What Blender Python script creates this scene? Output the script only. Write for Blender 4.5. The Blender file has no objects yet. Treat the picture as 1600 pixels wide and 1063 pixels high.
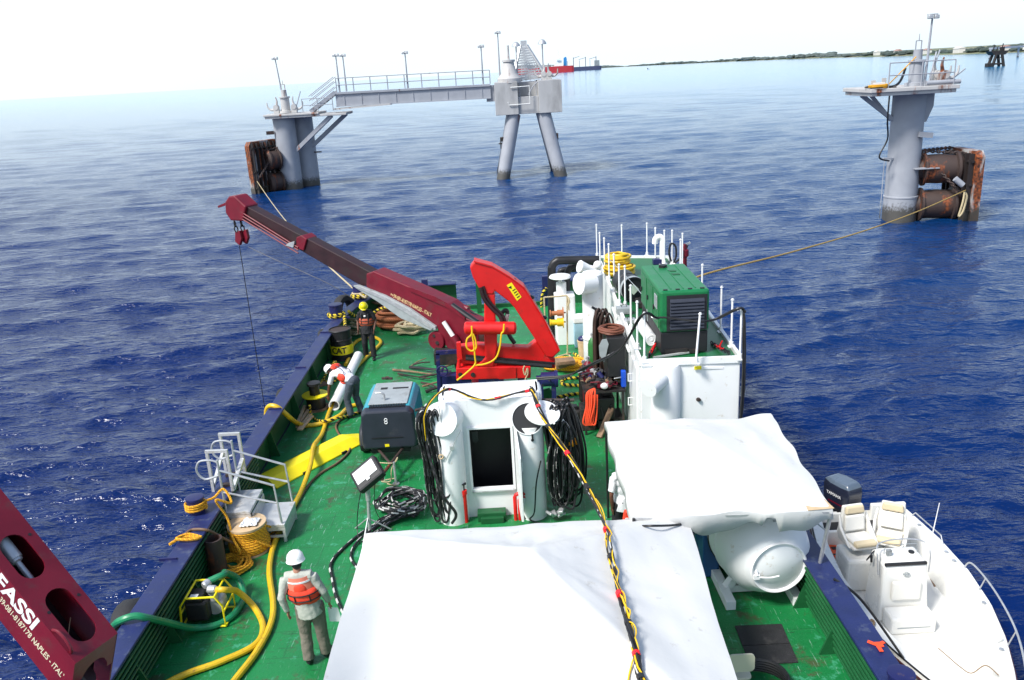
import bpy, bmesh, math, random
import numpy as np
from mathutils import Vector, Matrix, Quaternion
R = math.radians
C = bpy.context.scene.collection
SC = bpy.context.scene
rnd = random.Random(7)

# ---------------------------------------------------------------- camera
CZ = 9.9; FPX = 1300.0; PITCH = R(17.86); ROLL = R(3.2)
_f = Vector((0, math.cos(PITCH), -math.sin(PITCH)))
_r0 = Vector((1, 0, 0)); _u0 = _r0.cross(_f)
_r = _r0*math.cos(ROLL) - _u0*math.sin(ROLL)
_u = _u0*math.cos(ROLL) + _r0*math.sin(ROLL)
cam = bpy.data.cameras.new('camera'); cam_o = bpy.data.objects.new('camera', cam); C.objects.link(cam_o)
cam.sensor_width = 36; cam.lens = FPX/1600*36
cam.clip_start = 0.1; cam.clip_end = 60000
M4 = Matrix((_r, _u, -_f)).transposed().to_4x4(); M4.translation = Vector((0, 0, CZ))
cam_o.matrix_world = M4
SC.camera = cam_o

# ---------------------------------------------------------------- light
SC.view_settings.view_transform = 'Standard'
SC.view_settings.look = 'None'
SC.view_settings.exposure = 1.05
SC.view_settings.gamma = 1
SUN_EL, SUN_AZ = R(50), R(-128)          # azimuth from +Y, negative = to the left of the view
w = bpy.data.worlds.new('World'); SC.world = w; w.use_nodes = True
nt = w.node_tree; nt.nodes.clear()
sky = nt.nodes.new('ShaderNodeTexSky'); sky.sky_type = 'NISHITA'; sky.sun_disc = False
sky.sun_elevation = SUN_EL; sky.sun_rotation = SUN_AZ
sky.air_density = 1.0; sky.dust_density = 1.5; sky.ozone_density = 2.5
# thin high cloud veil over the sky
tc = nt.nodes.new('ShaderNodeTexCoord'); mp = nt.nodes.new('ShaderNodeMapping'); mp.inputs['Scale'].default_value = (1, 1, 3.5)
nz = nt.nodes.new('ShaderNodeTexNoise'); nz.inputs['Scale'].default_value = 2.2; nz.inputs['Detail'].default_value = 5
rp = nt.nodes.new('ShaderNodeValToRGB'); rp.color_ramp.elements[0].position = .25; rp.color_ramp.elements[0].color = (.80, .80, .80, 1)
rp.color_ramp.elements[1].position = .75; rp.color_ramp.elements[1].color = (1, 1, 1, 1)
mx = nt.nodes.new('ShaderNodeMixRGB'); mx.inputs[2].default_value = (5.2, 6.0, 6.45, 1)
bg = nt.nodes.new('ShaderNodeBackground'); bg.inputs['Strength'].default_value = 0.10
wo = nt.nodes.new('ShaderNodeOutputWorld')
L = nt.links.new
L(tc.outputs['Generated'], mp.inputs[0]); L(mp.outputs[0], nz.inputs['Vector']); L(nz.outputs[0], rp.inputs[0])
sx_ = nt.nodes.new('ShaderNodeVectorMath'); sx_.operation = 'DOT_PRODUCT'; sx_.inputs[1].default_value = (-.40, .05, -1.26); L(tc.outputs['Generated'], sx_.inputs[0])
ad_ = nt.nodes.new('ShaderNodeMath'); ad_.operation = 'ADD'; ad_.inputs[1].default_value = 1.0; ad_.use_clamp = True; L(sx_.outputs['Value'], ad_.inputs[0])
ml_ = nt.nodes.new('ShaderNodeMath'); ml_.operation = 'MULTIPLY'; ml_.use_clamp = True; L(ad_.outputs[0], ml_.inputs[0]); L(rp.outputs[0], ml_.inputs[1])
L(ml_.outputs[0], mx.inputs[0]); L(sky.outputs[0], mx.inputs[1]); L(mx.outputs[0], bg.inputs[0]); L(bg.outputs[0], wo.inputs[0])
sun = bpy.data.lights.new('sun', 'SUN'); sun.energy = 2.5; sun.angle = R(12); sun.color = (1, .965, .91)
sun_o = bpy.data.objects.new('sun', sun); C.objects.link(sun_o)
sd = Vector((math.sin(SUN_AZ)*math.cos(SUN_EL), math.cos(SUN_AZ)*math.cos(SUN_EL), math.sin(SUN_EL)))
sun_o.rotation_euler = sd.to_track_quat('Z', 'Y').to_euler()
sun_o.location = (0, 0, 60)
SC.cycles.max_bounces = 6; SC.cycles.diffuse_bounces = 3; SC.cycles.glossy_bounces = 3
SC.cycles.transmission_bounces = 3; SC.cycles.sample_clamp_indirect = 6

# ---------------------------------------------------------------- helpers
def _ray(px, py): return _f + _r*((px-800)/FPX) - _u*((py-531.5)/FPX)
def G(px, py, z):                      # a point of the photograph on the level z
    d = _ray(px, py); return d*((z-CZ)/d.z) + Vector((0, 0, CZ))
def GY(px, py, Y):                     # ... at the distance Y
    d = _ray(px, py); return d*(Y/d.y) + Vector((0, 0, CZ))
V = Vector

def tag(o, label=None, cat=None, group=None, kind=None):
    if label: o['label'] = label
    if cat: o['category'] = cat
    if group: o['group'] = group
    if kind: o['kind'] = kind
    return o

def wloc(o):
    v = V((0, 0, 0))
    while o: v += o.location; o = o.parent
    return v

def thing(name, loc, label, cat, group=None):
    o = bpy.data.objects.new(name, None); o.empty_display_size = .3
    C.objects.link(o); o.location = loc
    return tag(o, label, cat, group)

def frame_of(d, up=None):
    d = V(d).normalized()
    u = V(up) if up is not None else (V((0, 0, 1)) if abs(d.z) < .95 else V((0, 1, 0)))
    s = d.cross(u).normalized(); u = s.cross(d).normalized()
    return d, s, u

def spline(pts, n=8, closed=False):
    P = [V(p) for p in pts]; out = []
    N = len(P)
    if N < 3: 
        return P
    rng = range(N) if closed else range(N-1)
    for i in rng:
        if closed: a, b, c, d = P[(i-1) % N], P[i], P[(i+1) % N], P[(i+2) % N]
        else: a, b, c, d = P[max(i-1, 0)], P[i], P[i+1], P[min(i+2, N-1)]
        for k in range(n):
            t = k/n
            out.append(.5*((2*b)+(c-a)*t+(2*a-5*b+4*c-d)*t*t+(3*b-a-3*c+d)*t**3))
    if not closed: out.append(P[-1])
    return out

class MB:
    def __init__(s): s.v = []; s.f = []; s.uv = []; s.m = []; s.mi = 0
    def face(s, idx, uv=None):
        s.f.append(idx); s.uv.append(uv or [(0, 0)]*len(idx)); s.m.append(s.mi)
    def add(s, vs, fs):
        b = len(s.v); s.v += [V(v) for v in vs]
        for f in fs: s.face([b+i for i in f])
        return s
    def box(s, c, sz, M=None):
        hx, hy, hz = sz[0]/2, sz[1]/2, sz[2]/2; vs = []
        for x in (-hx, hx):
            for y in (-hy, hy):
                for z in (-hz, hz):
                    p = V((x, y, z))
                    if M is not None: p = M @ p
                    vs.append(p+V(c))
        return s.add(vs, [(0, 1, 3, 2), (4, 6, 7, 5), (0, 4, 5, 1), (2, 3, 7, 6), (0, 2, 6, 4), (1, 5, 7, 3)])
    def bb(s, lo, hi):
        lo = V(lo); hi = V(hi); return s.box((lo+hi)/2, hi-lo)
    def bar(s, a, b, w, h=None, up=None):
        h = h or w; a = V(a); b = V(b); d, sd_, u = frame_of(b-a, up); vs = []
        for p in (a, b):
            for i, j in ((-1, -1), (1, -1), (1, 1), (-1, 1)): vs.append(p+sd_*(i*w/2)+u*(j*h/2))
        return s.add(vs, [(3, 2, 1, 0), (4, 5, 6, 7), (0, 1, 5, 4), (1, 2, 6, 5), (2, 3, 7, 6), (3, 0, 4, 7)])
    def tube(s, pts, r, seg=8, closed=False, caps=True, r2=None):
        P = [V(p) for p in pts]; N = len(P)
        if N < 2: return s
        rs = r if isinstance(r, (list, tuple)) else [r]*N
        if r2 is not None: rs = [r+(r2-r)*i/(N-1) for i in range(N)]
        T = []
        for i in range(N):
            if closed: t = P[(i+1) % N]-P[i-1]
            else: t = P[min(i+1, N-1)]-P[max(i-1, 0)]
            T.append(t.normalized() if t.length > 1e-9 else V((0, 0, 1)))
        _, sd_, u = frame_of(T[0]); b = len(s.v); ln = 0; Ls = []
        for i in range(N):
            if i:
                q = T[i-1].rotation_difference(T[i]); sd_ = q @ sd_; u = q @ u; ln += (P[i]-P[i-1]).length
            Ls.append(ln)
            for k in range(seg):
                a = 2*math.pi*k/seg; s.v.append(P[i]+(sd_*math.cos(a)+u*math.sin(a))*rs[i])
        Ls.append(ln+(P[0]-P[-1]).length)
        for i in range(N if closed else N-1):
            j = (i+1) % N
            for k in range(seg):
                k2 = (k+1) % seg
                s.face([b+i*seg+k, b+i*seg+k2, b+j*seg+k2, b+j*seg+k],
                       [(k/seg, Ls[i]), ((k+1)/seg, Ls[i]), ((k+1)/seg, Ls[i+1]), (k/seg, Ls[i+1])])
        if caps and not closed:
            s.face([b+k for k in range(seg)][::-1]); s.face([b+(N-1)*seg+k for k in range(seg)])
        return s
    def rope(s, pts, r, n=8, seg=6, closed=False): return s.tube(spline(pts, n, closed), r, seg, closed)
    def cyl(s, a, b, r, r2=None, seg=20): 
        return s.tube([a, b], [r, r if r2 is None else r2], seg)
    def lathe(s, o, prof, axis=(0, 0, 1), seg=28, cap=True):
        o = V(o); d, sd_, u = frame_of(axis); b = len(s.v); n = len(prof)
        for (r_, h) in prof:
            for k in range(seg):
                a = 2*math.pi*k/seg; s.v.append(o+d*h+(sd_*math.cos(a)+u*math.sin(a))*max(r_, 1e-4))
        for i in range(n-1):
            for k in range(seg):
                k2 = (k+1) % seg; s.face([b+i*seg+k, b+i*seg+k2, b+(i+1)*seg+k2, b+(i+1)*seg+k])
        if cap: s.face([b+k for k in range(seg)][::-1]); s.face([b+(n-1)*seg+k for k in range(seg)])
        return s
    def prism(s, poly, off):
        """poly: list of 3-D points in one plane; off: thickness vector"""
        n = len(poly); off = V(off); b = len(s.v); s.v += [V(p) for p in poly]+[V(p)+off for p in poly]
        s.face(list(range(b, b+n))); s.face(list(range(b+2*n-1, b+n-1, -1)))
        for i in range(n):
            j = (i+1) % n; s.face([b+i, b+n+i, b+n+j, b+j])
        return s
    def ring(s, c, r, w, axis=(0, 0, 1), seg=24, ts=6):
        d, sd_, u = frame_of(axis)
        return s.tube([V(c)+(sd_*math.cos(2*math.pi*k/seg)+u*math.sin(2*math.pi*k/seg))*r for k in range(seg)], w, ts, closed=True)
    def ell(s, c, r, M=None, seg=14, rings=9):
        b = len(s.v); c = V(c)
        for i in range(1, rings):
            t = math.pi*i/rings
            for k in range(seg):
                a = 2*math.pi*k/seg
                p = V((r[0]*math.sin(t)*math.cos(a), r[1]*math.sin(t)*math.sin(a), r[2]*math.cos(t)))
                if M is not None: p = M @ p
                s.v.append(c+p)
        top = V((0, 0, r[2])); bt = V((0, 0, -r[2]))
        if M is not None: top = M @ top; bt = M @ bt
        s.v += [c+top, c+bt]; it = len(s.v)-2; ib = it+1
        for i in range(rings-2):
            for k in range(seg):
                k2 = (k+1) % seg; s.face([b+i*seg+k, b+(i+1)*seg+k, b+(i+1)*seg+k2, b+i*seg+k2])
        for k in range(seg):
            k2 = (k+1) % seg; s.face([it, b+k, b+k2]); s.face([ib, b+(rings-2)*seg+k2, b+(rings-2)*seg+k])
        return s
    def build(s, name, mat, parent=None, smooth=35, bevel=0, remesh=0, origin=None, subsurf=0, solid=0, recalc=True):
        if parent is not None: o0 = wloc(parent)
        elif origin is not None: o0 = V(origin)
        else:
            a = np.array([tuple(v) for v in s.v]); o0 = V((float(a[:, 0].mean()), float(a[:, 1].mean()), float(a[:, 2].min())))
        me = bpy.data.meshes.new(name)
        me.from_pydata([tuple(v-o0) for v in s.v], [], s.f)
        if any(any(u != (0, 0) for u in x) for x in s.uv):
            uvl = me.uv_layers.new(name='UVMap'); flat = [c for x in s.uv for u in x for c in u]
            uvl.data.foreach_set('uv', flat)
        mats = mat if isinstance(mat, (list, tuple)) else [mat]
        for m in mats: me.materials.append(m)
        if len(mats) > 1: me.polygons.foreach_set('material_index', s.m)
        if recalc:
            bm = bmesh.new(); bm.from_mesh(me); [bm.verts.remove(v_) for v_ in [v_ for v_ in bm.verts if not v_.link_faces]]; bmesh.ops.recalc_face_normals(bm, faces=bm.faces); bm.to_mesh(me); bm.free()
        if smooth:
            me.polygons.foreach_set('use_smooth', [True]*len(me.polygons)); me.set_sharp_from_angle(angle=R(smooth))
        me.update()
        ob = bpy.data.objects.new(name, me); C.objects.link(ob)
        if parent is not None: ob.parent = parent
        else: ob.location = o0
        if remesh:
            md = ob.modifiers.new('remesh', 'REMESH'); md.mode = 'VOXEL'; md.voxel_size = remesh; md.use_smooth_shade = True
            sm = ob.modifiers.new('smooth', 'SMOOTH'); sm.iterations = 5; sm.factor = .5
        if solid:
            sl = ob.modifiers.new('solid', 'SOLIDIFY'); sl.thickness = solid; sl.offset = 0
        if bevel:
            bv = ob.modifiers.new('bevel', 'BEVEL'); bv.width = bevel; bv.segments = 2; bv.limit_method = 'ANGLE'; bv.angle_limit = R(35)
        if subsurf:
            ss = ob.modifiers.new('sub', 'SUBSURF'); ss.levels = subsurf; ss.render_levels = subsurf
        return ob

def single(mb, name, mat, label, cat, group=None, kind=None, **k):
    return tag(mb.build(name, mat, None, **k), label, cat, group, kind)

def copy_tree(o, parent=None):
    c = o.copy(); C.objects.link(c); c.parent = parent
    for ch in [x for x in o.children]: copy_tree(ch, c)
    return c

def text(name, s_, mat, parent, origin, xdir, ydir, size, ext=.002, sx=1.0, bold=0.0, fit=None):
    cu = bpy.data.curves.new(name, 'FONT'); cu.body = s_; cu.size = size; cu.extrude = ext; cu.align_x = 'CENTER'; cu.align_y = 'CENTER'
    cu.offset = bold
    tmp = bpy.data.objects.new(name, cu); C.objects.link(tmp)
    dg = bpy.context.evaluated_depsgraph_get(); me = bpy.data.meshes.new_from_object(tmp.evaluated_get(dg))
    bpy.data.objects.remove(tmp); bpy.data.curves.remove(cu)
    xd = V(xdir).normalized(); yd = V(ydir); yd = (yd-xd*yd.dot(xd)).normalized(); zd = xd.cross(yd)
    o0 = wloc(parent) if parent is not None else V((0, 0, 0))
    if fit:
        xs = [v.co.x for v in me.vertices]; sx = fit/(max(xs)-min(xs))
    for v in me.vertices: v.co = V(origin)+xd*v.co.x*sx+yd*v.co.y+zd*v.co.z-o0
    me.materials.clear(); me.materials.append(mat)
    ob = bpy.data.objects.new(name, me); C.objects.link(ob)
    if parent is not None: ob.parent = parent
    return ob

# ---------------------------------------------------------------- materials
def mat(name, col, rough=.5, metal=0, var=.12, vs=3, dirt=None, damt=.35, dscale=2.0, bump=.0, bscale=40, spec=.5, stretch=None, coat=0, coord='Object'):
    m = bpy.data.materials.new(name); m.use_nodes = True; n = m.node_tree.nodes; l = m.node_tree.links.new
    b = n['Principled BSDF']; b.inputs['Roughness'].default_value = rough; b.inputs['Metallic'].default_value = metal
    b.inputs['Specular IOR Level'].default_value = spec
    if coat: b.inputs['Coat Weight'].default_value = coat; b.inputs['Coat Roughness'].default_value = .15
    t = n.new('ShaderNodeTexCoord'); mp_ = n.new('ShaderNodeMapping'); l(t.outputs[coord], mp_.inputs[0])
    if stretch: mp_.inputs['Scale'].default_value = stretch
    nz_ = n.new('ShaderNodeTexNoise'); nz_.inputs['Scale'].default_value = vs; nz_.inputs['Detail'].default_value = 6; l(mp_.outputs[0], nz_.inputs['Vector'])
    hs = n.new('ShaderNodeHueSaturation'); hs.inputs['Color'].default_value = (*col, 1)
    mr = n.new('ShaderNodeMapRange'); mr.inputs[1].default_value = .25; mr.inputs[2].default_value = .75
    mr.inputs[3].default_value = 1-var; mr.inputs[4].default_value = 1+var; l(nz_.outputs[0], mr.inputs[0]); l(mr.outputs[0], hs.inputs['Value'])
    out = hs.outputs[0]
    if dirt is not None:
        nd = n.new('ShaderNodeTexNoise'); nd.inputs['Scale'].default_value = dscale; nd.inputs['Detail'].default_value = 9; nd.inputs['Roughness'].default_value = .65
        l(mp_.outputs[0], nd.inputs['Vector'])
        mr2 = n.new('ShaderNodeMapRange'); mr2.inputs[1].default_value = .75-damt*.6; mr2.inputs[2].default_value = .85-damt*.45; l(nd.outputs[0], mr2.inputs[0])
        mxx = n.new('ShaderNodeMixRGB'); l(mr2.outputs[0], mxx.inputs[0]); l(out, mxx.inputs[1]); mxx.inputs[2].default_value = (*dirt, 1); out = mxx.outputs[0]
    l(out, b.inputs['Base Color'])
    rr = n.new('ShaderNodeMapRange'); rr.inputs[3].default_value = max(0, rough-.12); rr.inputs[4].default_value = min(1, rough+.15); l(nz_.outputs[0], rr.inputs[0]); l(rr.outputs[0], b.inputs['Roughness'])
    if bump:
        nb = n.new('ShaderNodeTexNoise'); nb.inputs['Scale'].default_value = bscale; nb.inputs['Detail'].default_value = 4; l(mp_.outputs[0], nb.inputs['Vector'])
        bp = n.new('ShaderNodeBump'); bp.inputs['Strength'].default_value = bump; bp.inputs['Distance'].default_value = .02; l(nb.outputs[0], bp.inputs['Height']); l(bp.outputs[0], b.inputs['Normal'])
    return m

def rope_mat(name, a, b2, freq=9, rough=.8, duty=.5, twist=2, ulim=None):
    m = bpy.data.materials.new(name); m.use_nodes = True; n = m.node_tree.nodes; l = m.node_tree.links.new
    b = n['Principled BSDF']; b.inputs['Roughness'].default_value = rough
    t = n.new('ShaderNodeTexCoord'); sx = n.new('ShaderNodeSeparateXYZ'); l(t.outputs['UV'], sx.inputs[0])
    m1 = n.new('ShaderNodeMath'); m1.operation = 'MULTIPLY'; m1.inputs[1].default_value = freq; l(sx.outputs[1], m1.inputs[0])
    m0 = n.new('ShaderNodeMath'); m0.operation = 'MULTIPLY'; m0.inputs[1].default_value = twist; l(sx.outputs[0], m0.inputs[0])
    m2 = n.new('ShaderNodeMath'); m2.operation = 'ADD'; l(m1.outputs[0], m2.inputs[0]); l(m0.outputs[0], m2.inputs[1])
    m3 = n.new('ShaderNodeMath'); m3.operation = 'FRACT'; l(m2.outputs[0], m3.inputs[0])
    m4 = n.new('ShaderNodeMath'); m4.operation = 'GREATER_THAN'; m4.inputs[1].default_value = duty; l(m3.outputs[0], m4.inputs[0])
    mxx = n.new('ShaderNodeMixRGB'); mxx.inputs[1].default_value = (*a, 1); mxx.inputs[2].default_value = (*b2, 1); fac = m4.outputs[0]
    if ulim:
        ul = n.new('ShaderNodeMath'); ul.operation = 'LESS_THAN'; ul.inputs[1].default_value = ulim; l(sx.outputs[0], ul.inputs[0])
        um_ = n.new('ShaderNodeMath'); um_.operation = 'MULTIPLY'; l(ul.outputs[0], um_.inputs[0]); l(fac, um_.inputs[1]); fac = um_.outputs[0]
    l(fac, mxx.inputs[0])
    nz_ = n.new('ShaderNodeTexNoise'); nz_.inputs['Scale'].default_value = 6; l(t.outputs['Object'], nz_.inputs['Vector'])
    mxv = n.new('ShaderNodeMixRGB'); mxv.blend_type = 'MULTIPLY'; mxv.inputs[0].default_value = .35; l(mxx.outputs[0], mxv.inputs[1]); l(nz_.outputs[1], mxv.inputs[2])
    l(mxx.outputs[0], b.inputs['Base Color'])
    wv = n.new('ShaderNodeMath'); wv.operation = 'SINE'; mm = n.new('ShaderNodeMath'); mm.operation = 'MULTIPLY'; mm.inputs[1].default_value = 12.57
    l(m2.outputs[0], mm.inputs[0]); l(mm.outputs[0], wv.inputs[0])
    bp = n.new('ShaderNodeBump'); bp.inputs['Strength'].default_value = .5; bp.inputs['Distance'].default_value = .01; l(wv.outputs[0], bp.inputs['Height']); l(bp.outputs[0], b.inputs['Normal'])
    return m

def rusty(name, col, amt=.5, waterline=True, rough=.6, scale=.35, streak=.25):
    """painted steel with rust patches, streaks and a dark weed band above the water"""
    m = mat(name, col, rough, 0, .10, 1.2, bump=.12, bscale=9)
    n = m.node_tree.nodes; l = m.node_tree.links.new; b = n['Principled BSDF']
    src = b.inputs['Base Color'].links[0].from_socket
    g = n.new('ShaderNodeNewGeometry'); mp_ = n.new('ShaderNodeMapping'); mp_.inputs['Scale'].default_value = (1, 1, streak); l(g.outputs['Position'], mp_.inputs[0])
    nd = n.new('ShaderNodeTexNoise'); nd.inputs['Scale'].default_value = scale*3; nd.inputs['Detail'].default_value = 10; nd.inputs['Roughness'].default_value = .62; l(mp_.outputs[0], nd.inputs['Vector'])
    mr = n.new('ShaderNodeMapRange'); mr.inputs[1].default_value = .80-amt*.55; mr.inputs[2].default_value = .86-amt*.5; l(nd.outputs[0], mr.inputs[0])
    n2 = n.new('ShaderNodeTexNoise'); n2.inputs['Scale'].default_value = 7; n2.inputs['Detail'].default_value = 6; l(g.outputs['Position'], n2.inputs['Vector'])
    cr = n.new('ShaderNodeValToRGB'); cr.color_ramp.elements[0].color = (.03, .012, .009, 1); cr.color_ramp.elements[1].color = (.33, .085, .02, 1)
    cr.color_ramp.elements[0].position = .35; cr.color_ramp.elements[1].position = .68; l(n2.outputs[0], cr.inputs[0])
    mxx = n.new('ShaderNodeMixRGB'); l(mr.outputs[0], mxx.inputs[0]); l(src, mxx.inputs[1]); l(cr.outputs[0], mxx.inputs[2]); out = mxx.outputs[0]
    if waterline:
        sx = n.new('ShaderNodeSeparateXYZ'); l(g.outputs['Position'], sx.inputs[0])
        ad = n.new('ShaderNodeMath'); ad.operation = 'MULTIPLY_ADD'; ad.inputs[1].default_value = 1.2; l(n2.outputs[0], ad.inputs[0]); l(sx.outputs[2], ad.inputs[2])
        m2 = n.new('ShaderNodeMapRange'); m2.inputs[1].default_value = 1.15; m2.inputs[2].default_value = 1.6; m2.inputs[3].default_value = .92; m2.inputs[4].default_value = 0; l(ad.outputs[0], m2.inputs[0])
        mx2 = n.new('ShaderNodeMixRGB'); l(m2.outputs[0], mx2.inputs[0]); l(out, mx2.inputs[1]); mx2.inputs[2].default_value = (.05, .045, .035, 1); out = mx2.outputs[0]
    l(out, b.inputs['Base Color'])
    return m

W_ = (.78, .79, .79)
mWhite = mat('white_paint', W_, .38, var=.03, vs=2, dirt=(.5, .42, .32), damt=.22, dscale=5, bump=.05, bscale=14)
mWhiteC = mat('white_clean', (.8, .8, .8), .3, var=.02)
mTarp = mat('white_tarpaulin', (.63, .63, .615), .6, var=.04, vs=1.2, dirt=(.42, .40, .34), damt=.2, dscale=4, bump=.55, bscale=2.6)
mGreen = mat('green_deck_paint', (.004, .105, .028), .42, var=.22, vs=.6, dirt=(.02, .16, .07), damt=.22, dscale=5, bump=.25, bscale=30)
mGreenB = mat('green_bulwark_paint', (.006, .085, .025), .5, var=.2, vs=2, dirt=(.03, .03, .02), damt=.25, dscale=3, bump=.2, bscale=12)
mBlueRail = mat('blue_rail_paint', (.012, .020, .095), .45, var=.2, vs=4, dirt=(.07, .085, .14), damt=.3, dscale=5, bump=.12, bscale=30)
mNavy = mat('navy_paint', (.012, .014, .085), .4, var=.2, dirt=(.12, .08, .06), damt=.25, dscale=6)
mHull = mat('hull_black', (.012, .014, .04), .5, var=.2)
mGenG = mat('generator_green', (.004, .15, .045), .4, var=.1, vs=5, bump=.05)
mBlack = mat('black_plastic', (.012, .012, .014), .5, var=.2)
mBlackM = mat('black_metal', (.02, .02, .023), .45, metal=.3, var=.3, dirt=(.08, .05, .03), damt=.2)
mRubber = mat('black_rubber', (.018, .018, .02), .75, var=.3, vs=6, bump=.3, bscale=25, dirt=(.07, .065, .06), damt=.3)
mRed = mat('red_crane_paint', (.62, .008, .008), .42, var=.12, vs=3, dirt=(.30, .03, .02), damt=.25, dscale=4, bump=.06, bscale=20)
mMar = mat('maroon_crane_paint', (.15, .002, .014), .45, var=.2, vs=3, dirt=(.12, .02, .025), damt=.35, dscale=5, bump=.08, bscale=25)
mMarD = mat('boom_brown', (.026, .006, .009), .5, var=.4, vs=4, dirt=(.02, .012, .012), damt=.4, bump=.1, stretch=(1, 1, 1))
mSteel = mat('galvanised_steel', (.5, .51, .52), .42, metal=.55, var=.18, vs=9)
mAlu = mat('aluminium', (.62, .62, .61), .4, metal=.4, var=.1, dirt=(.4, .36, .28), damt=.35, dscale=6)
mDark = mat('dark_grime', (.015, .013, .012), .7, var=.5, vs=8, dirt=(.06, .03, .02), damt=.4)
mYel = mat('yellow_paint', (.85, .70, .006), .45, var=.08, vs=4, dirt=(.35, .25, .03), damt=.15)
mYelRope = rope_mat('yellow_rope', (.85, .42, .015), (.60, .27, .01), 14)
mYelHose = mat('yellow_hose', (.66, .42, .012), .42, var=.12, vs=6, dirt=(.35, .20, .03), damt=.3, dscale=8)
mGreenHose = mat('green_hose', (.012, .22, .09), .4, var=.12, dirt=(.02, .08, .04), damt=.3)
mBrownHose = mat('brown_hose', (.16, .09, .05), .6, var=.2)
mBYRope = rope_mat('black_yellow_rope', (.75, .55, .03), (.012, .012, .012), 6.5, twist=1)
mCable = rope_mat('black_white_cable', (.014, .014, .016), (.50, .50, .48), 3.2, rough=.5, duty=.55, twist=0, ulim=.26)
mCableB = mat('black_cable', (.012, .012, .014), .45, var=.3)
mTan = rope_mat('tan_rope', (.36, .24, .13), (.22, .13, .07), 14)
mOrgRope = rope_mat('rust_orange_rope', (.42, .15, .06), (.30, .09, .035), 14)
mPaleRope = rope_mat('pale_rope', (.62, .52, .33), (.45, .36, .2), 20)
mWood = mat('weathered_wood', (.24, .15, .09), .75, var=.3, vs=6, bump=.3, bscale=18, dirt=(.10, .06, .04), damt=.4)
mPly = mat('plywood', (.55, .40, .24), .7, var=.15, vs=8, bump=.1, dirt=(.3, .2, .12), damt=.3)
mTeal = mat('teal_panel', (.03, .30, .38), .35, var=.06)
mGreyP = mat('grey_panel', (.30, .33, .34), .45, var=.15, vs=5, dirt=(.15, .15, .14), damt=.35)
mCharcoal = mat('charcoal_panel', (.022, .026, .040), .42, var=.15, vs=3, dirt=(.06, .06, .07), damt=.25)
mOrange = mat('orange_cloth', (.85, .075, .02), .75, var=.12, vs=9, bump=.2)
mOrangeP = mat('orange_plastic', (.8, .08, .01), .4, var=.05)
mSkin = mat('skin_dark', (.13, .05, .03), .55, var=.1)
mSkinL = mat('skin_tan', (.36, .17, .11), .55, var=.1)
mRust = rusty('rusted_steel', (.045, .028, .024), .45, False, .65)
mDGrey = rusty('grey_marine_steel', (.31, .325, .36), .30, True)
mDGreyR = rusty('grey_marine_steel_rusty', (.46, .45, .44), .42, True)
mRustW = rusty('rust_over_weed', (.02, .015, .015), .38, True)
def deck_material():
    m = mat('green_deck_worn', (.006, .18, .046), .5, var=.28, vs=.7, dirt=(.012, .17, .065), damt=.25, dscale=4, bump=.3, bscale=22)
    n = m.node_tree.nodes; l = m.node_tree.links.new; b = n['Principled BSDF']; src = b.inputs['Base Color'].links[0].from_socket
    g = n.new('ShaderNodeNewGeometry')
    def layer(src, scale, stretch, lo, hi, col, rot=0, det=8, amt=1):
        mp_ = n.new('ShaderNodeMapping'); mp_.inputs['Scale'].default_value = stretch; mp_.inputs['Rotation'].default_value = (0, 0, rot); l(g.outputs['Position'], mp_.inputs[0])
        t = n.new('ShaderNodeTexNoise'); t.inputs['Scale'].default_value = scale; t.inputs['Detail'].default_value = det; t.inputs['Roughness'].default_value = .68; l(mp_.outputs[0], t.inputs['Vector'])
        r_ = n.new('ShaderNodeMapRange'); r_.inputs[1].default_value = lo; r_.inputs[2].default_value = hi; r_.inputs[4].default_value = amt; l(t.outputs[0], r_.inputs[0])
        x = n.new('ShaderNodeMixRGB'); l(r_.outputs[0], x.inputs[0]); l(src, x.inputs[1]); x.inputs[2].default_value = (*col, 1); return x.outputs[0]
    o = layer(src, .9, (1, 1, 1), .56, .74, (.030, .085, .035), amt=.7)         # grime
    o = layer(o, 2.2, (1, 1, 1), .565, .65, (.07, .055, .03), amt=.75)            # rust bloom
    o = layer(o, 3.0, (1, 1, 1), .575, .63, (.05, .30, .16), 0, 10, .8)         # salt and chalky wear
    o = layer(o, 5.0, (6, .5, 1), .62, .65, (.22, .38, .30), R(75), 6, .8)      # long scratches
    o = layer(o, 4.0, (.6, 7, 1), .61, .65, (.012, .045, .02), R(12), 6, .85)      # drag marks
    br = n.new('ShaderNodeTexBrick'); br.inputs['Scale'].default_value = .42; br.inputs['Mortar Size'].default_value = .006; br.offset = .5; br.inputs['Color1'].default_value = br.inputs['Color2'].default_value = (0, 0, 0, 1); br.inputs['Mortar'].default_value = (1, 1, 1, 1)
    l(g.outputs['Position'], br.inputs['Vector'])
    x = n.new('ShaderNodeMixRGB'); mm = n.new('ShaderNodeMath'); mm.operation = 'MULTIPLY'; mm.inputs[1].default_value = .22; l(br.outputs['Color'], mm.inputs[0]); l(mm.outputs[0], x.inputs[0]); l(o, x.inputs[1]); x.inputs[2].default_value = (.01, .05, .02, 1)
    l(x.outputs[0], b.inputs['Base Color'])
    bp = n.new('ShaderNodeBump'); bp.inputs['Strength'].default_value = .5; bp.inputs['Distance'].default_value = .01; l(br.outputs['Color'], bp.inputs['Height']); l(b.inputs['Normal'].links[0].from_socket, bp.inputs['Normal']); l(bp.outputs[0], b.inputs['Normal'])
    return m
mDeck = deck_material()
mConc = mat('concrete_block', (.42, .42, .42), .85, var=.12, vs=.5, dirt=(.28, .28, .28), damt=.5, dscale=.6, stretch=(1, 1, .35), bump=.2, bscale=3, coord='Object')
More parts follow.
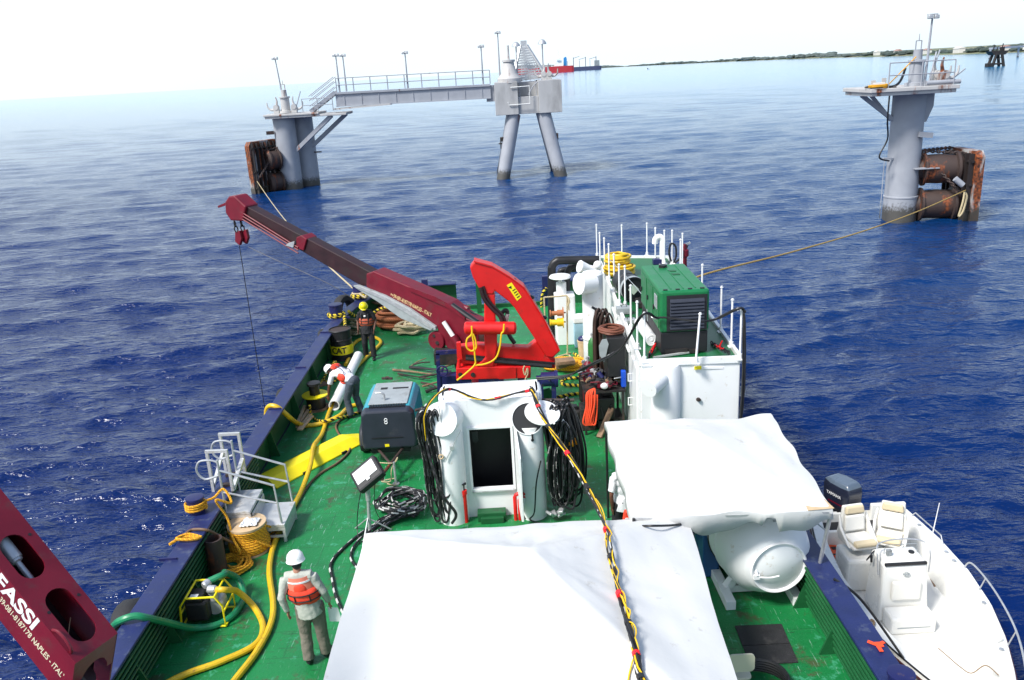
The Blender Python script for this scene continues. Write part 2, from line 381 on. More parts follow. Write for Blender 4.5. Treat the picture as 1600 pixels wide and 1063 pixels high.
# ---------------------------------------------------------------- sea
def sea_material():
    m = bpy.data.materials.new('sea_water'); m.use_nodes = True; n = m.node_tree.nodes; l = m.node_tree.links.new
    b = n['Principled BSDF']; b.inputs['Roughness'].default_value = .09; b.inputs['IOR'].default_value = 1.34
    g = n.new('ShaderNodeNewGeometry')
    # open deep water is ink blue; turquoise coastal shallows (right) begin early, painting in sunlit brightness
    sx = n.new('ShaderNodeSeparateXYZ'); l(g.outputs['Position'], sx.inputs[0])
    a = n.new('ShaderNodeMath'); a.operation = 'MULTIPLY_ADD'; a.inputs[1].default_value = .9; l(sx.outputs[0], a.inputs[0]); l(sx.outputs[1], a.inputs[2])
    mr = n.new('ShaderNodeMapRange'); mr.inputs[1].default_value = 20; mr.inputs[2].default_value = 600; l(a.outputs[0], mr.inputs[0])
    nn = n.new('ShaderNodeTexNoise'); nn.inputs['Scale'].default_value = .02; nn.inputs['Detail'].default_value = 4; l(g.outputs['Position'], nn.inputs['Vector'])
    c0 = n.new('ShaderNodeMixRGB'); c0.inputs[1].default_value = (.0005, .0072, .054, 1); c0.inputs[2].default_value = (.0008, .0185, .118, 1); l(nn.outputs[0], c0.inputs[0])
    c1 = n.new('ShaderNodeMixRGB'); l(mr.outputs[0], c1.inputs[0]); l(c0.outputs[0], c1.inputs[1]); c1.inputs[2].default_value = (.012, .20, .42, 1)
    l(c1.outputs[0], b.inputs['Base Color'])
    ln_ = n.new('ShaderNodeVectorMath'); ln_.operation = 'LENGTH'; l(g.outputs['Position'], ln_.inputs[0])
    fd = n.new('ShaderNodeMapRange'); fd.inputs[1].default_value = 30; fd.inputs[2].default_value = 170; fd.inputs[3].default_value = 1; fd.inputs[4].default_value = .35; l(ln_.outputs['Value'], fd.inputs[0])   # ripples flattened with distance to whiten the far water
    prev = None
    for sc, dist, st in ((1.1, .10, .7), (2.6, .07, .9), (8.0, .02, .9)):
        mp_ = n.new('ShaderNodeMapping'); mp_.inputs['Scale'].default_value = (.5, 1.3, 1); mp_.inputs['Rotation'].default_value = (0, 0, R(-14)); l(g.outputs['Position'], mp_.inputs[0])
        t = n.new('ShaderNodeTexNoise'); t.inputs['Scale'].default_value = sc; t.inputs['Detail'].default_value = 3; t.inputs['Roughness'].default_value = .55; l(mp_.outputs[0], t.inputs['Vector'])
        bp = n.new('ShaderNodeBump'); bp.inputs['Strength'].default_value = st; bp.inputs['Distance'].default_value = dist*2.2; sm_ = n.new('ShaderNodeMath'); sm_.operation = 'MULTIPLY'; sm_.inputs[1].default_value = st; l(fd.outputs[0], sm_.inputs[0]); l(sm_.outputs[0], bp.inputs['Strength'])
        l(t.outputs[0], bp.inputs['Height'])
        if prev: l(prev.outputs[0], bp.inputs['Normal'])
        prev = bp
    l(prev.outputs[0], b.inputs['Normal'])
    return m

def make_sea():
    rad = [0.5]
    while rad[-1] < 6: rad.append(rad[-1]*1.08)
    while rad[-1] < 330: rad.append(rad[-1]*1.0062)
    while rad[-1] < 26000: rad.append(rad[-1]*1.045)
    rad = np.array(rad)
    ang = np.concatenate([np.arange(-44, 44, .13), np.arange(46, 314, 4.0)])*math.pi/180
    nr, na = len(rad), len(ang)
    RR, AA = np.meshgrid(rad, ang, indexing='ij')
    X = RR*np.sin(AA); Y = RR*np.cos(AA)
    sp = RR*.0062
    sp = np.where(RR > 330, RR*.045, sp)
    rs = np.random.RandomState(3); Z = np.zeros_like(X); DX = np.zeros_like(X); DY = np.zeros_like(X)
    for i in range(80):
        lam = .32*(10/.32)**(i/79); th = R(-78)+rs.normal(0, .36); k = 2*math.pi/lam
        slope = .060*(1.0 if lam < 1.0 else (1.0/lam)**.72)
        am = slope/k*rs.uniform(.6, 1.4)
        ph = k*(X*math.cos(th)+Y*math.sin(th))+rs.uniform(0, 6.28)+.6*np.sin(.11*X+.07*Y+i)
        at = np.clip((lam/sp-2.5)/3, 0, 1)
        Z += am*at*np.sin(ph); DX += -am*at*.75*math.cos(th)*np.cos(ph)*-1; DY += am*at*.75*math.sin(th)*np.cos(ph)
    co = np.stack([X+DX, Y+DY, Z], -1).reshape(-1, 3)
    i = np.arange(nr-1)[:, None]; j = np.arange(na)[None, :]; j2 = (j+1) % na
    q = np.stack([i*na+j, i*na+j2, (i+1)*na+j2, (i+1)*na+j], -1).reshape(-1, 4)
    me = bpy.data.meshes.new('sea'); nv, nf = len(co), len(q)
    me.vertices.add(nv); me.vertices.foreach_set('co', co.astype(np.float32).ravel())
    me.loops.add(nf*4); me.loops.foreach_set('vertex_index', q[:, ::-1].ravel().astype(np.int32))
    me.polygons.add(nf); me.polygons.foreach_set('loop_start', np.arange(nf, dtype=np.int32)*4)
    me.polygons.foreach_set('use_smooth', [True]*nf)
    me.update(calc_edges=True); me.validate()
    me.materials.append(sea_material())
    o = bpy.data.objects.new('sea', me); C.objects.link(o); o['kind'] = 'structure'
make_sea()

# ---------------------------------------------------------------- coast
mLand = mat('coast_ground', (.30, .27, .18), .9, var=.3, vs=.02, dirt=(.07, .11, .05), damt=.6, dscale=.01)
mLeaf = mat('far_foliage', (.050, .070, .060), .9, var=.5, vs=.06)
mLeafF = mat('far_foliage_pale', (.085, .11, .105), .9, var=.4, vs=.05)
mHouse = mat('far_house_wall', (.6, .58, .54), .8, var=.1)
mRoof = mat('far_house_roof', (.32, .20, .17), .8, var=.2)
shore = [(900, 380), (640, 720), (592, 930), (588, 1050), (640, 1380), (800, 2100), (960, 3100), (1000, 4300), (860, 5600), (500, 6800)]
sh = spline([V((x, y, 0)) for x, y in shore], 24)
def coast():
    n = len(sh); vs = []; fs = []; K = 6
    for i, p in enumerate(sh):
        t = (sh[min(i+1, n-1)]-sh[max(i-1, 0)]).normalized(); out = V((t.y, -t.x, 0))
        for k, (d, z) in enumerate(((0, -1), (3, .5), (14, 1.6), (60, 2.6), (300, 4), (1500, 5))):
            vs.append(p+out*d*(1+p.y/4000)+V((0, 0, z+rnd.uniform(-.3, .5)*(k > 1))))
        if i:
            b = (i-1)*K
            for k in range(K-1): fs.append((b+k, b+k+1, b+K+k+1, b+K+k))
    m = MB(); m.add(vs, fs); single(m, 'coast_land', mLand, None, None, kind='structure', origin=(0, 0, 0), smooth=60)
coast()
def blob(m, c, r, h, seed):
    rr = random.Random(seed)
    for k in range(7):
        a = rr.uniform(0, 6.28); d = rr.uniform(0, .7)*r
        m.ell(c+V((math.cos(a)*d, math.sin(a)*d, h*rr.uniform(.35, .8))), (r*rr.uniform(.35, .6), r*rr.uniform(.35, .6), h*rr.uniform(.2, .35)), None, 6, 5)
def shore_at(s):
    i = min(int(s*(len(sh)-1)), len(sh)-2); p = sh[i].lerp(sh[i+1], s*(len(sh)-1)-i); t = (sh[i+1]-sh[i]).normalized()
    return p, t, V((t.y, -t.x, 0))
tm = MB(); tf = MB()
for i in range(520):
    s = .10+.88*i/520; p, t, o = shore_at(s)
    dens = math.sin(i*.13)+math.sin(i*.31+2)+rnd.uniform(-1, 1)
    if dens < -1.1: continue
    hh = (4+1.8*math.sin(i*.09)+rnd.uniform(-1.5, 2.5))*(1 if s < .5 else 1.35)*(1+ (p.y > 2500)*.5)
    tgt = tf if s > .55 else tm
    q = p+o*rnd.uniform(16, 70)+t*rnd.uniform(-8, 8)+V((0, 0, 1.2))
    wd = rnd.uniform(5, 11)*(1+p.y/2500)
    for k in range(4):
        tgt.ell(q+V((rnd.uniform(-wd, wd), rnd.uniform(-wd, wd), hh*rnd.uniform(.3, .7))), (wd*rnd.uniform(.3, .7), wd*rnd.uniform(.3, .7), hh*rnd.uniform(.25, .5)), None, 6, 5)
single(tm, 'coast_trees', mLeaf, 'dark green belt of low trees along the nearer right-hand shore', 'trees', kind='stuff')
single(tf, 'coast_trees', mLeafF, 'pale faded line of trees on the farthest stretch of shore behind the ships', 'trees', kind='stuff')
def tall_tree(px, py, h, label, wide):
    s = px; q = G(px, py, 1.5); r = thing('tree', q, label, 'tree')
    m = MB(); m.cyl(q, q+V((0, 0, h*.6)), .5, .25, 6); m.build('trunk', mWood, r)
    m = MB(); blob(m, q, wide, h, int(s)); m.build('crown', mLeaf, r, smooth=80)
tall_tree(1402, 86, 9, 'broad dark tree clump at the water edge beyond the right pile platform', 10)
tall_tree(1530, 82, 7, 'rounded tree rising above the shore between the right light pole and the far tower', 7)
tall_tree(1548, 81, 8, 'dark bushy tree close behind the small distant steel tower', 6)
hg = 'white houses along the shore'
for i, (s, dd, wd, h) in enumerate([(.16, 22, 14, 4), (.18, 26, 9, 4.5), (.195, 14, 10, 4), (.215, 16, 16, 4.5), (.23, 15, 9, 5), (.245, 25, 12, 4), (.27, 16, 18, 5), (.29, 20, 12, 4.5),
                      (.325, 16, 14, 5), (.39, 20, 22, 6), (.43, 20, 20, 6), (.47, 24, 30, 7), (.50, 24, 26, 7)]):
    p, t, o = shore_at(s); q = p+o*dd+V((0, 0, 1.4)); r = thing('house', q, 'small white shore house with low pitched roof among the trees', 'house', hg)
    m = MB(); a, b = q-t*wd/2, q+t*wd/2; m.bar(a+V((0, 0, h/2)), b+V((0, 0, h/2)), 8, h); m.build('wall', mHouse, r, smooth=0)
    m = MB(); e0 = a-t*.6+V((0, 0, h)); off = t*(wd+1.2); m.prism([e0-o*4.6, e0+V((0, 0, h*.4)), e0+o*4.6], off); m.build('roof', mRoof if i % 3 else mHouse, r, smooth=0)
# low trestle pier right behind the far tower
a = GY(1548, 76, 640); b = a + V((160, 60, 1)); m = MB()
r = thing('pier', a-V((0, 0, a.z)), 'pale elevated pipe trestle running out of the picture at the far right', 'pier')
m.bar(a, b, 3, 1.2); m.build('deck', mDGrey, r, smooth=0)
for k in range(7):
    c = a.lerp(b, k/6); m = MB(); m.bar(c-V((0, 0, c.z)), c, 1.0, 1.0); m.build('leg', mDGrey, r, smooth=0)

# ---------------------------------------------------------------- ships far off
mShipRed = mat('ship_red', (.52, .03, .035), .5, var=.08, vs=.05); mShipW = mat('ship_white', (.75, .75, .72), .5, var=.03)
mShipB = mat('ship_blue', (.03, .22, .50), .5); mShipD = mat('ship_dark', (.06, .065, .12), .6); mShipG = mat('ship_deck_grey', (.22, .24, .24), .6)
def hull(mb, o, d, L_, B_, H, bowL=.12, z0=0):
    """o stern centre on the water, d unit direction to bow"""
    s_ = V((d.y, -d.x, 0)); prof = [(0, .75), (.03, .9), (.12, 1), (1-bowL, 1), (1-bowL*.45, .7), (1, .04)]
    vs = []
    for t, w_ in prof:
        rake = (t > .95)*.02*L_; 
        for sg in (-1, 1):
            vs += [o+d*(t*L_-rake)+s_*(sg*w_*B_/2*.92)+V((0, 0, z0-1)), o+d*(t*L_)+s_*(sg*w_*B_/2)+V((0, 0, H*(1.12 if t > .9 else 1)))]
    fs = []
    for i in range(len(prof)-1):
        a = i*4; b_ = a+4; fs += [(a, b_, b_+1, a+1), (a+2, a+3, b_+3, b_+2), (a+1, b_+1, b_+3, a+3), (a, a+2, b_+2, b_)]
    fs += [(0, 1, 3, 2), (20, 22, 23, 21)]
    mb.add(vs, fs)
Yt = 950
st = GY(896, 104, Yt); bw = GY(789, 107, Yt); st.z = 0; bw.z = 0
d = (bw-st).normalized(); L_ = (bw-st).length
sd_ = V((d.y, -d.x, 0))
r = thing('tanker', st, 'long red-hulled tanker with white bridge and blue funnel on the horizon', 'ship')
sc3 = 2.4; m = MB(); hull(m, st, d, L_, 13, 6.6); m.build('hull', mShipRed, r, smooth=0)
m = MB(); m.prism([st+d*1+V((0, 0, 6.3))+sd_*5.5, st+d*(L_*.93)+V((0, 0, 6.3))+sd_*4, st+d*(L_*.93)+V((0, 0, 6.3))-sd_*4, st+d*1+V((0, 0, 6.3))-sd_*5.5], (0, 0, .3))
for k in range(14): 
    c = st+d*(L_*(.3+.045*k))+V((0, 0, 7)); m.box(c+V((0, 0, .5)), (1.5+k % 3, 3, 1+1.2*(k % 2)))
m.bar(st+d*L_*.26+V((0, 0, 8)), st+d*L_*.9+V((0, 0, 8)), 1.2, .8); m.build('deck_piping', mShipG, r, smooth=0)
m = MB(); c = st+d*(L_*.22)+V((0, 0, 6.6))
for lv, (w1, l1) in enumerate(((11, 10), (10, 8), (9, 7), (12, 4), (6, 3))): m.bar(c+V((0, 0, lv*2.3))-d*l1/2, c+V((0, 0, lv*2.3))+d*l1/2, w1, 2.25)
m.cyl(c+V((0, 0, 10)), c+V((0, 0, 17)), .3, .15, 6); m.build('superstructure', mShipW, r, smooth=0)
m = MB(); c = st+d*(L_*.115)+V((0, 0, 6)); m.prism([c-d*1.5, c+d*2, c+d*1.6+V((0, 0, 9)), c-d*.8+V((0, 0, 10)), c-d*1.6+V((0, 0, 8))], sd_*4); m.build('funnel', mShipB, r, smooth=0)
m = MB(); m.cyl(st+d*L_*.62+V((0, 0, 6)), st+d*L_*.62+V((0, 0, 13)), .35, .2, 6); m.cyl(st+d*L_*.94+V((0, 0, 7)), st+d*L_*.94+V((0, 0, 14)), .35, .15, 6); m.build('mast', mShipW, r)
Yc = 1150
r.location = st*2.6; r.scale = (2.6, 2.6, 2.6)
st = GY(939, 101, Yc); bw = GY(876, 104, Yc); st.z = bw.z = 0; d = (bw-st).normalized(); L_ = (bw-st).length
r = thing('cargo_ship', st, 'low dark blue cargo ship with deck cranes behind the red tanker', 'ship')
m = MB(); hull(m, st, d, L_, 11, 5); m.build('hull', mShipD, r, smooth=0)
m = MB(); c = st+d*(L_*.1)+V((0, 0, 6)); 
for lv in range(3): m.bar(c-d*3+V((0, 0, lv*2.4)), c+d*3+V((0, 0, lv*2.4)), 9-lv, 2.3)
m.build('superstructure', mShipG, r, smooth=0)
for t in (.12, .38, .68):
    m = MB(); c = st+d*(L_*t)+V((0, 0, 5)); m.bar(c, c+V((0, 0, 12)), .8); m.bar(c+V((0, 0, 11)), c+d*(9 if t < .5 else -8)+V((0, 0, 9 if t < .5 else 13)), .5); m.bar(c+d*8, c+d*8+V((0, 0, 8)), .5); m.build('deck_crane', mShipD, r, smooth=0)
r.location = st*2.6; r.scale = (2.6, 2.6, 2.6)
c = G(1010, 103, 0)
c = V((c.x*.32, c.y*.32, 0)) if c.y > 2500 else c
r = thing('motor_boat', c, 'tiny dark motor boat far out on the water right of the ships', 'boat')
m = MB(); hull(m, c, V((.9, .4, 0)).normalized(), 7, 2.4, 1.1); m.build('hull', mShipW, r, smooth=0)
m = MB(); m.box(c+V((2.4, 1, 1.8)), (2, 1.6, 1.6)); m.build('cabin', mShipD, r, smooth=0, bevel=.2)

# ---------------------------------------------------------------- marine structures
def chain(m, pts, lw=.22, th=.045, sag=0):
    """links along a polyline"""
    P = spline(pts, 10); d_ = [0]
    for i in range(1, len(P)): d_.append(d_[-1]+(P[i]-P[i-1]).length)
    n = max(2, int(d_[-1]/(lw*.72))); k = 0
    for i in range(n):
        s = d_[-1]*(i+.5)/n
        while k < len(d_)-2 and d_[k+1] < s: k += 1
        c = P[k].lerp(P[k+1], (s-d_[k])/max(1e-6, d_[k+1]-d_[k])); t, a, b = frame_of(P[k+1]-P[k])
        u = a if i % 2 else b
        loop = [c+t*(lw*.5*math.cos(x))+u*(lw*.3*math.sin(x)) for x in [2*math.pi*q/10 for q in range(10)]]
        m.tube(loop, th, 5, closed=True)
def railing(m, pts, h=1.0, n_rail=2, r=.03, every=None):
    for i in range(len(pts)-1):
        a, b = V(pts[i]), V(pts[i+1])
        for k in range(n_rail): z = V((0, 0, h*(k+1)/n_rail)); m.cyl(a+z, b+z, r, seg=6)
        n = max(1, round((b-a).length/(every or 2)))
        for k in range(n+1):
            p = a.lerp(b, k/n); m.cyl(p, p+V((0, 0, h)), r*1.1, seg=6)
def lamp_post(parent, p, h, lean=V((0, 0, 0)), heads=2):
    m = MB(); m.cyl(p, p+V((0, 0, h))+lean, .09, .05, 8); lp = m.build('lamp_post', mDGrey, parent)
    m = MB(); c = p+V((0, 0, h))+lean
    m.box(c+V((0, 0, .10)), (.55, .2, .08)); m.box(c+V((-.18, -.10, -.03)), (.25, .22, .2)); m.box(c+V((.18, -.10, -.03)), (.25, .22, .2)); m.build('lamp_head', mSteel, lp, bevel=.03)
def hook_tower(parent, c, s=1.0, rust=True):
    mt = mDGreyR if rust else mDGrey
    m = MB(); m.lathe(c, [(.62*s, 0), (.62*s, .18), (.42*s, .2), (.42*s, 1.35*s), (.52*s, 1.37*s), (.52*s, 1.5*s), (.27*s, 1.52*s), (.25*s, 2.1*s)], seg=18)
    m.bar(c+V((-.16, 0, 2.0*s)), c+V((-.16, 0, 2.6*s)), .05); m.bar(c+V((.16, 0, 2.0*s)), c+V((.16, 0, 2.6*s)), .05); m.bar(c+V((-.16, 0, 2.6*s)), c+V((.16, 0, 2.6*s)), .05)
    m.cyl(c+V((0, 0, 2.6*s)), c+V((0, 0, 3.0*s)), .04, .02, 6); m.build('capstan', mt, parent)
def mooring_hook(parent, c, flip=1):
    m = MB(); m.box(c+V((0, 0, .25)), (.5, .5, .5)); m.cyl(c+V((0, -.3, .55)), c+V((0, .3, .55)), .24, seg=14)
    hk = [c+V((flip*x, 0, z)) for x, z in ((0, .5), (.25, .35), (.55, .35), (.8, .6), (.85, 1.0))]
    m.tube(spline(hk, 5), .16, 8, r2=.05); hk = [c+V((flip*x, .1, z)) for x, z in ((0, .6), (-.1, 1.1), (-.02, 1.5))]
    m.tube(spline(hk, 5), .14, 8, r2=.04); m.build('mooring_hook', mDGreyR, parent)
def fender(parent, pc, near, far, ztop, drum_z, pile_r):
    """pc pile centre; near/far: lower plan corners of the panel"""
    u = (far-near); wd = u.length; u.normalize(); nrm = V((u.y, -u.x, 0)); 
    if (near-pc).dot(nrm) < 0: nrm = -nrm
    m = MB(); a = near-V((0, 0, 1)); 
    m.prism([a, a+u*wd, a+u*wd+V((0, 0, ztop+1-.35)), a+u*(wd-.3)+V((0, 0, ztop+1)), a+u*.3+V((0, 0, ztop+1)), a+V((0, 0, ztop+1-.35))], nrm*.5)
    fp = m.build('fender_panel', mPanel, parent, smooth=0)
    m = MB()
    for k in range(7):
        q = near+u*(.25+(wd-.5)*k/6)-nrm*.14; m.bar(q-V((0, 0, .8)), q+V((0, 0, ztop-.15)), .09, .3, up=u.cross(V((0,0,1))))
    for zz in (.6, 2.1, ztop-.6): m.bar(near+u*.1-nrm*.12+V((0, 0, zz)), far-u*.1-nrm*.12+V((0, 0, zz)), .2, .12)
    m.build('rib', mRustW, fp, smooth=0)
    m = MB(); c2 = near+u*wd*.45+V((0, 0, drum_z)); c1 = V((pc.x, pc.y, drum_z)); ax = (c2-c1).normalized(); L0 = (c2-c1).length; 
    for dz in (0, -drum_z*.72):
        o_ = c1+V((0, 0, dz)); s0 = pile_r*.7
        m.lathe(o_, [(.55, s0), (.62, s0+.35), (1.0, s0+.4), (1.0, s0+.52), (.84, s0+.56), (.88, (s0+L0)/2), (.84, L0-.5), (1.02, L0-.45), (1.02, L0-.3), (.8, L0-.1)], axis=ax, seg=22)
    m.build('fender_drum', mRust, parent)
    m = MB(); t0 = c1+ax*pile_r*.9+V((0, 0, 1.1)); chain(m, [t0, near.lerp(far, .35)+V((0, 0, drum_z+.9))]); chain(m, [t0, near.lerp(far, .85)+V((0, 0, drum_z+1.1))])
    chain(m, [t0-V((0,.1,0)), near.lerp(far, .05)-nrm*.6+V((0, 0, drum_z*.55))]); m.build('chain', mRust, parent)

mPanel = rusty('grey_panel_heavy_rust', (.42, .41, .40), .74, True, .6, .45)
# right-hand dolphin
pc = V((24.35, 51.0, 0)); top = 7.75
r = thing('mooring_dolphin', pc, 'grey single-pile mooring dolphin with rusty fender panel at right', 'mooring dolphin')
DR = r
m = MB(); m.lathe(pc-V((0, 0, 2)), [(.97, 0), (.97, 3.3), (1.0, 3.32), (1.0, 3.4), (.94, 3.42), (.92, top+2-.1)], seg=40); m.build('pile', mDGrey, r)
pl, pr = GY(1321, 139, 52.6), GY(1501, 136, 48.4); zt = top+.35; top = 7.55
m = MB(); m.bb((pl.x, 48.8, top-.1), (pr.x, 52.6, top+.12)); m.bb((pl.x-.12, 48.68, top+.1), (pr.x+.12, 52.7, top+.32))
m.build('platform', mDGreyR, r, smooth=0, bevel=.03)
m = MB(); cx, cy = 24.2, 50.6
for px_, yy in ((1347, 51.0), (1360, 52.0)): a_ = GY(px_, 142, yy); b_ = GY(1404, 190, 50.2); m.bar((a_.x, yy, top-.1), (b_.x+.1, 50.3+(yy-49.2)*.4, b_.z), .22, .22)
m.build('strut', mDGrey, r, smooth=0)
m = MB(); m.prism([V((pc.x+.8, 50.6, top-.1)), V((pc.x+1.3, 50.6, top-.1)), V((pc.x+1.3, 50.6, top-.9)), V((pc.x+.95, 50.6, top-1.8)), V((pc.x+.8, 50.6, top-1.8))], (0, .12, 0)); m.build('bracket_plate', mDGrey, r, smooth=0)
m = MB(); rz = top+.32
railing(m, [(pl.x+.9, 48.8, rz), (pl.x+4.6, 48.8, rz)], 1.35, 2, .035, 2); m.build('railing', mDGrey, r)
hook_tower(r, V((GY(1431, 120, 50.2).x, 50.2, rz)), .95, False)
mooring_hook(r, V((GY(1462, 120, 50.8).x, 50.8, rz)), 1); mooring_hook(r, V((GY(1474, 120, 50.2).x, 50.2, rz)), 1)
m = MB(); m.cyl((pl.x+.2, 49.3, rz+.2), (pl.x+.9, 49.3, rz+.2), .13); m.bar((pl.x+.25, 49.3, rz), (pl.x+.25, 49.3, rz+.45), .25, .1); m.bar((pl.x+.85, 49.3, rz), (pl.x+.85, 49.3, rz+.55), .25, .06); m.build('fairlead', mDGreyR, r)
lamp_post(r, V((GY(1445, 120, 49.0).x, 49.0, rz-.3)), 4.0, V((.12, 0, 0)))
m = MB(); m.cyl((GY(1447, 130, 48.9).x, 48.9, rz+.16), (GY(1500, 130, 48.9).x, 48.9, rz+.16), .13, seg=12); m.build('pipe', mDGrey, r)
m = MB()
for a, b in (((24.9, 50, rz), (25.7, 51, rz+1.8)), ((25.4, 51, rz), (26.1, 51.4, rz+1.9)), ((26.5, 51, rz), (27.3, 50.6, rz+.8))): m.cyl(a, b, .045, seg=6)
m.build('rod', mDGrey, r)
m = MB(); m.rope([(22.2, 48.9, top), (22.25, 49, top-1.5), (22.7, 49.8, top-2.6), (22.3, 49.8, top-3.6), (23.0, 50.0, top-3.9)], .05); m.rope([(22.6, 49, rz+.05), (21.6, 49.4, rz+.1), (21.0, 49.3, rz+.1), (22.6, 49.1, rz+.12), (23.4, 49.8, rz+1.0)], .07)
m.build('cable', mCableB, r)
m = MB(); m.rope([(21.5+.5*math.cos(k)*(1+.1*k % .3), 48.9+.3*math.sin(k), rz+.08+.01*k) for k in range(14)], .05); m.rope([(22.0, 48.9, rz+.1), (24.0, 49.9, rz+1.6)], .03); m.build('rope_coil', mYelRope, r)
m = MB(); m.bar((pc.x-.85, 50.6, 3.7), (pc.x-1.5, 50.5, 3.75), .12, .1); m.bar((pc.x+.2, 50.0, 3.1), (pc.x+1.6, 50.0, 3.1), .5, .06); m.cyl((pc.x-1.45, 50.4, 3.7), (pc.x-1.55, 50.2, .2), .025, seg=5); m.bar((pc.x+.3, 50.1, 5.1), (pc.x+1.1, 50.1, 5.0), .35, .3); m.build('bracket', mDGrey, r, smooth=0)
nr_ = V((GY(1515, 345, 48.9).x, 48.9, 0)); fr_ = V((GY(1482, 230, 52.2).x, 52.2, 0))
fender(r, pc, nr_, fr_, 4.05, 2.95, .95)
m = MB(); a = V((nr_.x-1.15, 48.9, 2.55)); m.cyl(a, a+V((.45, -.1, -.4)), .17, seg=12); m.build('chain_weight', mDGrey, r)
m = MB(); a = nr_+V((-.55, -.1, 1.75)); m.tube(spline([a, a+V((-.1, -.1, -.6)), a+V((-.25, -.1, -1.4)), a+V((-.05, -.15, -1.1)), a+V((.1, -.1, -.3)), a], 5), .06, 6); m.build('rope_loop', mPaleRope, r)
MOOR_R = nr_+V((-.5, -.1, 1.85))

# left-hand dolphin (two piles)
pc = V((GY(450, 240, 83.6).x, 83.6, 0)); pc2 = V((GY(478, 240, 85.6).x, 85.6, 0)); zt = GY(445, 180, 82).z-.2
r = thing('mooring_dolphin', pc, 'grey twin-pile mooring dolphin at left carrying the end of the walkway', 'mooring dolphin')
for c in (pc, pc2):
    m = MB(); m.cyl(c-V((0, 0, 2)), c+V((0, 0, zt)), 1.05, seg=36); m.build('pile', mDGrey, r)
m = MB(); lx, rx = GY(413, 182, 82).x, GY(541, 178, 82).x; m.bb((lx, 82, zt-.1), (rx, 85.8, zt+.12)); m.bb((lx-.1, 81.9, zt+.11), (rx-2.6, 85.9, zt+.3)); m.build('platform', mDGreyR, r, smooth=0, bevel=.04)
m = MB(); m.bar((pc2.x-.6, 83.4, zt-3.4), (rx-1.5, 82.4, zt-.1), .36); m.bar((pc2.x+.6, 85.2, zt-3.2), (rx-.5, 84.8, zt-.1), .36); m.build('strut', mDGrey, r, smooth=0)
rz = zt+.36
hx0 = GY(446, 165, 83).x; hook_tower(r, V((hx0, 83.0, rz)), 1.0); mooring_hook(r, V((hx0-.9, 83.0, rz)), -1); mooring_hook(r, V((hx0+.9, 82.6, rz)), 1)
lamp_post(r, V((hx0-.3, 84, rz)), 5.0, V((-.35, 0, 0)))
m = MB(); railing(m, [(hx0+1.8, 82.1, rz), (rx-1.2, 82.1, rz)], 1.2, 2, .035, 1.6); m.build('railing', mDGrey, r)
m = MB()
for a, b in (((hx0+.8, 83, rz), (hx0+1.5, 83.4, rz+1.9)), ((hx0-.7, 83.5, rz), (hx0-.2, 84, rz+1.5))): m.cyl(a, b, .05, seg=6)
m.build('rod', mDGrey, r)
m = MB(); m.bar((pc.x-.9, 82.9, zt-1.4), (pc.x-1.6, 82.7, zt-1.4), .32, .32); m.build('bracket', mRust, r); m = MB(); m.cyl((pc2.x-.5, 84.2, 2.6), (pc2.x-.3, 84.0, .4), .05, seg=6); m.build('pipe', mRust, r); m = MB(); m.bar((pc2.x+.9, 85.2, 3.3), (pc2.x+1.7, 85, 3.3), .12); m.build('bracket', mRust, r)
nl_ = V((GY(399, 300, 80.2).x, 80.2, 0)); fl_ = V((GY(436, 240, 84).x, 84, 0)); fender(r, pc, nl_, fl_, 4.9, 3.0, 1.05)
MOOR_L = V((nl_.x+.4, 79.9, 1.3))

# walkway from the left dolphin to the block
r = thing('walkway_bridge', (-14.8, 83, zt), 'grey steel girder walkway with handrail spanning between left dolphin and concrete block', 'walkway')
a = GY(526, 144, 83.5); b = GY(766, 131, 83.5); d_ = (b-a)
m = MB(); m.bar(a-V((0, 0, .12)), b-V((0, 0, .12)), 2.0, .18); m.bar(a+V((0, -.8, -.75)), b+V((0, -.8, -.75)), .12, 1.15); m.bar(a+V((0, .8, -.75)), b+V((0, .8, -.75)), .12, 1.15)
m.bar(a+V((0, -.82, -1.3)), b+V((0, -.82, -1.3)), .5, .08)
for k in range(9): c = a.lerp(b, (k+.5)/9); m.bar(c+V((0, -.88, -.2)), c+V((0, -.88, -1.25)), .06, .06)
g = m.build('girder', mDGrey, r, smooth=0)
m = MB(); m.bar(a+V((-.3, -.6, -1.55)), a+V((5.2, -.6, -1.35)), 1.3, .14); m.bar(a+V((5.0, -.6, -1.4)), a+V((5.9, -.6, -.8)), .5, .14); m.build('landing', mDGreyR, r, smooth=0)
m = MB(); railing(m, [a+V((.2, -.95, 0)), b+V((0, -.95, 0))], 1.25, 2, .045, 1.7); m.build('railing', mDGrey, r)
m = MB(); s0 = V((a.x-2.5, 82.4, rz)); s1 = a+V((0, -.9, 0)); m.bar(s0, s1, .25, .35); m.bar(s0+V((0, 1.2, 0)), s1+V((0, 1.2, 0)), .25, .35)
for k in range(6): c = s0.lerp(s1, (k+.5)/6); m.box(c+V((0, .6, 0)), (.35, 1.2, .06))
st_ = m.build('stair', mDGrey, r, smooth=0)
m = MB()
for dz in (.5, 1.0, 1.4):
    m.cyl(s0+V((0, 0, dz)), s1+V((0, 0, dz)), .04, seg=6); m.cyl(s0+V((0, 1.2, dz)), s1+V((0, 1.2, dz)), .04, seg=6)
m.build('handrail', mDGrey, st_)
for t, hh in ((.03, 3.3), (.055, 3.3), (.47, 3.2), (.955, 3.4)): lamp_post(r, a.lerp(b, t)+V((0, -.8 if t != .055 else .8, 0)), hh)

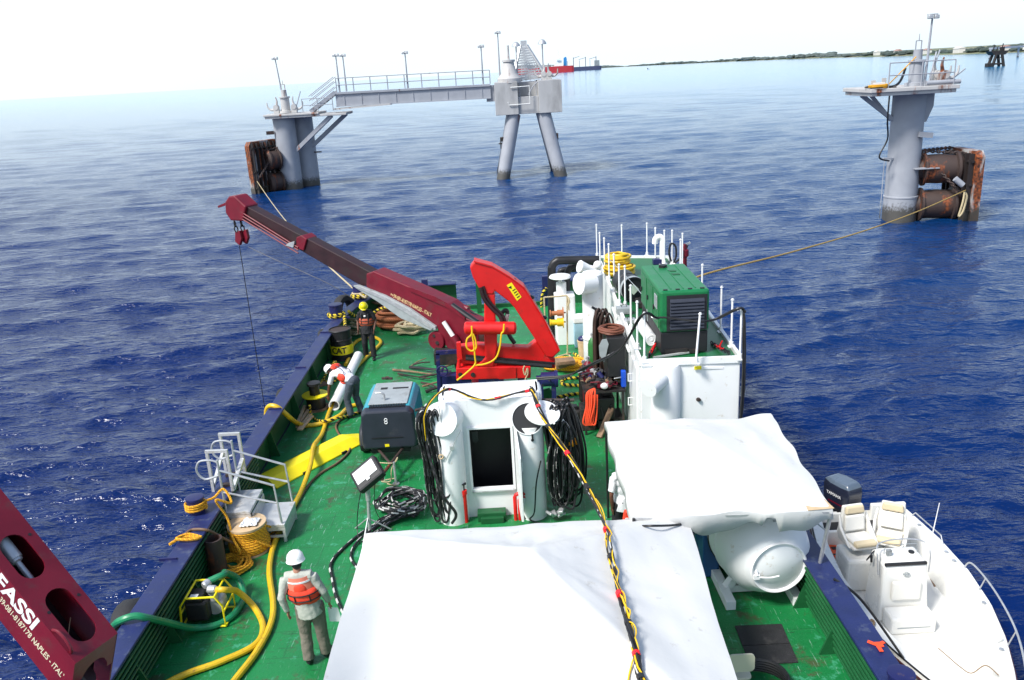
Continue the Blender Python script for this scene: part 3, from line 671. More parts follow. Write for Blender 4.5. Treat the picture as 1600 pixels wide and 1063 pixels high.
# concrete block dolphin
YB = 82.2
tl = GY(767, 130, YB); br = GY(877, 172, YB); zt2 = tl.z; zb = br.z-.2
r = thing('berthing_dolphin', (2.6, 84, 0), 'concrete block platform on splayed pile legs with lattice gangway tower on top', 'dolphin')
xl, xr = tl.x+.3, br.x+.1
m = MB(); y0, y1 = YB, YB+5.5
m.bb((xl, y0, zb), (xl+2.2, y1, zt2)); m.bb((xr-2.2, y0+.003, zb), (xr, y1-.003, zt2)); m.bb((xl+2.2, y0+.25, zb+.003), (xr-2.2, y1-.25, zt2-1.4)); 
m.bb((xl+2.2, y0+2.0, zt2-1.4), (xr-2.2, y1-.3, zt2-.12))
m.build('concrete_cap', mConc, r, smooth=0, bevel=.04)
for sx_, sy_ in ((-1, 0), (1, 0), (-1, 1), (1, 1)):
    m = MB(); cxm = (xl+xr)/2; tp = V((cxm+sx_*1.45, y0+.9+sy_*3.6, zb)); bt = V((cxm+sx_*(3.15), y0-.2+sy_*6.2, -1.5)); 
    bt = tp.lerp(bt, 1.0); m.cyl(bt, tp, .62, .66, 24); m.build('leg', mDGrey, r)
cx = (xl+xr)/2
# lattice gangway tower, base wide and tip narrow, leaning away
m = MB(); base = [V((cx-1.35, y0+2.2, zt2)), V((cx+2.1, y0+2.2, zt2)), V((cx+2.1, y0+4.8, zt2)), V((cx-1.35, y0+4.8, zt2))]
tip = GY(818, 68, y0+4.4)
tips = [tip+V((-.35, -.3, -.2)), tip+V((.3, -.3, -.2)), tip+V((.3, .3, -.2)), tip+V((-.35, .3, -.2))]
for i in range(4): m.bar(base[i], tips[i], .22)
for k in range(1, 14):
    t = k/14; q = [base[i].lerp(tips[i], t) for i in range(4)]
    for i in range(4): m.bar(q[i], q[(i+1) % 4], .11)
    q2 = [base[i].lerp(tips[i], (k-1)/14) for i in range(4)]
    m.bar(q2[0], q[1], .08); m.bar(q2[3], q[2], .08); m.bar(q2[0], q[3], .08)
m.box(tip, (.6, .6, .5)); m.build('lattice_tower', mSteel, r, smooth=0)
m = MB()
for k in range(6): m.cyl(base[0].lerp(base[1], .25+k*.12), tip+V((-.2+.07*k, -.35, -.3)), .035, seg=5)
m.build('cable', mDGrey, r)
m = MB(); c = V((cx-1.7, y0+1.1, zt2-.1)); m.lathe(c, [(1.15, 0), (1.15, .4), (.75, .9), (.5, 1.9), (.62, 1.92), (.62, 2.1), (.12, 2.12), (.1, 3.4)], seg=16); m.build('capstan', mDGreyR, r)
for x, h in ((cx-.9, 3.2), (cx+1.6, 3.3)):
    m = MB(); m.cyl((x, y0+1.9, zt2), (x, y0+1.9, zt2+h), .06, seg=6); lp = m.build('lamp_post', mDGrey, r)
    m = MB(); m.lathe((x, y0+1.9, zt2+h-.05), [(.42, 0), (.40, .15), (.2, .4), (.05, .45)], seg=12); m.build('lamp_head', mSteel, lp)
lamp_post(r, V((xl+.6, y0+4, zt2)), 4.6)
mooring_hook(r, V((xr-1.6, y0+1, zt2)), -1); mooring_hook(r, V((xr-1.0, y0+2.2, zt2)), 1)
m = MB(); m.tube([V((xl+1.5, y0-.12, zt2-.5)), V((xl+3.3, y0-.12, zt2-.45)), V((xl+3.3, y0-.12, zt2-2.05)), V((xl+1.3, y0-.12, zt2-2.1)), V((xl+1.2, y0-.12, zt2-1.8))], .05, 6); m.build('pipe_rail', mShipW, r)
m = MB(); railing(m, [V((xl+2.4, y0+.5, zt2-1.35)), V((xr-2.4, y0+.5, zt2-1.35))], 1.3, 1, .03, 1.5); m.rope([V((cx, y0+.4, zt2-1.3)), V((cx+.6, y0+.4, zt2-.4)), V((cx+1.4, y0+.5, zt2)), V((cx+1, y0+.5, zt2-1.2))], .05)
m.build('small_railing', mDGrey, r)
m = MB(); m.bb((xl-.8, y0+.6, zb+1.3), (xl, y0+1.4, zb+2.8)); m.build('landing_bracket', mDGrey, r, smooth=0)
m = MB(); zq = 3.7; tq = (zb-zq)/(zb+1.5); lx_ = 1.45+1.7*tq+.6; yq = y0+.9-1.1*tq; m.box((cx-lx_-.12, yq, zq), (.45, .4, .4)); m.bar((cx-lx_+.3, yq, zq-.4), (cx-lx_-.5, yq, zq-.4), .12); m.bar((cx-lx_-.3, yq, zq-.9), (cx-lx_-.3, yq, zq), .1); m.build('pile_bracket', mDark, r, bevel=.02)
m = MB(); m.box((cx+lx_+.05, yq, zq), (.25, .4, .6)); m.build('pile_bracket', mDark, r, bevel=.02)
# another dolphin line behind, under the block (far pile pair)

# far small dolphin at right
pc = G(1563, 104, 0); pc.y += 2
r = thing('mooring_dolphin', pc, 'small dark four-legged steel tower standing alone in the water near the shore', 'mooring dolphin')
H_ = GY(1563, 83, pc.y).z
for sx_, sy_ in ((-1, 0), (1, 0), (-1, 1), (1, 1)):
    m = MB(); m.cyl(pc+V((sx_*2.9, sy_*4, -1)), pc+V((sx_*1.2, sy_*3.2, H_)), .65, seg=10); m.build('leg', mDark, r)
m = MB(); m.prism([pc+V((-4.4, -.5, H_+1)), pc+V((4.4, -.5, H_+1)), pc+V((2.6, -.5, H_-.8)), pc+V((-2.6, -.5, H_-.8))], (0, 5, 0)); m.build('platform', mDark, r, smooth=0)
m = MB(); m.box(pc+V((-4.2, 0, .8)), (3, 2.5, 1.8)); m.bar(pc+V((-3, 0, 1.2)), pc+V((3, 0, 1.2)), .8, .8); m.bar(pc+V((-.5, 0, 3)), pc+V((1.8, 0, 5)), .4); m.build('fender', mDark, r, smooth=0, bevel=.3)
m = MB()
for x, h in ((-2.6, 2.6), (-1, 1.6), (1.4, 3.2), (2.2, 1.8)): m.bar(pc+V((x, 1, H_+1)), pc+V((x+.5, 1, H_+1+h)), .35)
m.box(pc+V((1.6, 1, H_+1.8)), (1.6, 1.6, 1.6)); m.build('winch', mDark, r, smooth=0)
# ================================================================ the work vessel
D = 2.0; RZ = 2.85
vessel = thing('work_vessel', (0, 10, 0), 'long work vessel with green painted deck and blue topped bulwarks carrying all the gear', 'ship')
XL, XR = -5.62, 4.42
outl = [V((XL, -8, 0)), V((XL, 5, 0)), V((XL, 14, 0)), V((XL, 22, 0)), V((-5.55, 24.5, 0)), V((-5.3, 26.4, 0)), V((-4.85, 27.8, 0)), V((-4.1, 28.7, 0)), V((-3.2, 29.0, 0)), V((-1.9, 29.05, 0))]
front = spline(outl, 8)
deckpts = [V((p.x+.08, p.y-(.08 if p.x > -5 else 0), D)) for p in front]+[V((-1.9, 28.4, D)), V((1.2, 28.4, D)), V((4.3, 28.4, D)), V((4.34, 26, D)), V((4.34, -8, D))]
m = MB(); m.prism([V((p.x, p.y, D)) for p in deckpts], (0, 0, -.05)); m.build('deck', mDeck, vessel, smooth=0)
def sweep(m, path, sec, side):
    """sec: list of (inward, z)"""
    n = len(path); vs = []; k = len(sec)
    for i, p in enumerate(path):
        t = (path[min(i+1, n-1)]-path[max(i-1, 0)]); t.z = 0; t.normalize(); inn = V((t.y, -t.x, 0))*side
        for a, z in sec: vs.append(V((p.x, p.y, 0))+inn*a+V((0, 0, z)))
    b = len(m.v); m.v += vs
    for i in range(n-1):
        for j in range(k):
            j2 = (j+1) % k; m.face([b+i*k+j, b+i*k+j2, b+(i+1)*k+j2, b+(i+1)*k+j])
    m.face([b+j for j in range(k)]); m.face([b+(n-1)*k+j for j in range(k)][::-1])
m = MB(); hp = front+[V((1.2, 28.5, 0)), V((4.3, 28.5, 0)), V((4.42, 26, 0)), V((4.42, -8, 0))]
sweep(m, front, [(0, -1), (0, D+.02), (.1, D+.02), (.1, -1)], 1)
sweep(m, [V((-1.9, 28.5, 0)), V((4.42, 28.5, 0)), V((4.42, 27, 0)), V((4.42, -8, 0))], [(0, -1), (0, D-.01), (.1, D-.01), (.1, -1)], 1)
m.build('hull_side', mHull, vessel, smooth=0)
m = MB(); sweep(m, front, [(0, D+.02), (0, RZ-.03), (.07, RZ-.03), (.07, D+.02)], 1); lb = m.build('bulwark', mGreenB, vessel, smooth=40)
m = MB(); sweep(m, front, [(-.03, RZ-.03), (-.03, RZ+.02), (.33, RZ+.02), (.33, RZ-.03)], 1)
c = m.build('rail_cap', mBlueRail, lb, smooth=40, bevel=.01)
m = MB(); rp_ = [V((XR, 15.2, 0)), V((XR, 2, 0)), V((XR, -8, 0))]
sweep(m, rp_, [(0, D), (0, RZ-.03), (.07, RZ-.03), (.07, D)], 1); rb = m.build('bulwark', mGreenB, vessel, smooth=0)
m = MB(); sweep(m, rp_, [(-.03, RZ-.03), (-.03, RZ+.02), (.33, RZ+.02), (.33, RZ-.03)], 1); m.build('rail_cap', mBlueRail, rb, smooth=0, bevel=.01)
m = MB(); fr = [V((1.25, 28.45, 0)), V((4.4, 28.45, 0))]; sweep(m, fr, [(0, D), (0, RZ), (.08, RZ), (.08, D)], 1); fb = m.build('bulwark', mGreenB, vessel, smooth=0)
m = MB(); sweep(m, fr, [(-.05, RZ), (-.05, RZ+.05), (.25, RZ+.05), (.25, RZ)], 1); m.build('rail_cap', mBlueRail, fb, smooth=0)
m = MB(); m.bb((-1.9, 28.35, D), (1.2, 28.47, D+.13)); m.build('coaming', mGreenB, vessel, smooth=0)
# horizontal pipe rails in front of the plating
for k in range(7):
    m = MB(); z = D+.10+k*.105; m.tube([V((XL+.22+.012*k, -7, z)), V((XL+.22+.012*k, 15.6, z))], .022, 8); m.build('side_pipe', mGreenB, vessel)
    m = MB(); m.tube([V((XR-.22-.012*k, -7, z)), V((XR-.22-.012*k, 12.9, z))], .022, 8); m.build('side_pipe', mGreenB, vessel)
for k in range(17):
    y = -2+k*1.05
    m = MB(); m.prism([V((XL+.07, y, D)), V((XL+.42, y, D)), V((XL+.12, y, RZ-.05)), V((XL+.07, y, RZ-.05))], (0, .03, 0)); m.build('frame_bracket', mGreenB, vessel, smooth=0)
    if y < 13: 
        m = MB(); m.prism([V((XR-.07, y, D)), V((XR-.42, y, D)), V((XR-.12, y, RZ-.05)), V((XR-.07, y, RZ-.05))], (0, .03, 0)); m.build('frame_bracket', mGreenB, vessel, smooth=0)
for k in range(5):
    y = 17+k*2.2; m = MB(); m.prism([V((XL+.07, y, D)), V((XL+.3, y, D)), V((XL+.12, y, RZ-.05)), V((XL+.07, y, RZ-.05))], (0, .03, 0)); m.build('frame_bracket', mGreenB, vessel, smooth=0)
def bollard(px, py, h=.42, r=.12, top=True):
    p = G(px, py, RZ+.02); m = MB(); m.lathe(p-V((0, 0, .01)), [(r, 0), (r, h-.05), (r*1.12, h-.04), (r*1.12, h), (r*.9, h+.005)], seg=18)
    m.build('bollard', mNavy, vessel, bevel=0); return p
BL1 = bollard(308, 800, .30, .14); BL2 = bollard(526, 495, .42, .2); BL3 = bollard(562, 467, .5, .2); BL4 = bollard(648, 452, .25, .14)
m = MB(); p = G(665, 459, RZ+.02); m.bar(p, p+V((0, 0, .5)), .2); m.build('post', mNavy, vessel, smooth=0)
m = MB(); p = GY(853, 470, 28.3); m.bar(p-V((0, 0, .6)), p+V((0, 0, .9)), .22); m.build('post', mNavy, vessel, smooth=0)
m = MB(); p = GY(752, 520, 27.8); m.bar(V((p.x, p.y, D)), V((p.x, p.y, D+1.6)), .16); m.build('post', mGreenB, vessel, smooth=0)
m = MB(); a = GY(700, 492, 28.0); b = GY(752, 488, 28.0); m.cyl(a, b, .05); m.build('cross_bar', mBlack, vessel)
for (px, py) in ((470, 575), (508, 520), (540, 497), (430, 640), (263, 875)):  # pad eyes/weld tabs on the rail cap
    p = G(px, py, RZ+.02); m = MB(); m.bar(p+V((-.14, 0, .01)), p+V((.14, 0, .01)), .03, .05); m.build('weld_tab', mNavy, vessel, smooth=0)

# tyres hanging outside
tg = 'rubber tyre fenders hung outside the left bulwark'
def tyre(px, py, z, lab, r=.42, tilt=0, x=None):
    p = G(px, py, z); p.x = XL-.24 if x is None else x
    m = MB(); n = 30
    prof = [(r*.52, -.10), (r*.60, -.15), (r*.93, -.15), (r, -.09), (r, .09), (r*.93, .15), (r*.60, .15), (r*.52, .10)]
    vs = []; 
    ax = V((1, tilt, .12)).normalized(); d_, s_, u_ = frame_of(ax)
    for k in range(n):
        a = 2*math.pi*k/n; e = s_*math.cos(a)+u_*math.sin(a)
        for q, (rr, h) in enumerate(prof): vs.append(p+e*(rr*(1+(.012 if (k % 2 and 2 < q < 5) else 0)))+ax*h)
    K = len(prof); fs = [(i*K+j, i*K+(j+1) % K, ((i+1) % n)*K+(j+1) % K, ((i+1) % n)*K+j) for i in range(n) for j in range(K)]
    m.add(vs, fs); o = single(m, 'tyre_fender', mRubber, lab, 'tyre fender', tg, smooth=50)
tyre(430, 632, 2.1, 'tyre fender outside the rail where the yellow hose crosses it, level with the white pipe')
tyre(499, 535, 2.1, 'tyre fender outside the rail level with the black and yellow drum')
tyre(524, 484, 2.35, 'big dark tyre fender at the corner of the bulwark behind the first blue bollard', .5, -.5, -5.75)
tyre(192, 985, 2.3, 'scuffed tyre fender outside the rail where the green hose goes over the side', .45)

# ropes on the bollards
def rope_thing(name, pts, r, mt, label, cat, n=8, seg=6, group=None, closed=False, **k):
    m = MB(); m.rope(pts, r, n, seg, closed); return single(m, name, mt, label, cat, group, **k)
def wrap(c, r, h, turns, n=14):
    return [V((c.x+r*math.cos(2*math.pi*i/n), c.y+r*math.sin(2*math.pi*i/n), c.z+h*i/(n*turns))) for i in range(n*turns+1)]
# mooring lines
rope_thing('mooring_line', [MOOR_L, MOOR_L.lerp(BL3, .25)-V((0, 0, .35)), MOOR_L.lerp(BL3, .5)-V((0, 0, .5)), MOOR_L.lerp(BL3, .75)-V((0, 0, .35)), BL3+V((-.1, .2, .2))]+wrap(BL3+V((0, 0, .12)), .22, .12, 2), .03, mPaleRope,
           'thin pale mooring line running from the left dolphin fender to the corner bollard', 'mooring line')
e = GY(1092, 432, 22.0)
rope_thing('mooring_line', [MOOR_R, MOOR_R.lerp(e, .3)-V((0, 0, .28)), MOOR_R.lerp(e, .55)-V((0, 0, .34)), MOOR_R.lerp(e, .8)-V((0, 0, .2)), e, e+V((-.5, -.4, -.35)), e+V((-.9, -.6, -.9))], .028, rope_mat('dull_yellow_rope', (.62, .42, .12), (.30, .18, .05), 9),
           'yellow mooring line running from the right dolphin fender to the deckhouse side', 'mooring line', 14)
rope_thing('mooring_rope', wrap(BL2+V((0, 0, .02)), .24, .1, 2)+[BL2+V((.3, -.3, 0)), BL2+V((.42, -.9, -.2)), BL2+V((.45, -.9, -.8))], .05, mBYRope, 'black and yellow rope wound round the blue corner bollard and hanging inboard', 'rope')
rope_thing('mooring_rope', [BL2+V((.35, .2, .1)), G(556, 494, RZ-.15), G(575, 493, RZ-.2), G(592, 484, RZ-.05), G(612, 478, RZ+.1), G(640, 470, RZ+.2)], .05, mBYRope, 'black and yellow rope stretched along the inside of the far bulwark toward the boom', 'rope')
rope_thing('mooring_rope', wrap(BL3+V((0, 0, .08)), .24, .08, 2)+[BL3+V((.5, .2, .02)), BL3+V((1.2, .3, .05))], .05, mBYRope, 'black and yellow rope looped on the blue bollard under the grey trough', 'rope')
rope_thing('mooring_rope', wrap(BL4+V((0, 0, .08)), .18, .08, 2)+[BL4+V((.5, .1, -.02))], .05, mBYRope, 'short black and yellow rope on the bollard above the maroon boom', 'rope')

# ---------------------------------------------------------------- left side gear
# yellow ramp
A, B, Cc, E_ = G(400, 747, D), G(516, 689, D), G(546, 707, D), G(425, 768, D)
ax = (B-A).normalized(); rt = V((ax.y, -ax.x, 0)); L_ = (B-A).length; wd = .62
m = MB(); a0 = A.copy(); a0.x = max(a0.x, -5.35)
sec = [(0, 0), (0, .14), (.10, .17), (.38, .17), (.62, .03), (.62, 0)]
vs = [a0+rt*x+V((0, 0, z))+ax*t for t in (-.25, L_) for x, z in [(x, z*(1 if t < 0 else 1)) for x, z in sec]]
vs += [a0+rt*(.12+x*.8)+ax*(L_+.45)+V((0, 0, .0 if z < .1 else .02)) for x, z in sec]
fs = []
for i in range(2):
    for j in range(6): fs.append((i*6+j, i*6+(j+1) % 6, (i+1)*6+(j+1) % 6, (i+1)*6+j))
fs += [(5, 4, 3, 2, 1, 0), (12, 13, 14, 15, 16, 17)]
m.add(vs, fs); r = thing('ramp', a0, 'long bright yellow wedge ramp lying on the deck beside the left bulwark', 'ramp'); m.build('ramp_body', mYel, r, smooth=0, bevel=.01)
for t in (.25, .78):
    m = MB(); c = a0+ax*(L_*t)+rt*.625+V((0, 0, .035)); m.bar(c-ax*.07, c+ax*.07, .03, .05); m.build('foot_slot', mBlack, r, smooth=0)

# aluminium boarding steps
s0 = G(405, 797, D+.68); s0.x = -4.85
r = thing('boarding_steps', (-4.9, s0.y+.4, D), 'aluminium two-tread boarding steps with tubular handrails beside the rail', 'steps')
y0, y1 = s0.y, s0.y+.85; x0, x1, x2 = -5.42, -4.86, -4.28
m = MB(); m.bb((x0, y0, D+.60), (x1, y1, D+.66)); m.build('upper_tread', mAlu, r, smooth=0, bevel=.008)
m = MB(); m.bb((x1+.005, y0, D+.30), (x2, y1, D+.36)); m.build('lower_tread', mAlu, r, smooth=0, bevel=.008)
for x, z in ((x0+.03, .6), (x1-.03, .6), (x2-.03, .3)):
    for y in (y0+.03, y1-.03): m = MB(); m.bar((x, y, D), (x, y, D+z), .045); m.build('leg', mAlu, r, smooth=0)
m = MB(); m.bar((x0, y0+.02, D+.56), (x1, y0+.02, D+.56), .03, .07); m.bar((x1, y0+.02, D+.27), (x2, y0+.02, D+.27), .03, .07); m.bar((x0, y0+.02, D+.12), (x2, y0+.02, D+.12), .03, .04)
m.build('frame', mAlu, r, smooth=0)
m = MB(); m.bb((x2-.03, y0+.06, D+.05), (x2-.008, y1-.06, D+.29)); m.build('riser', mAlu, r, smooth=0)
m = MB(); m.bb((x1+.01, y0+.06, D+.36), (x1+.03, y1-.06, D+.59)); m.build('riser', mAlu, r, smooth=0)
for y in (y0+.05, y1+.02):
    m = MB(); hh = 1.02
    top = [V((x0+.12, y, D+.1)), V((x0+.12, y, D+.66+hh))]; m.tube(top, .022, 8)
    m.tube(spline([V((x0+.12, y, D+.66+hh-.05)), V((x0+.0, y, D+.66+hh)), V((x0-.2, y, D+.66+hh-.02)), V((x0-.27, y, D+.66+hh-.2)), V((x0-.15, y, D+.66+hh-.36)), V((x0+.1, y, D+.66+hh-.3))], 5), .02, 8)
    m.tube([V((x0+.12, y, D+.66+hh*.8)), V((x2-.1, y, D+.36+hh*.75)), V((x2-.06, y, D+.36))], .022, 8)
    m.tube([V((x0+.12, y, D+.66+hh*.38)), V((x2-.08, y, D+.36+hh*.40))], .02, 8)
    m.build('handrail', mSteel, r)
# gangway gate on the rail
r = thing('gangway_gate', (-5.7, 14, RZ), 'bare aluminium gangway gate frame standing on the outer rail', 'gate')
g0 = G(322, 782, RZ); g0.x = -5.66
for k, yy in enumerate((0, .75)):
    b = V((-5.62, g0.y+yy+.3, RZ+.02)); m = MB()
    m.bar(b, b+V((0, 0, .8)), .05); m.bar(b+V((.36, -.02, 0)), b+V((.36, -.02, .78)), .05); m.bar(b+V((-.025, 0, .8)), b+V((.385, -.02, .8)), .05); m.build('upright_frame', mAlu, r, smooth=0)
m = MB(); b = V((-5.62, g0.y+.3, RZ)); m.bar(b+V((0, 0, .1)), b+V((0, .75, .45)), .05); m.bar(b+V((.36, 0, .05)), b+V((.36, .75, .3)), .07); m.build('brace', mAlu, r, smooth=0)
m = MB(); m.box(b+V((.2, .6, .05)), (.3, .12, .05)); m.box(b+V((.2, .2, .04)), (.25, .1, .04)); m.build('hinge_plate', mRust, r, smooth=0)

# rope drum with a rag
p = G(392, 858, D); p.x = max(p.x, -4.95)
r = thing('rope_drum', p, 'big plywood drum wound with thick yellow rope beside the boarding steps', 'rope drum')
m = MB(); m.cyl(p, p+V((0, 0, .03)), .36, seg=30); m.build('flange', mPly, r)
m = MB(); m.cyl(p+V((0, 0, .50)), p+V((0, 0, .54)), .34, seg=30); m.build('flange', mPly, r)
m = MB()
for k in range(11): m.ring(p+V((0, 0, .06+k*.041)), .325+.02*math.sin(k*.7)-k*.002, .024, seg=36)
m.rope([p+V((.2, -.25, .3)), p+V((.36, -.16, .15)), p+V((.44, 0, .03)), p+V((.25, .4, .02)), p+V((.4, .3, .2)), p+V((.3, .1, .4))], .022)
m.cyl(p+V((0, 0, .04)), p+V((0, 0, .5)), .3, seg=24); m.build('rope_winding', mYelRope, r)
m = MB(); q = p+V((.08, -.06, .545)); rr = random.Random(4); vs = []
for i in range(9):
    for j in range(9): vs.append(q+V(((i-4)*.036+rr.uniform(-.014, .014), (j-4)*.034+rr.uniform(-.014, .014), .025+rr.uniform(0, .055)*(1 if 0 < i < 8 and 0 < j < 8 else .1))))
m.add(vs, [(i*9+j, i*9+j+1, i*9+j+10, i*9+j+9) for i in range(8) for j in range(8)]); single(m, 'rag', mWhiteC, 'crumpled white rag lying on top of the yellow rope drum', 'rag', smooth=0, solid=.006)
# loose rope coil
def coil(c, r0, r1, n, h, rad, jit=.02, seed=1, sq=1.0):
    rr = random.Random(seed); pts = []
    for i in range(n*10):
        t = i/(n*10); a = 2*math.pi*i/10; r_ = r0+(r1-r0)*abs(math.sin(t*math.pi*2.3+rr.uniform(-.2, .2)))
        pts.append(V((c.x+(r_+rr.uniform(-jit, jit))*math.cos(a), c.y+(r_*sq+rr.uniform(-jit, jit))*math.sin(a), c.z+rad+h*t+rr.uniform(0, jit*.6))))
    return pts
p = G(363, 888, D); p.x = max(p.x, -5.05)
rope_thing('rope_coil', coil(p, .12, .33, 9, .10, .018, .03, 3), .02, mYelRope, 'flat coil of thin yellow rope on deck below the rope drum', 'rope', 4)
# rope tangle on blue bollard by the steps
b1 = BL1+V((0, 0, .06))
rope_thing('mooring_rope', wrap(b1, .17, .14, 3)+[b1+V((.3, .1, .15)), b1+V((.45, .2, .25)), b1+V((.6, .05, .05)), b1+V((.4, -.1, .2)), b1+V((.5, 0, -.2)), b1+V((.62, -.2, -.5)), b1+V((.75, -.35, -.72)), G(352, 868, D+.03), G(372, 862, D+.03)], .022, mYelRope, 'orange-yellow rope tangled round the blue bollard above the rope drum', 'rope')
p = G(287, 845, RZ+.03)
rope_thing('mooring_rope', [p+V((-.2, -.1, 0)), p+V((-.05, .05, .03)), p+V((.1, .06, .03)), p+V((.25, 0, .03)), p+V((.1, -.06, .05)), p+V((-.1, -.02, .06)), p+V((.05, .1, .06)), p+V((.28, .05, .02))], .025, mYelRope, 'short end of brown-yellow rope knotted on top of the rail', 'rope')
# rusty pipe stub
p = G(333, 900, D); p.x = max(p.x, -5.2); r_ = MB(); r_.lathe(p, [(.15, 0), (.15, .72), (.115, .72), (.115, .3)], seg=20); single(r_, 'pipe_stub', mRust, 'open rusty dark pipe stub standing upright inside the left bulwark', 'pipe')

# water pump in a yellow frame
p = G(313, 968, D); p.x = max(p.x, -4.98)
r = thing('water_pump', p, 'engine-driven water pump inside a yellow tube frame', 'pump')
hx, hy, hh = .34, .24, .55
for y in (-hy, hy):
    m = MB(); q = [p+V((x, y, z)) for x, z in ((-hx, .03), (-hx+.04, hh*.75), (-hx+.14, hh), (hx-.1, hh), (hx, hh*.7), (hx, .03))]; m.tube(q+[q[0]], .017, 8); m.build('frame_loop', mYel, r)
m = MB()
for x, z in ((-hx, .03), (hx, .03), (-hx+.14, hh), (hx-.1, hh), (-hx+.02, hh*.5), (hx, hh*.5)): m.tube([p+V((x, -hy, z)), p+V((x, hy, z))], .016, 8)
m.build('cross_tube', mYel, r)
m = MB(); m.box(p+V((-.10, 0, .25)), (.34, .36, .34)); m.build('engine', mBlack, r, smooth=0, bevel=.04)
m = MB(); m.box(p+V((-.12, -.02, .45)), (.26, .3, .09)); m.build('fuel_tank', mBlackM, r, smooth=0, bevel=.03)
m = MB(); m.box(p+V((-.12, -.1, .498)), (.12, .08, .006)); m.build('sticker', mWhiteC, r, smooth=0)
m = MB(); m.lathe(p+V((.12, .1, .22)), [(.13, -.12), (.15, -.08), (.15, .08), (.12, .14)], axis=(0, 1, 0), seg=18); m.lathe(p+V((.14, 0, .35)), [(.06, 0), (.06, .12), (.075, .12), (.075, .2), (.06, .21)], seg=14); m.build('pump_casing', mSteel, r)
m = MB(); m.lathe(p+V((.08, -.04, .56)), [(.05, 0), (.065, .02), (.065, .12), (.05, .14)], axis=(1, -.1, 0), seg=14); m.lathe(p+V((0, .02, .58)), [(.05, 0), (.065, .02), (.065, .1), (.05, .12)], axis=(.5, .8, 0.15), seg=14); m.build('coupling', mSteel, r)
pout = p+V((.22, -.06, .56)); pin = p+V((.05, .12, .6))
z0 = D+.055
rope_thing('suction_hose', [G(172, 985, RZ-.8), G(178, 978, RZ-.2), G(188, 970, RZ+.07), G(210, 963, RZ+.12), G(232, 966, RZ+.02), G(262, 973, D+.55), G(300, 981, D+.12), G(340, 976, z0), G(368, 957, z0), G(381, 930, z0), G(372, 905, z0+.15), G(352, 895, z0+.4), pin+V((.2, .15, .02)), pin], .052, mGreenHose, 'thick green suction hose curling from the pump over the left rail', 'hose', 8, 10)
rope_thing('discharge_hose', [pout, pout+V((.15, -.02, 0)), G(372, 925, z0+.25), G(398, 950, z0), G(411, 980, z0), G(398, 1008, z0), G(345, 1034, z0), G(272, 1062, z0), G(180, 1120, z0), G(100, 1200, z0)], .048, mYelHose, 'yellow hose leading from the pump frame toward the bottom edge', 'hose', 8, 10)
z0 = D+.05
rope_thing('deck_hose', [G(300, 1150, z0), G(367, 1063, z0), G(400, 1020, z0), G(422, 978, z0), G(427, 944, z0), G(421, 888, z0), G(433, 838, z0), G(460, 789, z0), G(474, 760, z0+.03), G(485, 727, z0+.19), G(490, 698, z0+.19), G(503, 679, z0), G(510, 657, z0), G(516, 640, z0), G(530, 610, z0), G(556, 575, z0), G(587, 545, z0), G(595, 534, z0), G(583, 527, z0+.03), G(562, 531, z0), G(551, 540, z0), G(549, 552, z0), G(540, 570, z0)], .05, mYelHose, 'long yellow deck hose running over the ramp to the black drum', 'hose', 8, 10)
rope_thing('deck_hose', [G(416, 660, RZ-.4), G(417, 640, RZ-.05), G(424, 634, RZ+.08), G(436, 638, RZ+.02), G(452, 652, D+.6), G(464, 661, D+.15), G(480, 665, z0), G(505, 661, z0+.02), G(530, 650, z0+.08), G(544, 637, z0), G(560, 632, z0)], .055, mYelHose, 'short yellow hose hanging over the left rail near the bending worker', 'hose', 8, 10)
rope_thing('deck_hose', [G(566, 643, z0), G(545, 648, D+.03), G(530, 658, D+.03), G(525, 668, D+.03), G(532, 682, D+.03), G(545, 694, D+.03), G(545, 706, D+.03), G(528, 723, D+.03), G(502, 739, D+.03), G(483, 757, D+.03), G(460, 793, D+.03), G(428, 836, D+.03), G(405, 852, D+.05), G(385, 856, D+.12), G(352, 843, D+.5), G(325, 829, RZ+.02), G(300, 828, RZ+.04), G(289, 836, RZ+.03)], .024, mBrownHose, 'thin brown air hose snaking between the ramp and compressor to the left rail', 'hose', 10, 8)
rope_thing('deck_rope', [G(484, 634, z0+.3), G(486, 648, z0), G(494, 656, D+.04), G(508, 658, z0+.1), G(530, 653, z0+.1), G(548, 649, D+.04), G(568, 641, D+.04)], .03, mBYRope, 'black and yellow rope lying beside the small cable reel toward the compressor', 'rope', 8, 8)
# cable reel yellow/black near the rail
p = G(495, 638, D); p.x = max(p.x, -5.15); r = thing('cable_reel', p, 'small upright black and yellow cable reel beside timber offcuts at the left bulwark', 'cable reel')
m = MB(); m.cyl(p, p+V((0, 0, .04)), .32, seg=26); m.build('base_flange', mWood, r)
m = MB(); m.lathe(p, [(.24, .04), (.24, .34)], seg=24); m.build('cable_winding', mBlack, r)
m = MB(); m.lathe(p, [(.17, .34), (.17, .36), (.33, .36), (.33, .385), (.15, .385)], seg=30); m.build('top_flange', mYel, r)
m = MB(); m.lathe(p, [(.13, .385), (.13, .62), (.17, .64), (.17, .70), (.06, .71)], seg=20); m.build('hub', mBlack, r)
for i, (a, b) in enumerate((((462, 668), (482, 640)), ((466, 672), (486, 645)), ((459, 664), (476, 634)), ((470, 672), (488, 650)))):
    q0, q1 = G(a[0], a[1], D+.02+.03*i), G(b[0], b[1], D+.05+.03*i); q0.x = max(q0.x, -5.3); q1.x = max(q1.x, -5.35)
    single(MB().bar(q0, q1, .07, .03), 'timber_batten', mPly, 'pale timber batten leaning in a small bundle beside the small cable reel', 'timber', 'pale battens by the cable reel', smooth=0)
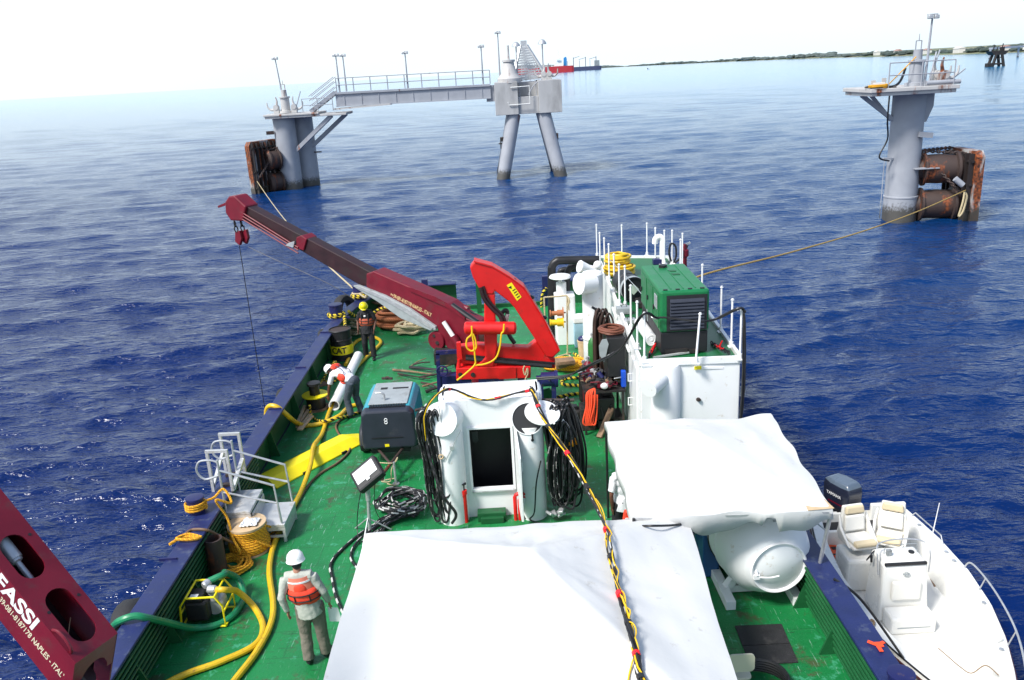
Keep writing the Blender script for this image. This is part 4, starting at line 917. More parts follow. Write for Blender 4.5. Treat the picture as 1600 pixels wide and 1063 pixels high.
p = G(505, 600, D+.02); single(MB().box(p, (.5, .3, .025), Matrix.Rotation(.5, 3, 'Z')), 'plywood_offcut', mWood, 'small brown plywood offcut lying flat behind the small cable reel', 'timber', smooth=0)
rope_thing('deck_rope', [G(500, 600, D+.03), G(510, 585, D+.05), G(520, 576, D+.3), G(524, 565, D+.6), G(515, 575, D+.2), G(506, 592, D+.04), G(518, 598, D+.04), G(530, 590, D+.04)], .028, mBYRope, 'small heap of black and yellow rope against the bulwark behind the bending worker', 'rope', 8, 6)

# oil drum with yellow band
p = G(536, 560, D); p.x = max(p.x, -5.1)
r = thing('oil_drum', p, 'black steel drum with a wide yellow band and rusty lid', 'drum')
m = MB(); m.lathe(p, [(.32, 0), (.33, .02), (.315, .04), (.315, .3), (.33, .315), (.315, .33), (.315, .62), (.33, .635), (.315, .65), (.315, .9), (.335, .915), (.32, .93), (.3, .93), (.3, .9)], seg=34); m.build('drum_body', mBlackM, r)
m = MB(); m.lathe(p, [(.3, .895), (.3, .905)], seg=30); m.build('lid', mRust, r)
m = MB(); m.lathe(p, [(.334, .2), (.337, .2), (.337, .46), (.334, .46)], seg=34); m.build('band', mYel, r)
# CAT lettering on the curved band, letter by letter
for i, ch in enumerate('CAT'):
    a = R(-118+i*25); d_ = V((math.cos(a), math.sin(a), 0)); text('lettering', ch, mBlack, r, p+d_*.338+V((0, 0, .33)), V((-d_.y, d_.x, 0)), (0, 0, 1), .25, .002, 1, .006)

# rope heaps at the corner
cc = G(618, 512, D); r = rope_thing('rope_coil', coil(cc+V((.15, .1, 0)), .55, .78, 13, .55, .05, .04, 8, .75), .052, mOrgRope, 'large stack of rust-orange mooring rope coiled in the far corner', 'rope', 4, 6)
cc = G(643, 522, D); rope_thing('rope_heap', coil(cc, .18, .5, 5, .3, .05, .12, 12, .6), .05, mPaleRope, 'knotted pale rope thrown on the right of the orange coil', 'rope', 4, 6)
cc = G(597, 492, D); rope_thing('rope_heap', coil(cc+V((.2, 0, .1)), .2, .75, 12, .5, .04, .22, 17, .6), .035, mTan, 'messy heap of thin tan and grey rope behind the orange coil', 'rope', 4, 6)
cc = G(557, 525, D); rope_thing('rope_heap', coil(cc+V((.1, 0, 0)), .1, .3, 6, .5, .03, .14, 19, 1), .03, mPaleRope, 'small grey rope tangle between the drum and the worker in yellow helmet', 'rope', 4, 6)

# bits of timber and steel on deck near the crane
lg = 'rusty bars and branches strewn by the crane base'
for i, (a, b, rr_, mt) in enumerate([((614, 578), (680, 586), .035, mWood), ((640, 574), (705, 580), .045, mBlackM), ((645, 570), (672, 566), .03, mRust), ((640, 574), (666, 560), .02, mWood), ((655, 590), (715, 584), .035, mRust), ((660, 604), (700, 594), .03, mWood),
                                       ((665, 612), (712, 604), .045, mDark), ((658, 598), (690, 610), .03, mRust), ((690, 575), (722, 566), .03, mWood), ((622, 584), (672, 592), .028, mDark)]):
    q0, q1 = G(a[0], a[1], D+.05+.02*(i % 3)), G(b[0], b[1], D+.06+.03*(i % 4)); mid = q0.lerp(q1, .5)+V((rnd.uniform(-.05, .05), rnd.uniform(-.08, .08), .03))
    m = MB(); m.tube(spline([q0, mid, q1], 4), rr_, 7, r2=rr_*.6); single(m, 'scrap_bar', mt, 'rusty bar or branch in the loose pile on deck left of the crane bases', 'scrap bar', lg)
# ================================================================ middle of the deck
def PP(pts, Y): return [GY(x, y, Y) for x, y in pts]
# ---- companionway house
Yh = G(770, 806, D).y
def H(px, py, dy=0): return GY(px, py, Yh+dy)
zt = H(765, 622).z; xl = H(694, 700).x; xr = H(846, 700).x
hb = G(765, 597, zt).y
house = thing('companionway', ((xl+xr)/2, Yh+1, D), 'white steel companionway house with open door and two cowl vents at its front corners', 'deck house')
dx0, dx1 = H(735, 700).x, H(799, 700).x; dz0, dz1 = H(768, 762).z, H(768, 669).z
m = MB(); yb = hb
m.bb((xl, Yh+.06, D), (xl+.05, yb, zt)); m.bb((xr-.05, Yh+.06, D), (xr, yb, zt)); m.bb((xl+.05, yb-.05, D), (xr-.05, yb, zt))
m.bb((xl+.05, Yh, D), (dx0, Yh+.06, zt-.02)); m.bb((dx1, Yh, D), (xr-.05, Yh+.06, zt-.02)); m.bb((dx0, Yh, D), (dx1, Yh+.06, dz0)); m.bb((dx0, Yh, dz1), (dx1, Yh+.06, zt-.02))
wl = m.build('wall', mWhite, house, smooth=0, bevel=.004)
m = MB(); n_ = 10; cr = .22
def rrect(x0, y0, x1, y1, r, z, n=5):
    o = []
    for cx_, cy_, a0 in ((x1-r, y1-r, 0), (x0+r, y1-r, 90), (x0+r, y0+r, 180), (x1-r, y0+r, 270)):
        for k in range(n+1): a = R(a0+90*k/n); o.append(V((cx_+r*math.cos(a), cy_+r*math.sin(a), z)))
    return o
m.prism(rrect(xl-.06, Yh+.10, xr+.06, yb+.04, .2, zt-.28), (0, 0, .28)); m.build('roof', mWhite, house, smooth=40, bevel=.07)
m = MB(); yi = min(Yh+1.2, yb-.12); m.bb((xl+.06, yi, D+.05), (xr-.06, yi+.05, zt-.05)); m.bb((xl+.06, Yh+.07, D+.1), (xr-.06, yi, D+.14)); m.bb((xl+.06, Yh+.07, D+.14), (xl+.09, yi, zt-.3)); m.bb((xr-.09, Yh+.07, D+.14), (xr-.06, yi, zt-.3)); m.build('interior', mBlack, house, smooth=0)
m = MB(); w_ = .045
m.bb((dx0-w_, Yh-.04, dz0-w_), (dx0, Yh-.001, dz1+w_)); m.bb((dx1, Yh-.04, dz0-w_), (dx1+w_, Yh-.001, dz1+w_)); m.bb((dx0, Yh-.04, dz1), (dx1, Yh-.001, dz1+w_)); m.bb((dx0, Yh-.05, dz0-w_), (dx1, Yh-.001, dz0)); fr_ = m.build('door_frame', mWhite, house, smooth=0, bevel=.005)
m = MB(); m.bb((dx0-.02, Yh-.06, dz0-.065), (dx1+.02, Yh-.002, dz0-.048)); m.build('sill', mSteel, fr_, smooth=0)
m = MB(); m.bb((dx0+.05, Yh-.015, dz1-.25), (dx0+.15, Yh+.03, dz1-.05)); m.build('switch_box', mBlackM, fr_, smooth=0)
# door leaf standing open, chamfered top and bottom corners
hx_ = dx1+.06; q = MB(); L0 = .62; hz = dz0-.25; ht = dz1+.0
lf = [(0, hz), (0, ht+.03), (.12, ht+.03), (L0-.1, ht-.22), (L0, ht-.32), (L0, hz-.12), (L0-.1, hz-.15)]
dirv = V((.10, -1, 0)).normalized()
q.prism([V((hx_, Yh-.05, 0))+dirv*a+V((0, 0, z)) for a, z in lf], V((.04, 0, 0))); dl = q.build('door', mWhite, house, smooth=0, bevel=.006)
m = MB()
for z in (hz+.1, dz0+.55): m.tube([V((hx_+.06, Yh-.5, z)), V((hx_+.12, Yh-.5, z)), V((hx_+.12, Yh-.5, z+.16)), V((hx_+.06, Yh-.5, z+.16))], .012, 6)
m.build('handle', mWhiteC, dl)
# vents
vg = None
for side, px_ in ((-1, 702), (1, 829)):
    c = H(px_, 700); c = V((c.x, Yh-.03, D)); rr_ = .27 if side < 0 else .25; ch = H(700, 655 if side < 0 else 672).z
    m = MB(); m.lathe(c, [(rr_, 0), (rr_, ch-D-.1), (rr_*.97, ch-D+.05)], seg=32)
    if side < 0:
        cc = H(690, 646); cc.y -= .28; axd = V((-.28, -.95, .22)).normalized()
    else:
        cc = H(824, 648); cc.y -= .18; axd = V((-.04, -.93, .40)).normalized()
    base = V((c.x, c.y+.02, ch))
    back = cc-axd*.62
    if side < 0: m.lathe(cc, [(.02, 0), (.305, 0), (.31, -.02), (.30, -.3), (.285, -.62), (.18, -.72), (.02, -.74)], axis=axd, seg=34)
    else: m.lathe(cc, [(.02, -.35), (.27, -.33), (.275, 0), (.29, 0), (.29, -.25), (.27, -.58), (.02, -.68)], axis=axd, seg=34)
    vt = m.build('cowl_vent', mWhite, house)
    if side > 0:
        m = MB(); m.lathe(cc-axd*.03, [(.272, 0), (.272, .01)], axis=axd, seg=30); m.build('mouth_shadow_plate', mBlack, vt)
        lc = H(846, 638); lc.y -= .25; m = MB(); m.lathe(lc, [(.30, 0), (.315, .01), (.315, .03), (.30, .035)], axis=V((.12, -.35, .93)), seg=34); m.cyl(lc+V((.1, -.22, 0)), lc+V((.2, -.30, -.08)), .02); m.build('lid', mWhiteC, vt)
    else:
        m = MB(); m.bar(cc+axd*.012+V((-.01, 0, .26)), cc+axd*.012+V((.03, 0, -.24)), .012, .012); m.box(cc+axd*.02+V((.02, 0, -.28)), (.05, .03, .07)); m.build('latch_bar', mSteel, vt)
m = MB(); a = H(720, 672, -.32); b = H(706, 700, -.32); c = H(696, 720, -.34); m.cyl(a, b, .008, seg=6); m.cyl(b, c, .012, seg=6); m.box(b, (.07, .03, .07)); m.build('turnbuckle', mSteel, house)
m = MB(); m.ring(H(689, 714, -.32), .04, .014, (0, 1, 0), 10, 5); m.build('brass_wingnut', mPly, house)
m = MB(); m.ring(H(832, 688, -.29), .02, .01, (0, 1, 0), 8, 5); m.box(H(832, 684, -.29), (.03, .02, .14)); m.build('vent_dog', mBlack, house)
# red fire pipes
m = MB(); a = H(728, 806, -.18); b = H(727, 772, -.18); m.tube([V((a.x, a.y, D)), V((a.x, a.y, b.z))], .04, 12); m.tube([V((a.x, a.y, b.z)), V((a.x, a.y, b.z+.08))], .055, 12); m.cyl(V((a.x-.13, a.y, b.z-.03)), V((a.x, a.y, b.z-.03)), .045)
pr = m.build('fire_hydrant_pipe', mRed, house); m = MB(); m.cyl(V((a.x, a.y, b.z+.08)), V((a.x, a.y, b.z+.2)), .018); m.cyl(V((a.x, a.y, b.z+.2)), V((a.x, a.y, b.z+.22)), .05); m.build('valve_handle', mBlackM, pr)
m = MB()
for dx, dz in ((0, 0), (.08, -.07)):
    a = H(806, 806, -.2); b = H(806, 772, -.2); e = H(838, 772, -.2); m.tube([V((a.x+dx, a.y, D)), V((a.x+dx, a.y, b.z+dz-.06)), V((a.x+dx+.02, a.y, b.z+dz-.02)), V((a.x+dx+.06, a.y, b.z+dz)), V((e.x, a.y, b.z+dz))], .035, 12)
m.tube([V((e.x-.03, a.y, b.z-.25)), V((e.x-.03, a.y, b.z+.2))], .05, 12); pr = m.build('fire_hydrant_pipe', mRed, house)
m = MB(); m.cyl(V((e.x-.03, a.y, b.z+.2)), V((e.x-.03, a.y, b.z+.32)), .02); m.cyl(V((e.x-.03, a.y, b.z+.32)), V((e.x-.03, a.y, b.z+.34)), .055); m.build('valve_handle', mBlackM, pr)
m = MB(); a = H(746, 790, -.02); b = H(791, 806, -.02); m.bb((a.x, Yh-.22, D), (b.x, Yh-.02, D+.18)); m.bb((a.x+.06, Yh-.30, D), (b.x-.04, Yh-.22, D+.12)); m.build('step', mGreenB, house, smooth=0, bevel=.01)

# ---- cable bundles hung on the house
def hang(cx_, y_, ztop, zbot, wid, n, r, seed, dy=.12, side=0):
    rr = random.Random(seed); m = MB()
    for i in range(n):
        w = wid*rr.uniform(.25, 1); x = cx_+rr.uniform(-.5, .5)*wid*.8; y = y_+rr.uniform(-dy, dy); zb = zbot+rr.uniform(0, .25)*(ztop-zbot); zz = ztop-rr.uniform(0, .1)
        sk = side*rr.uniform(.5, 1)*.12
        pts = [V((x-w*.12, y, zz)), V((x-w*.45, y-.03, zz-.25)), V((x-w*.5+sk, y+rr.uniform(-.04, .04), (zz+zb)/2)), V((x-w*.42+sk, y, zb+.2)), V((x+sk, y-.02, zb)), V((x+w*.42+sk, y, zb+.2)), V((x+w*.5+sk, y+rr.uniform(-.04, .04), (zz+zb)/2)), V((x+w*.4, y+.02, zz-.25)), V((x+w*.12, y+.03, zz))]
        m.rope(pts, r, 6, 6, True)
    return m
a = H(668, 640, -.05); b = H(672, 812, -.3)
r = thing('cable_bundle', (a.x, Yh-.1, D), 'thick black and white taped cable bundle hanging at the left of the white companionway', 'cable bundle')
m = MB(); m.cyl(V((xl-.0, Yh+.1, a.z+.02)), V((a.x-.22, Yh-.06, a.z)), .025); m.build('hook_arm', mRust, r)
hang(a.x+.03, Yh-.12, a.z+.05, D+.06, .36, 34, .021, 5, .16, 1).build('cable_loop', mCable, r)
m = MB(); m.rope([V((a.x, Yh-.2, a.z)), H(668, 700, -.3), H(690, 770, -.5), H(712, 802, -.5), H(706, 818, -.5)], .028, 8, 6); m.build('loose_end', mCable, r)
a = H(868, 632, 0)
r = thing('cable_bundle', (a.x, Yh-.1, D), 'black hose and cable bundle hanging at the right of the white companionway', 'cable bundle')
m = MB(); m.cyl(V((xr, Yh+.3, a.z-.02)), V((a.x+.35, Yh+.2, a.z-.02)), .03); m.build('hook_arm', mRust, r)
hang(a.x+.08, Yh-.02, a.z+.02, D+.08, .40, 38, .021, 9, .18, 1).build('cable_loop', mCableB, r)
hang(a.x+.02, Yh-.16, a.z-.2, D+.15, .34, 14, .018, 12, .12, -1).build('cable_loop', mCable, r)
m = MB(); m.rope([H(845, 720, -.3), H(838, 755, -.4), H(835, 800, -.4), H(828, 812, -.5), H(845, 818, -.5)], .014, 6); m.rope([H(900, 700, 0), H(905, 730, -.2), H(900, 770, -.2), H(895, 795, -.3), H(880, 790, -.3)], .02, 6); m.build('loose_end', mCableB, r)
m = MB(); p = H(893, 690, -.1); m.ell(p, (.10, .10, .12)); m.box(p+V((.09, -.04, 0)), (.05, .05, .08)); single(m, 'work_light', mat('amber_plastic', (.9, .33, .005), .3), 'round amber yellow lamp housing hanging on the black hose bundle', 'lamp', bevel=.01)
m = MB(); p = G(862, 812, D+.05); rr = random.Random(2)
for k in range(5): m.box(p+V((rr.uniform(-.2, .2), rr.uniform(-.1, .1), .05+.03*k)), (.16, .10, .05), Matrix.Rotation(rr.uniform(0, 3), 3, 'Z') @ Matrix.Rotation(rr.uniform(-.6, .6), 3, 'X'))
single(m, 'strap_heap', mSteel, 'grey webbing straps and buckles lying at the foot of the black hose bundle', 'straps', bevel=.01)
m = MB(); p = G(826, 812, D); m.prism([p+V((-.14, 0, .02)), p+V((.12, -.05, .02)), p+V((.16, .05, .3)), p+V((.02, .1, .34))], (0, .02, 0)); single(m, 'shovel_blade', mRust, 'rusty shovel blade propped against the companionway at its right foot', 'shovel', smooth=0)

# swag cable over the roof front
def bundle(parent, pts, n, rad, spread, mats, seed=1, name='cable', sub=8):
    rr = random.Random(seed); base = spline(pts, sub)
    for i in range(n):
        ph = rr.uniform(0, 6.28); k = rr.uniform(.12, .3); q = []
        for j, p in enumerate(base):
            t, s_, u_ = frame_of(base[min(j+1, len(base)-1)]-base[max(j-1, 0)]); a = ph+j*k; q.append(p+(s_*math.cos(a)+u_*math.sin(a))*spread*rr.uniform(.8, 1.15))
        m = MB(); m.tube(q, rad*rr.uniform(.75, 1.15), 6); m.build(name, mats[i % len(mats)], parent)
    return base
mRedTape = mat('red_tape', (.75, .01, .02), .5, var=.05); mYelC = mat('yellow_cable', (.8, .5, .01), .5, var=.1)
sw = [H(664, 690, -.3), H(662, 650, -.38), H(676, 622, -.45), H(696, 609, -.1), H(712, 611, -.02), H(738, 621, -.06), H(765, 624, -.08), H(800, 617, -.05), H(829, 610, -.02)]
r = thing('swag_cable', H(765, 640), 'thin taped cable sagging across the top front edge of the white companionway', 'cable')
bs = bundle(r, sw, 4, .012, .018, [mCableB, mCable, mYelC], 3)
for t in (.42, .8, .97):
    i = int(t*(len(bs)-2)); m = MB(); m.tube([bs[i], bs[i+1], bs[min(i+2, len(bs)-1)]], .03, 8); m.build('tape_band', mRedTape, r)

# ---- big tent geometry (needed by the umbilical)
TX0, TX1 = G(575, 821, 3.72).x, G(1078, 819, 3.72).x; TYb = G(826, 820, 3.72).y; TYf = TYb-4.7; TXC, TYC = G(828, 859, 4.5).x, (TYb+TYf)/2
TPK = GY(828, 859, TYb-1.9)
_xt = G(1150, 1060, 3.72)
def tx1(y): return TX1+(_xt.x-TX1)*(TYb-y)/(TYb-_xt.y)
def tent_z(x, y):
    ez = 3.72; px_, py_, pz = TPK.x, TPK.y, TPK.z; TX1 = tx1(y)
    fx = (x-px_)/((TX1-px_) if x > px_ else (px_-TX0)); fy = (y-py_)/((TYb-py_) if y > py_ else (py_-TYf))
    t = max(abs(fx), abs(fy)); t = min(1, t)
    sag = -.10*math.sin(math.pi*min(1, t))**2*(1-min(abs(fx), abs(fy))/max(t, 1e-3))
    return pz+(ez-pz)*t+sag
def on_tent(px, py, up=.07):
    best = None
    for k in range(400):
        Y = 13-.02*k; p = GY(px, py, Y)
        if p.z >= tent_z(p.x, p.y)+up: return p
    return GY(px, py, 8)
um = [H(829, 606, .3), H(833, 613, -.1), H(843, 640, -.35), GY(858, 668, Yh-.6), GY(885, 706, Yh-1.2), GY(912, 752, Yh-1.9), on_tent(943, 815, .12), on_tent(951, 850), on_tent(960, 900), on_tent(975, 950), on_tent(985, 985), on_tent(996, 1030), on_tent(1003, 1063)]
last = um[-1]; um += [last+V((.12, -1.0, .15)), last+V((.3, -2.4, 1.0))]
r = thing('umbilical_cable', um[0]-V((0, 0, .2)), 'long taped umbilical of black and yellow cables crossing the big white tent', 'cable')
bs = bundle(r, um, 7, .013, .028, [mCableB, mYelC, mCableB, mYelC, mCableB, mCable, mCableB], 11)
for i in range(5, len(bs)-12, 9):
    m = MB(); m.tube([bs[i], bs[i+1]], .045, 8); m.build('tape_band', mRedTape if (i//9) % 2 else mBlack, r)
m = MB(); i = 44; q = [bs[i+k]+V((.03+.03*math.sin(k*.9)*math.sin(k*.23), 0, .03+.02*math.sin(k*1.3))) for k in range(0, 44)]; m.tube(spline(q, 3), .008, 5); m.build('yellow_lace', mYelC, r)
p0 = on_tent(993, 1022, .05); rope_thing('thin_cord', [p0, on_tent(988, 1035, .03), on_tent(984, 1050, .03), on_tent(981, 1066, .03)], .01, mYelC, 'thin yellow cord lying on the big tent left of the umbilical', 'cord')

# ---- towable compressor
cf = G(607, 704, D+.36); yf = cf.y; sc_ = .5
fl, fr2 = GY(563, 690, yf).x, GY(653, 690, yf).x; ztp = GY(607, 641, yf).z; yb2 = G(620, 593, ztp+.05).y; zb_ = D+.36
r = thing('air_compressor', ((fl+fr2)/2, (yf+yb2)/2, D), 'towable air compressor with charcoal front hood and turquoise side panels', 'compressor')
CM = r
def cprof(y, f=1.0, k=0): return [V((x, y, z)) for x, z in ((fl+.03, zb_), (fr2-.03, zb_), (fr2, zb_+.12), (fr2-.05*f, ztp-.12*f), (fr2-.14*f, ztp), (fl+.14*f, ztp), (fl+.05*f, ztp-.12*f), (fl, zb_+.12))]
m = MB(); m.prism(cprof(yf+.22), (0, yb2-yf-.3, 0)); m.build('canopy_body', mTeal, r, smooth=0, bevel=.03)
m = MB(); n0 = [V((x*1.0, yf+.0, z)) for x, z in ((fl+.06, zb_+.05), (fr2-.06, zb_+.05), (fr2-.03, zb_+.2), (fr2-.08, ztp-.1), (fr2-.16, ztp-.03), (fl+.16, ztp-.03), (fl+.08, ztp-.1), (fl+.03, zb_+.2))]
n1 = cprof(yf+.22); n1 = [V((p.x+(.012 if p.x > (fl+fr2)/2 else -.012), p.y, p.z+(.012 if p.z > zb_+.3 else -.01))) for p in n1]
m.add(n0+n1, [tuple(range(8)), tuple(range(15, 7, -1))]+[(i, 8+i, 8+(i+1) % 8, (i+1) % 8) for i in range(8)]); hd = m.build('front_hood', mCharcoal, r, smooth=0, bevel=.035)
m = MB(); m.bar(V((fl+.25, yf-.01, zb_+.30)), V((fr2-.3, yf-.01, zb_+.30)), .01, .015); m.build('hood_crease', mBlack, hd, smooth=0)
m = MB(); cc = GY(603, 658, yf)+V((0, -.012, 0)); m.ring(cc+V((0, 0, .03)), .03, .009, (0, 1, 0), 14, 5); m.ring(cc-V((0, 0, .03)), .03, .009, (0, 1, 0), 14, 5); m.build('emblem', mWhiteC, hd)
m = MB(); m.box(GY(605, 696, yf)+V((0, -.008, 0)), (.09, .012, .055)); m.build('warning_sticker', mYel, hd, smooth=0)
m = MB(); m.bb((fl+.19, yf+.30, ztp+.002), (fr2-.19, yb2-.12, ztp+.03)); tp_ = m.build('top_panel', mGreyP, r, smooth=0, bevel=.015)
m = MB()
for k in range(22): x = fl+.24+(fr2-fl-.48)*k/21; m.bb((x-.008, yf+.14, ztp-.01), (x+.008, yf+.29, ztp+.028))
m.build('grille', mBlack, r, smooth=0)
m = MB(); m.bb((fl+.35, yf+1.15, ztp+.028), (fl+.5, yf+1.27, ztp+.034)); m.bb((fl+.62, yf+1.15, ztp+.028), (fr2-.25, yf+1.24, ztp+.034)); m.build('slot', mBlack, tp_, smooth=0)
m = MB(); m.rope([V((fl+.52, yf+.5, ztp+.03)), V((fl+.52, yf+.5, ztp+.16)), V((fl+.46, yf+.5, ztp+.2)), V((fl+.34, yf+.52, ztp+.2))], .022, 5, 10); m.build('exhaust_pipe', mSteel, tp_)
m = MB(); m.bar(V((fl+.3, yf+1.8, ztp+.06)), V((fl+.55, yf+1.7, ztp+.08)), .04, .05); m.ring(V((fl+.42, yf+1.76, ztp+.09)), .05, .012, (0, 0, 1), 12, 5); m.build('lifting_eye', mRust, tp_)
for x in (fl-.06, fr2+.06):
    m = MB(); m.lathe(V((x-.08*(1 if x < 0 else 1), (yf+yb2)/2, D+.3)), [(.1, 0), (.29, 0), (.3, .04), (.3, .14), (.29, .18), (.1, .18)], axis=(1, 0, 0), seg=26); m.build('wheel', mRubber, r)
    m = MB(); cy_ = (yf+yb2)/2; m.tube([V((x, cy_+.38*math.cos(R(a)), D+.3+.38*math.sin(R(a)))) for a in range(0, 181, 20)], .05, 6); m.build('mudguard', mCharcoal, r)
m = MB(); a = V((fr2-.35, yf+.1, zb_-.02)); b = G(594, 746, D+.32); m.cyl(a, b, .035, seg=10); m.cyl(V((fl+.35, yf+.1, zb_-.02)), a.lerp(b, .55), .03, seg=10); m.box(b+V((.02, .02, 0)), (.1, .13, .12)); db = m.build('drawbar', mRust, r, bevel=.01)
m = MB(); a = G(619, 757, D); m.cyl(a, a+V((0, 0, .5)), .025); m.cyl(a, a+V((0, 0, .03)), .07); m.build('jack_stand', mSteel, db)
m = MB(); m.bb((fl+.2, yf+.12, zb_-.1), (fr2-.2, yb2-.2, zb_)); m.build('chassis', mBlackM, r, smooth=0)
m = MB(); b2 = G(618, 722, D+.45); m.rope([G(590, 723, D+.45), G(610, 724, D+.5), b2, G(621, 715, D+.5), G(612, 733, D+.35), G(610, 752, D+.05), G(596, 752, D+.03), G(618, 748, D+.05), G(617, 758, D+.03), G(605, 756, D+.03)], .012, 6, 5); m.build('safety_cord', mPaleRope, db)

# ---- portable floodlight
yF = G(575, 832, D).y-.1
r = thing('floodlight', V((GY(575, 832, yF).x, yF, D)), 'black portable floodlight with white lens on a grey tube stand in front of the compressor', 'floodlight')
hc = GY(571, 738, yF); u = V((.80, .15, .58)).normalized(); vv = V((.12, -.72, -.62)); vv = (vv-u*vv.dot(u)).normalized(); nn_ = u.cross(vv)
if nn_.z < 0: nn_ = -nn_
MM = Matrix((u, vv, nn_)).transposed()
m = MB(); m.box(hc-nn_*.06+vv*.03, (.56, .46, .16), MM); m.box(hc-nn_*.16+vv*.03, (.36, .3, .1), MM); hd = m.build('lamp_housing', mBlack, r, smooth=0, bevel=.04)
m = MB(); m.box(hc+nn_*.024, (.44, .26, .012), MM); m.build('lens', mWhiteC, hd, smooth=0)
m = MB(); m.box(hc+nn_*.026+vv*.165, (.07, .04, .03), MM); m.build('clip', mSteel, hd, smooth=0)
b0 = hc+V((.0, .05, -.28)); g0 = V((GY(575, 832, yF).x+.03, yF, D))
m = MB(); m.cyl(b0, g0, .028, .035); m.cyl(b0+V((0, 0, .15)), b0.lerp(g0, .3), .045); m.build('stand_tube', mSteel, r)
m = MB()
for a in (20, 140, 260): m.cyl(g0+V((0, 0, .35)), g0+V((.4*math.cos(R(a)), .4*math.sin(R(a)), 0.01)), .014)
m.build('tripod_leg', mSteel, r)
m = MB(); m.rope([hc-nn_*.1+V((-.1, 0, -.1)), GY(560, 790, yF), GY(558, 825, yF), GY(562, 850, yF-.3)], .009, 6, 5); m.rope([hc-nn_*.1+V((.12, 0, -.05)), GY(585, 790, yF), GY(596, 815, yF)], .007, 6, 5); m.build('flex', mCableB, r)
# loose taped cable pile on deck
r = thing('cable_pile', G(625, 800, D), 'tangled pile of black and white taped cable lying on deck behind the big tent', 'cable pile')
rr = random.Random(21)
m = MB()
for i in range(12):
    c = G(628+rr.uniform(-6, 6), 782+rr.uniform(-5, 7), D+.03+.02*i); rx = rr.uniform(.26, .46); m.rope([c+V((rx*math.cos(a/9*6.28)+rr.uniform(-.07, .07), rx*.9*math.sin(a/9*6.28)+rr.uniform(-.07, .07), rr.uniform(0, .06))) for a in range(9)], .022, 5, 6, True)
for i in range(7):
    m.rope([G(652+rr.uniform(-4, 4), 790+3*i, D+.04), G(620+rr.uniform(-10, 10), 800+rr.uniform(0, 10), D+.1), G(600+rr.uniform(-10, 10), 812+rr.uniform(0, 8), D+.08), G(575+rr.uniform(-14, 10), 835+rr.uniform(0, 15), D+.03)], .022, 6, 6)
m.build('cable_coil', mCable, r)
m = MB(); m.rope([G(600, 812, D+.05), G(575, 826, D+.04), G(553, 842, D+.03), G(535, 858, D+.03), G(522, 872, D+.03), G(516, 886, D+.03), G(520, 908, D+.03), G(523, 925, D+.03), G(529, 943, D+.03), G(540, 965, D+.03)], .026, 7, 7); m.rope([G(640, 800, D+.1), G(600, 815, D+.15), G(560, 845, D+.05), G(548, 870, D+.03), G(560, 890, D+.03)], .024, 7, 7); m.build('trailing_end', mCable, r)

# ================================================================ red folding crane
YR = 18.6
r = thing('red_crane', (GY(763, 600, YR).x, YR+.2, D), 'bright red folded knuckle-boom crane standing behind the white companionway', 'crane')
def c8(pts): return [(680+x/4.833, 400+y/4.833) for x, y in pts]
T_ = .30
m = MB(); q = PP(c8([(262, 88), (292, 46), (430, 83), (560, 160), (672, 243), (722, 322), (832, 500), (942, 722), (888, 772), (842, 764), (760, 640), (600, 395), (560, 350), (452, 266), (438, 292), (372, 290), (330, 245), (285, 165)]), YR)
m.prism(q, (0, T_, 0)); ub = m.build('folded_boom', mRed, r, smooth=0, bevel=.03)
# edge flanges on the outer boom
m = MB(); e = PP(c8([(292, 46), (430, 83), (560, 160), (672, 243), (722, 322), (832, 500), (942, 722)]), YR)
for i in range(len(e)-1): m.bar(e[i]+V((0, T_/2, .01)), e[i+1]+V((0, T_/2, .01)), T_+.08, .03, up=(0, 1, 0)) if False else m.prism([e[i]+V((0, -.03, 0)), e[i+1]+V((0, -.03, 0)), e[i+1]+V((.0, -.03, .035)), e[i]+V((0, -.03, .035))], (0, T_+.06, 0))
m.build('flange', mRed, ub, smooth=0)
m = MB(); q = PP(c8([(540, 222), (576, 200), (652, 310), (618, 340)]), YR-.004); m.prism(q, (0, -.004, 0)); st = m.build('warning_label', mYel, ub, smooth=0)
m = MB(); q = PP(c8([(548, 240), (574, 226), (578, 250)]), YR-.010); m.prism(q, (0, -.003, 0))
for k in range(4):
    a = (582+k*11, 262+k*17); q = PP(c8([(a[0], a[1]), (a[0]+22, a[1]-15), (a[0]+26, a[1]-9), (a[0]+4, a[1]+6)]), YR-.010); m.prism(q, (0, -.003, 0))
m.build('label_print', mBlack, st, smooth=0)
m = MB(); q = PP(c8([(455, 88), (470, 92), (500, 118), (500, 132)]), YR+.1); m.tube(q, .018, 6)
m.build('lifting_lug', mRed, ub)
for (x, y) in ((575, 183), (712, 315), (808, 468)):
    m = MB(); c = PP(c8([(x, y)]), YR+.12)[0]; m.ell(c, (.12, .08, .06)); m.build('clamp', mBlackM, ub)
m = MB(); q = PP(c8([(372, 288), (452, 288), (458, 510), (468, 850), (380, 840), (368, 560)]), YR+.02); m.prism(q, (0, T_-.04, 0)); m.build('column', mRed, r, smooth=0, bevel=.03)
m = MB(); q = PP(c8([(368, 510), (468, 508), (468, 700), (440, 842), (300, 842), (380, 770)]), YR-.04); m.prism(q, (0, T_+.1, 0)); m.build('column_gusset', mRed, r, smooth=0, bevel=.03)
m = MB(); q = PP(c8([(340, 240), (372, 330), (430, 400), (490, 460), (510, 520)]), YR-.05); m.tube(spline(q, 5), .045, 8); m.tube(spline([p+V((.07, .03, .02)) for p in q], 5), .03, 8); m.build('hydraulic_hose', mMarD, r)
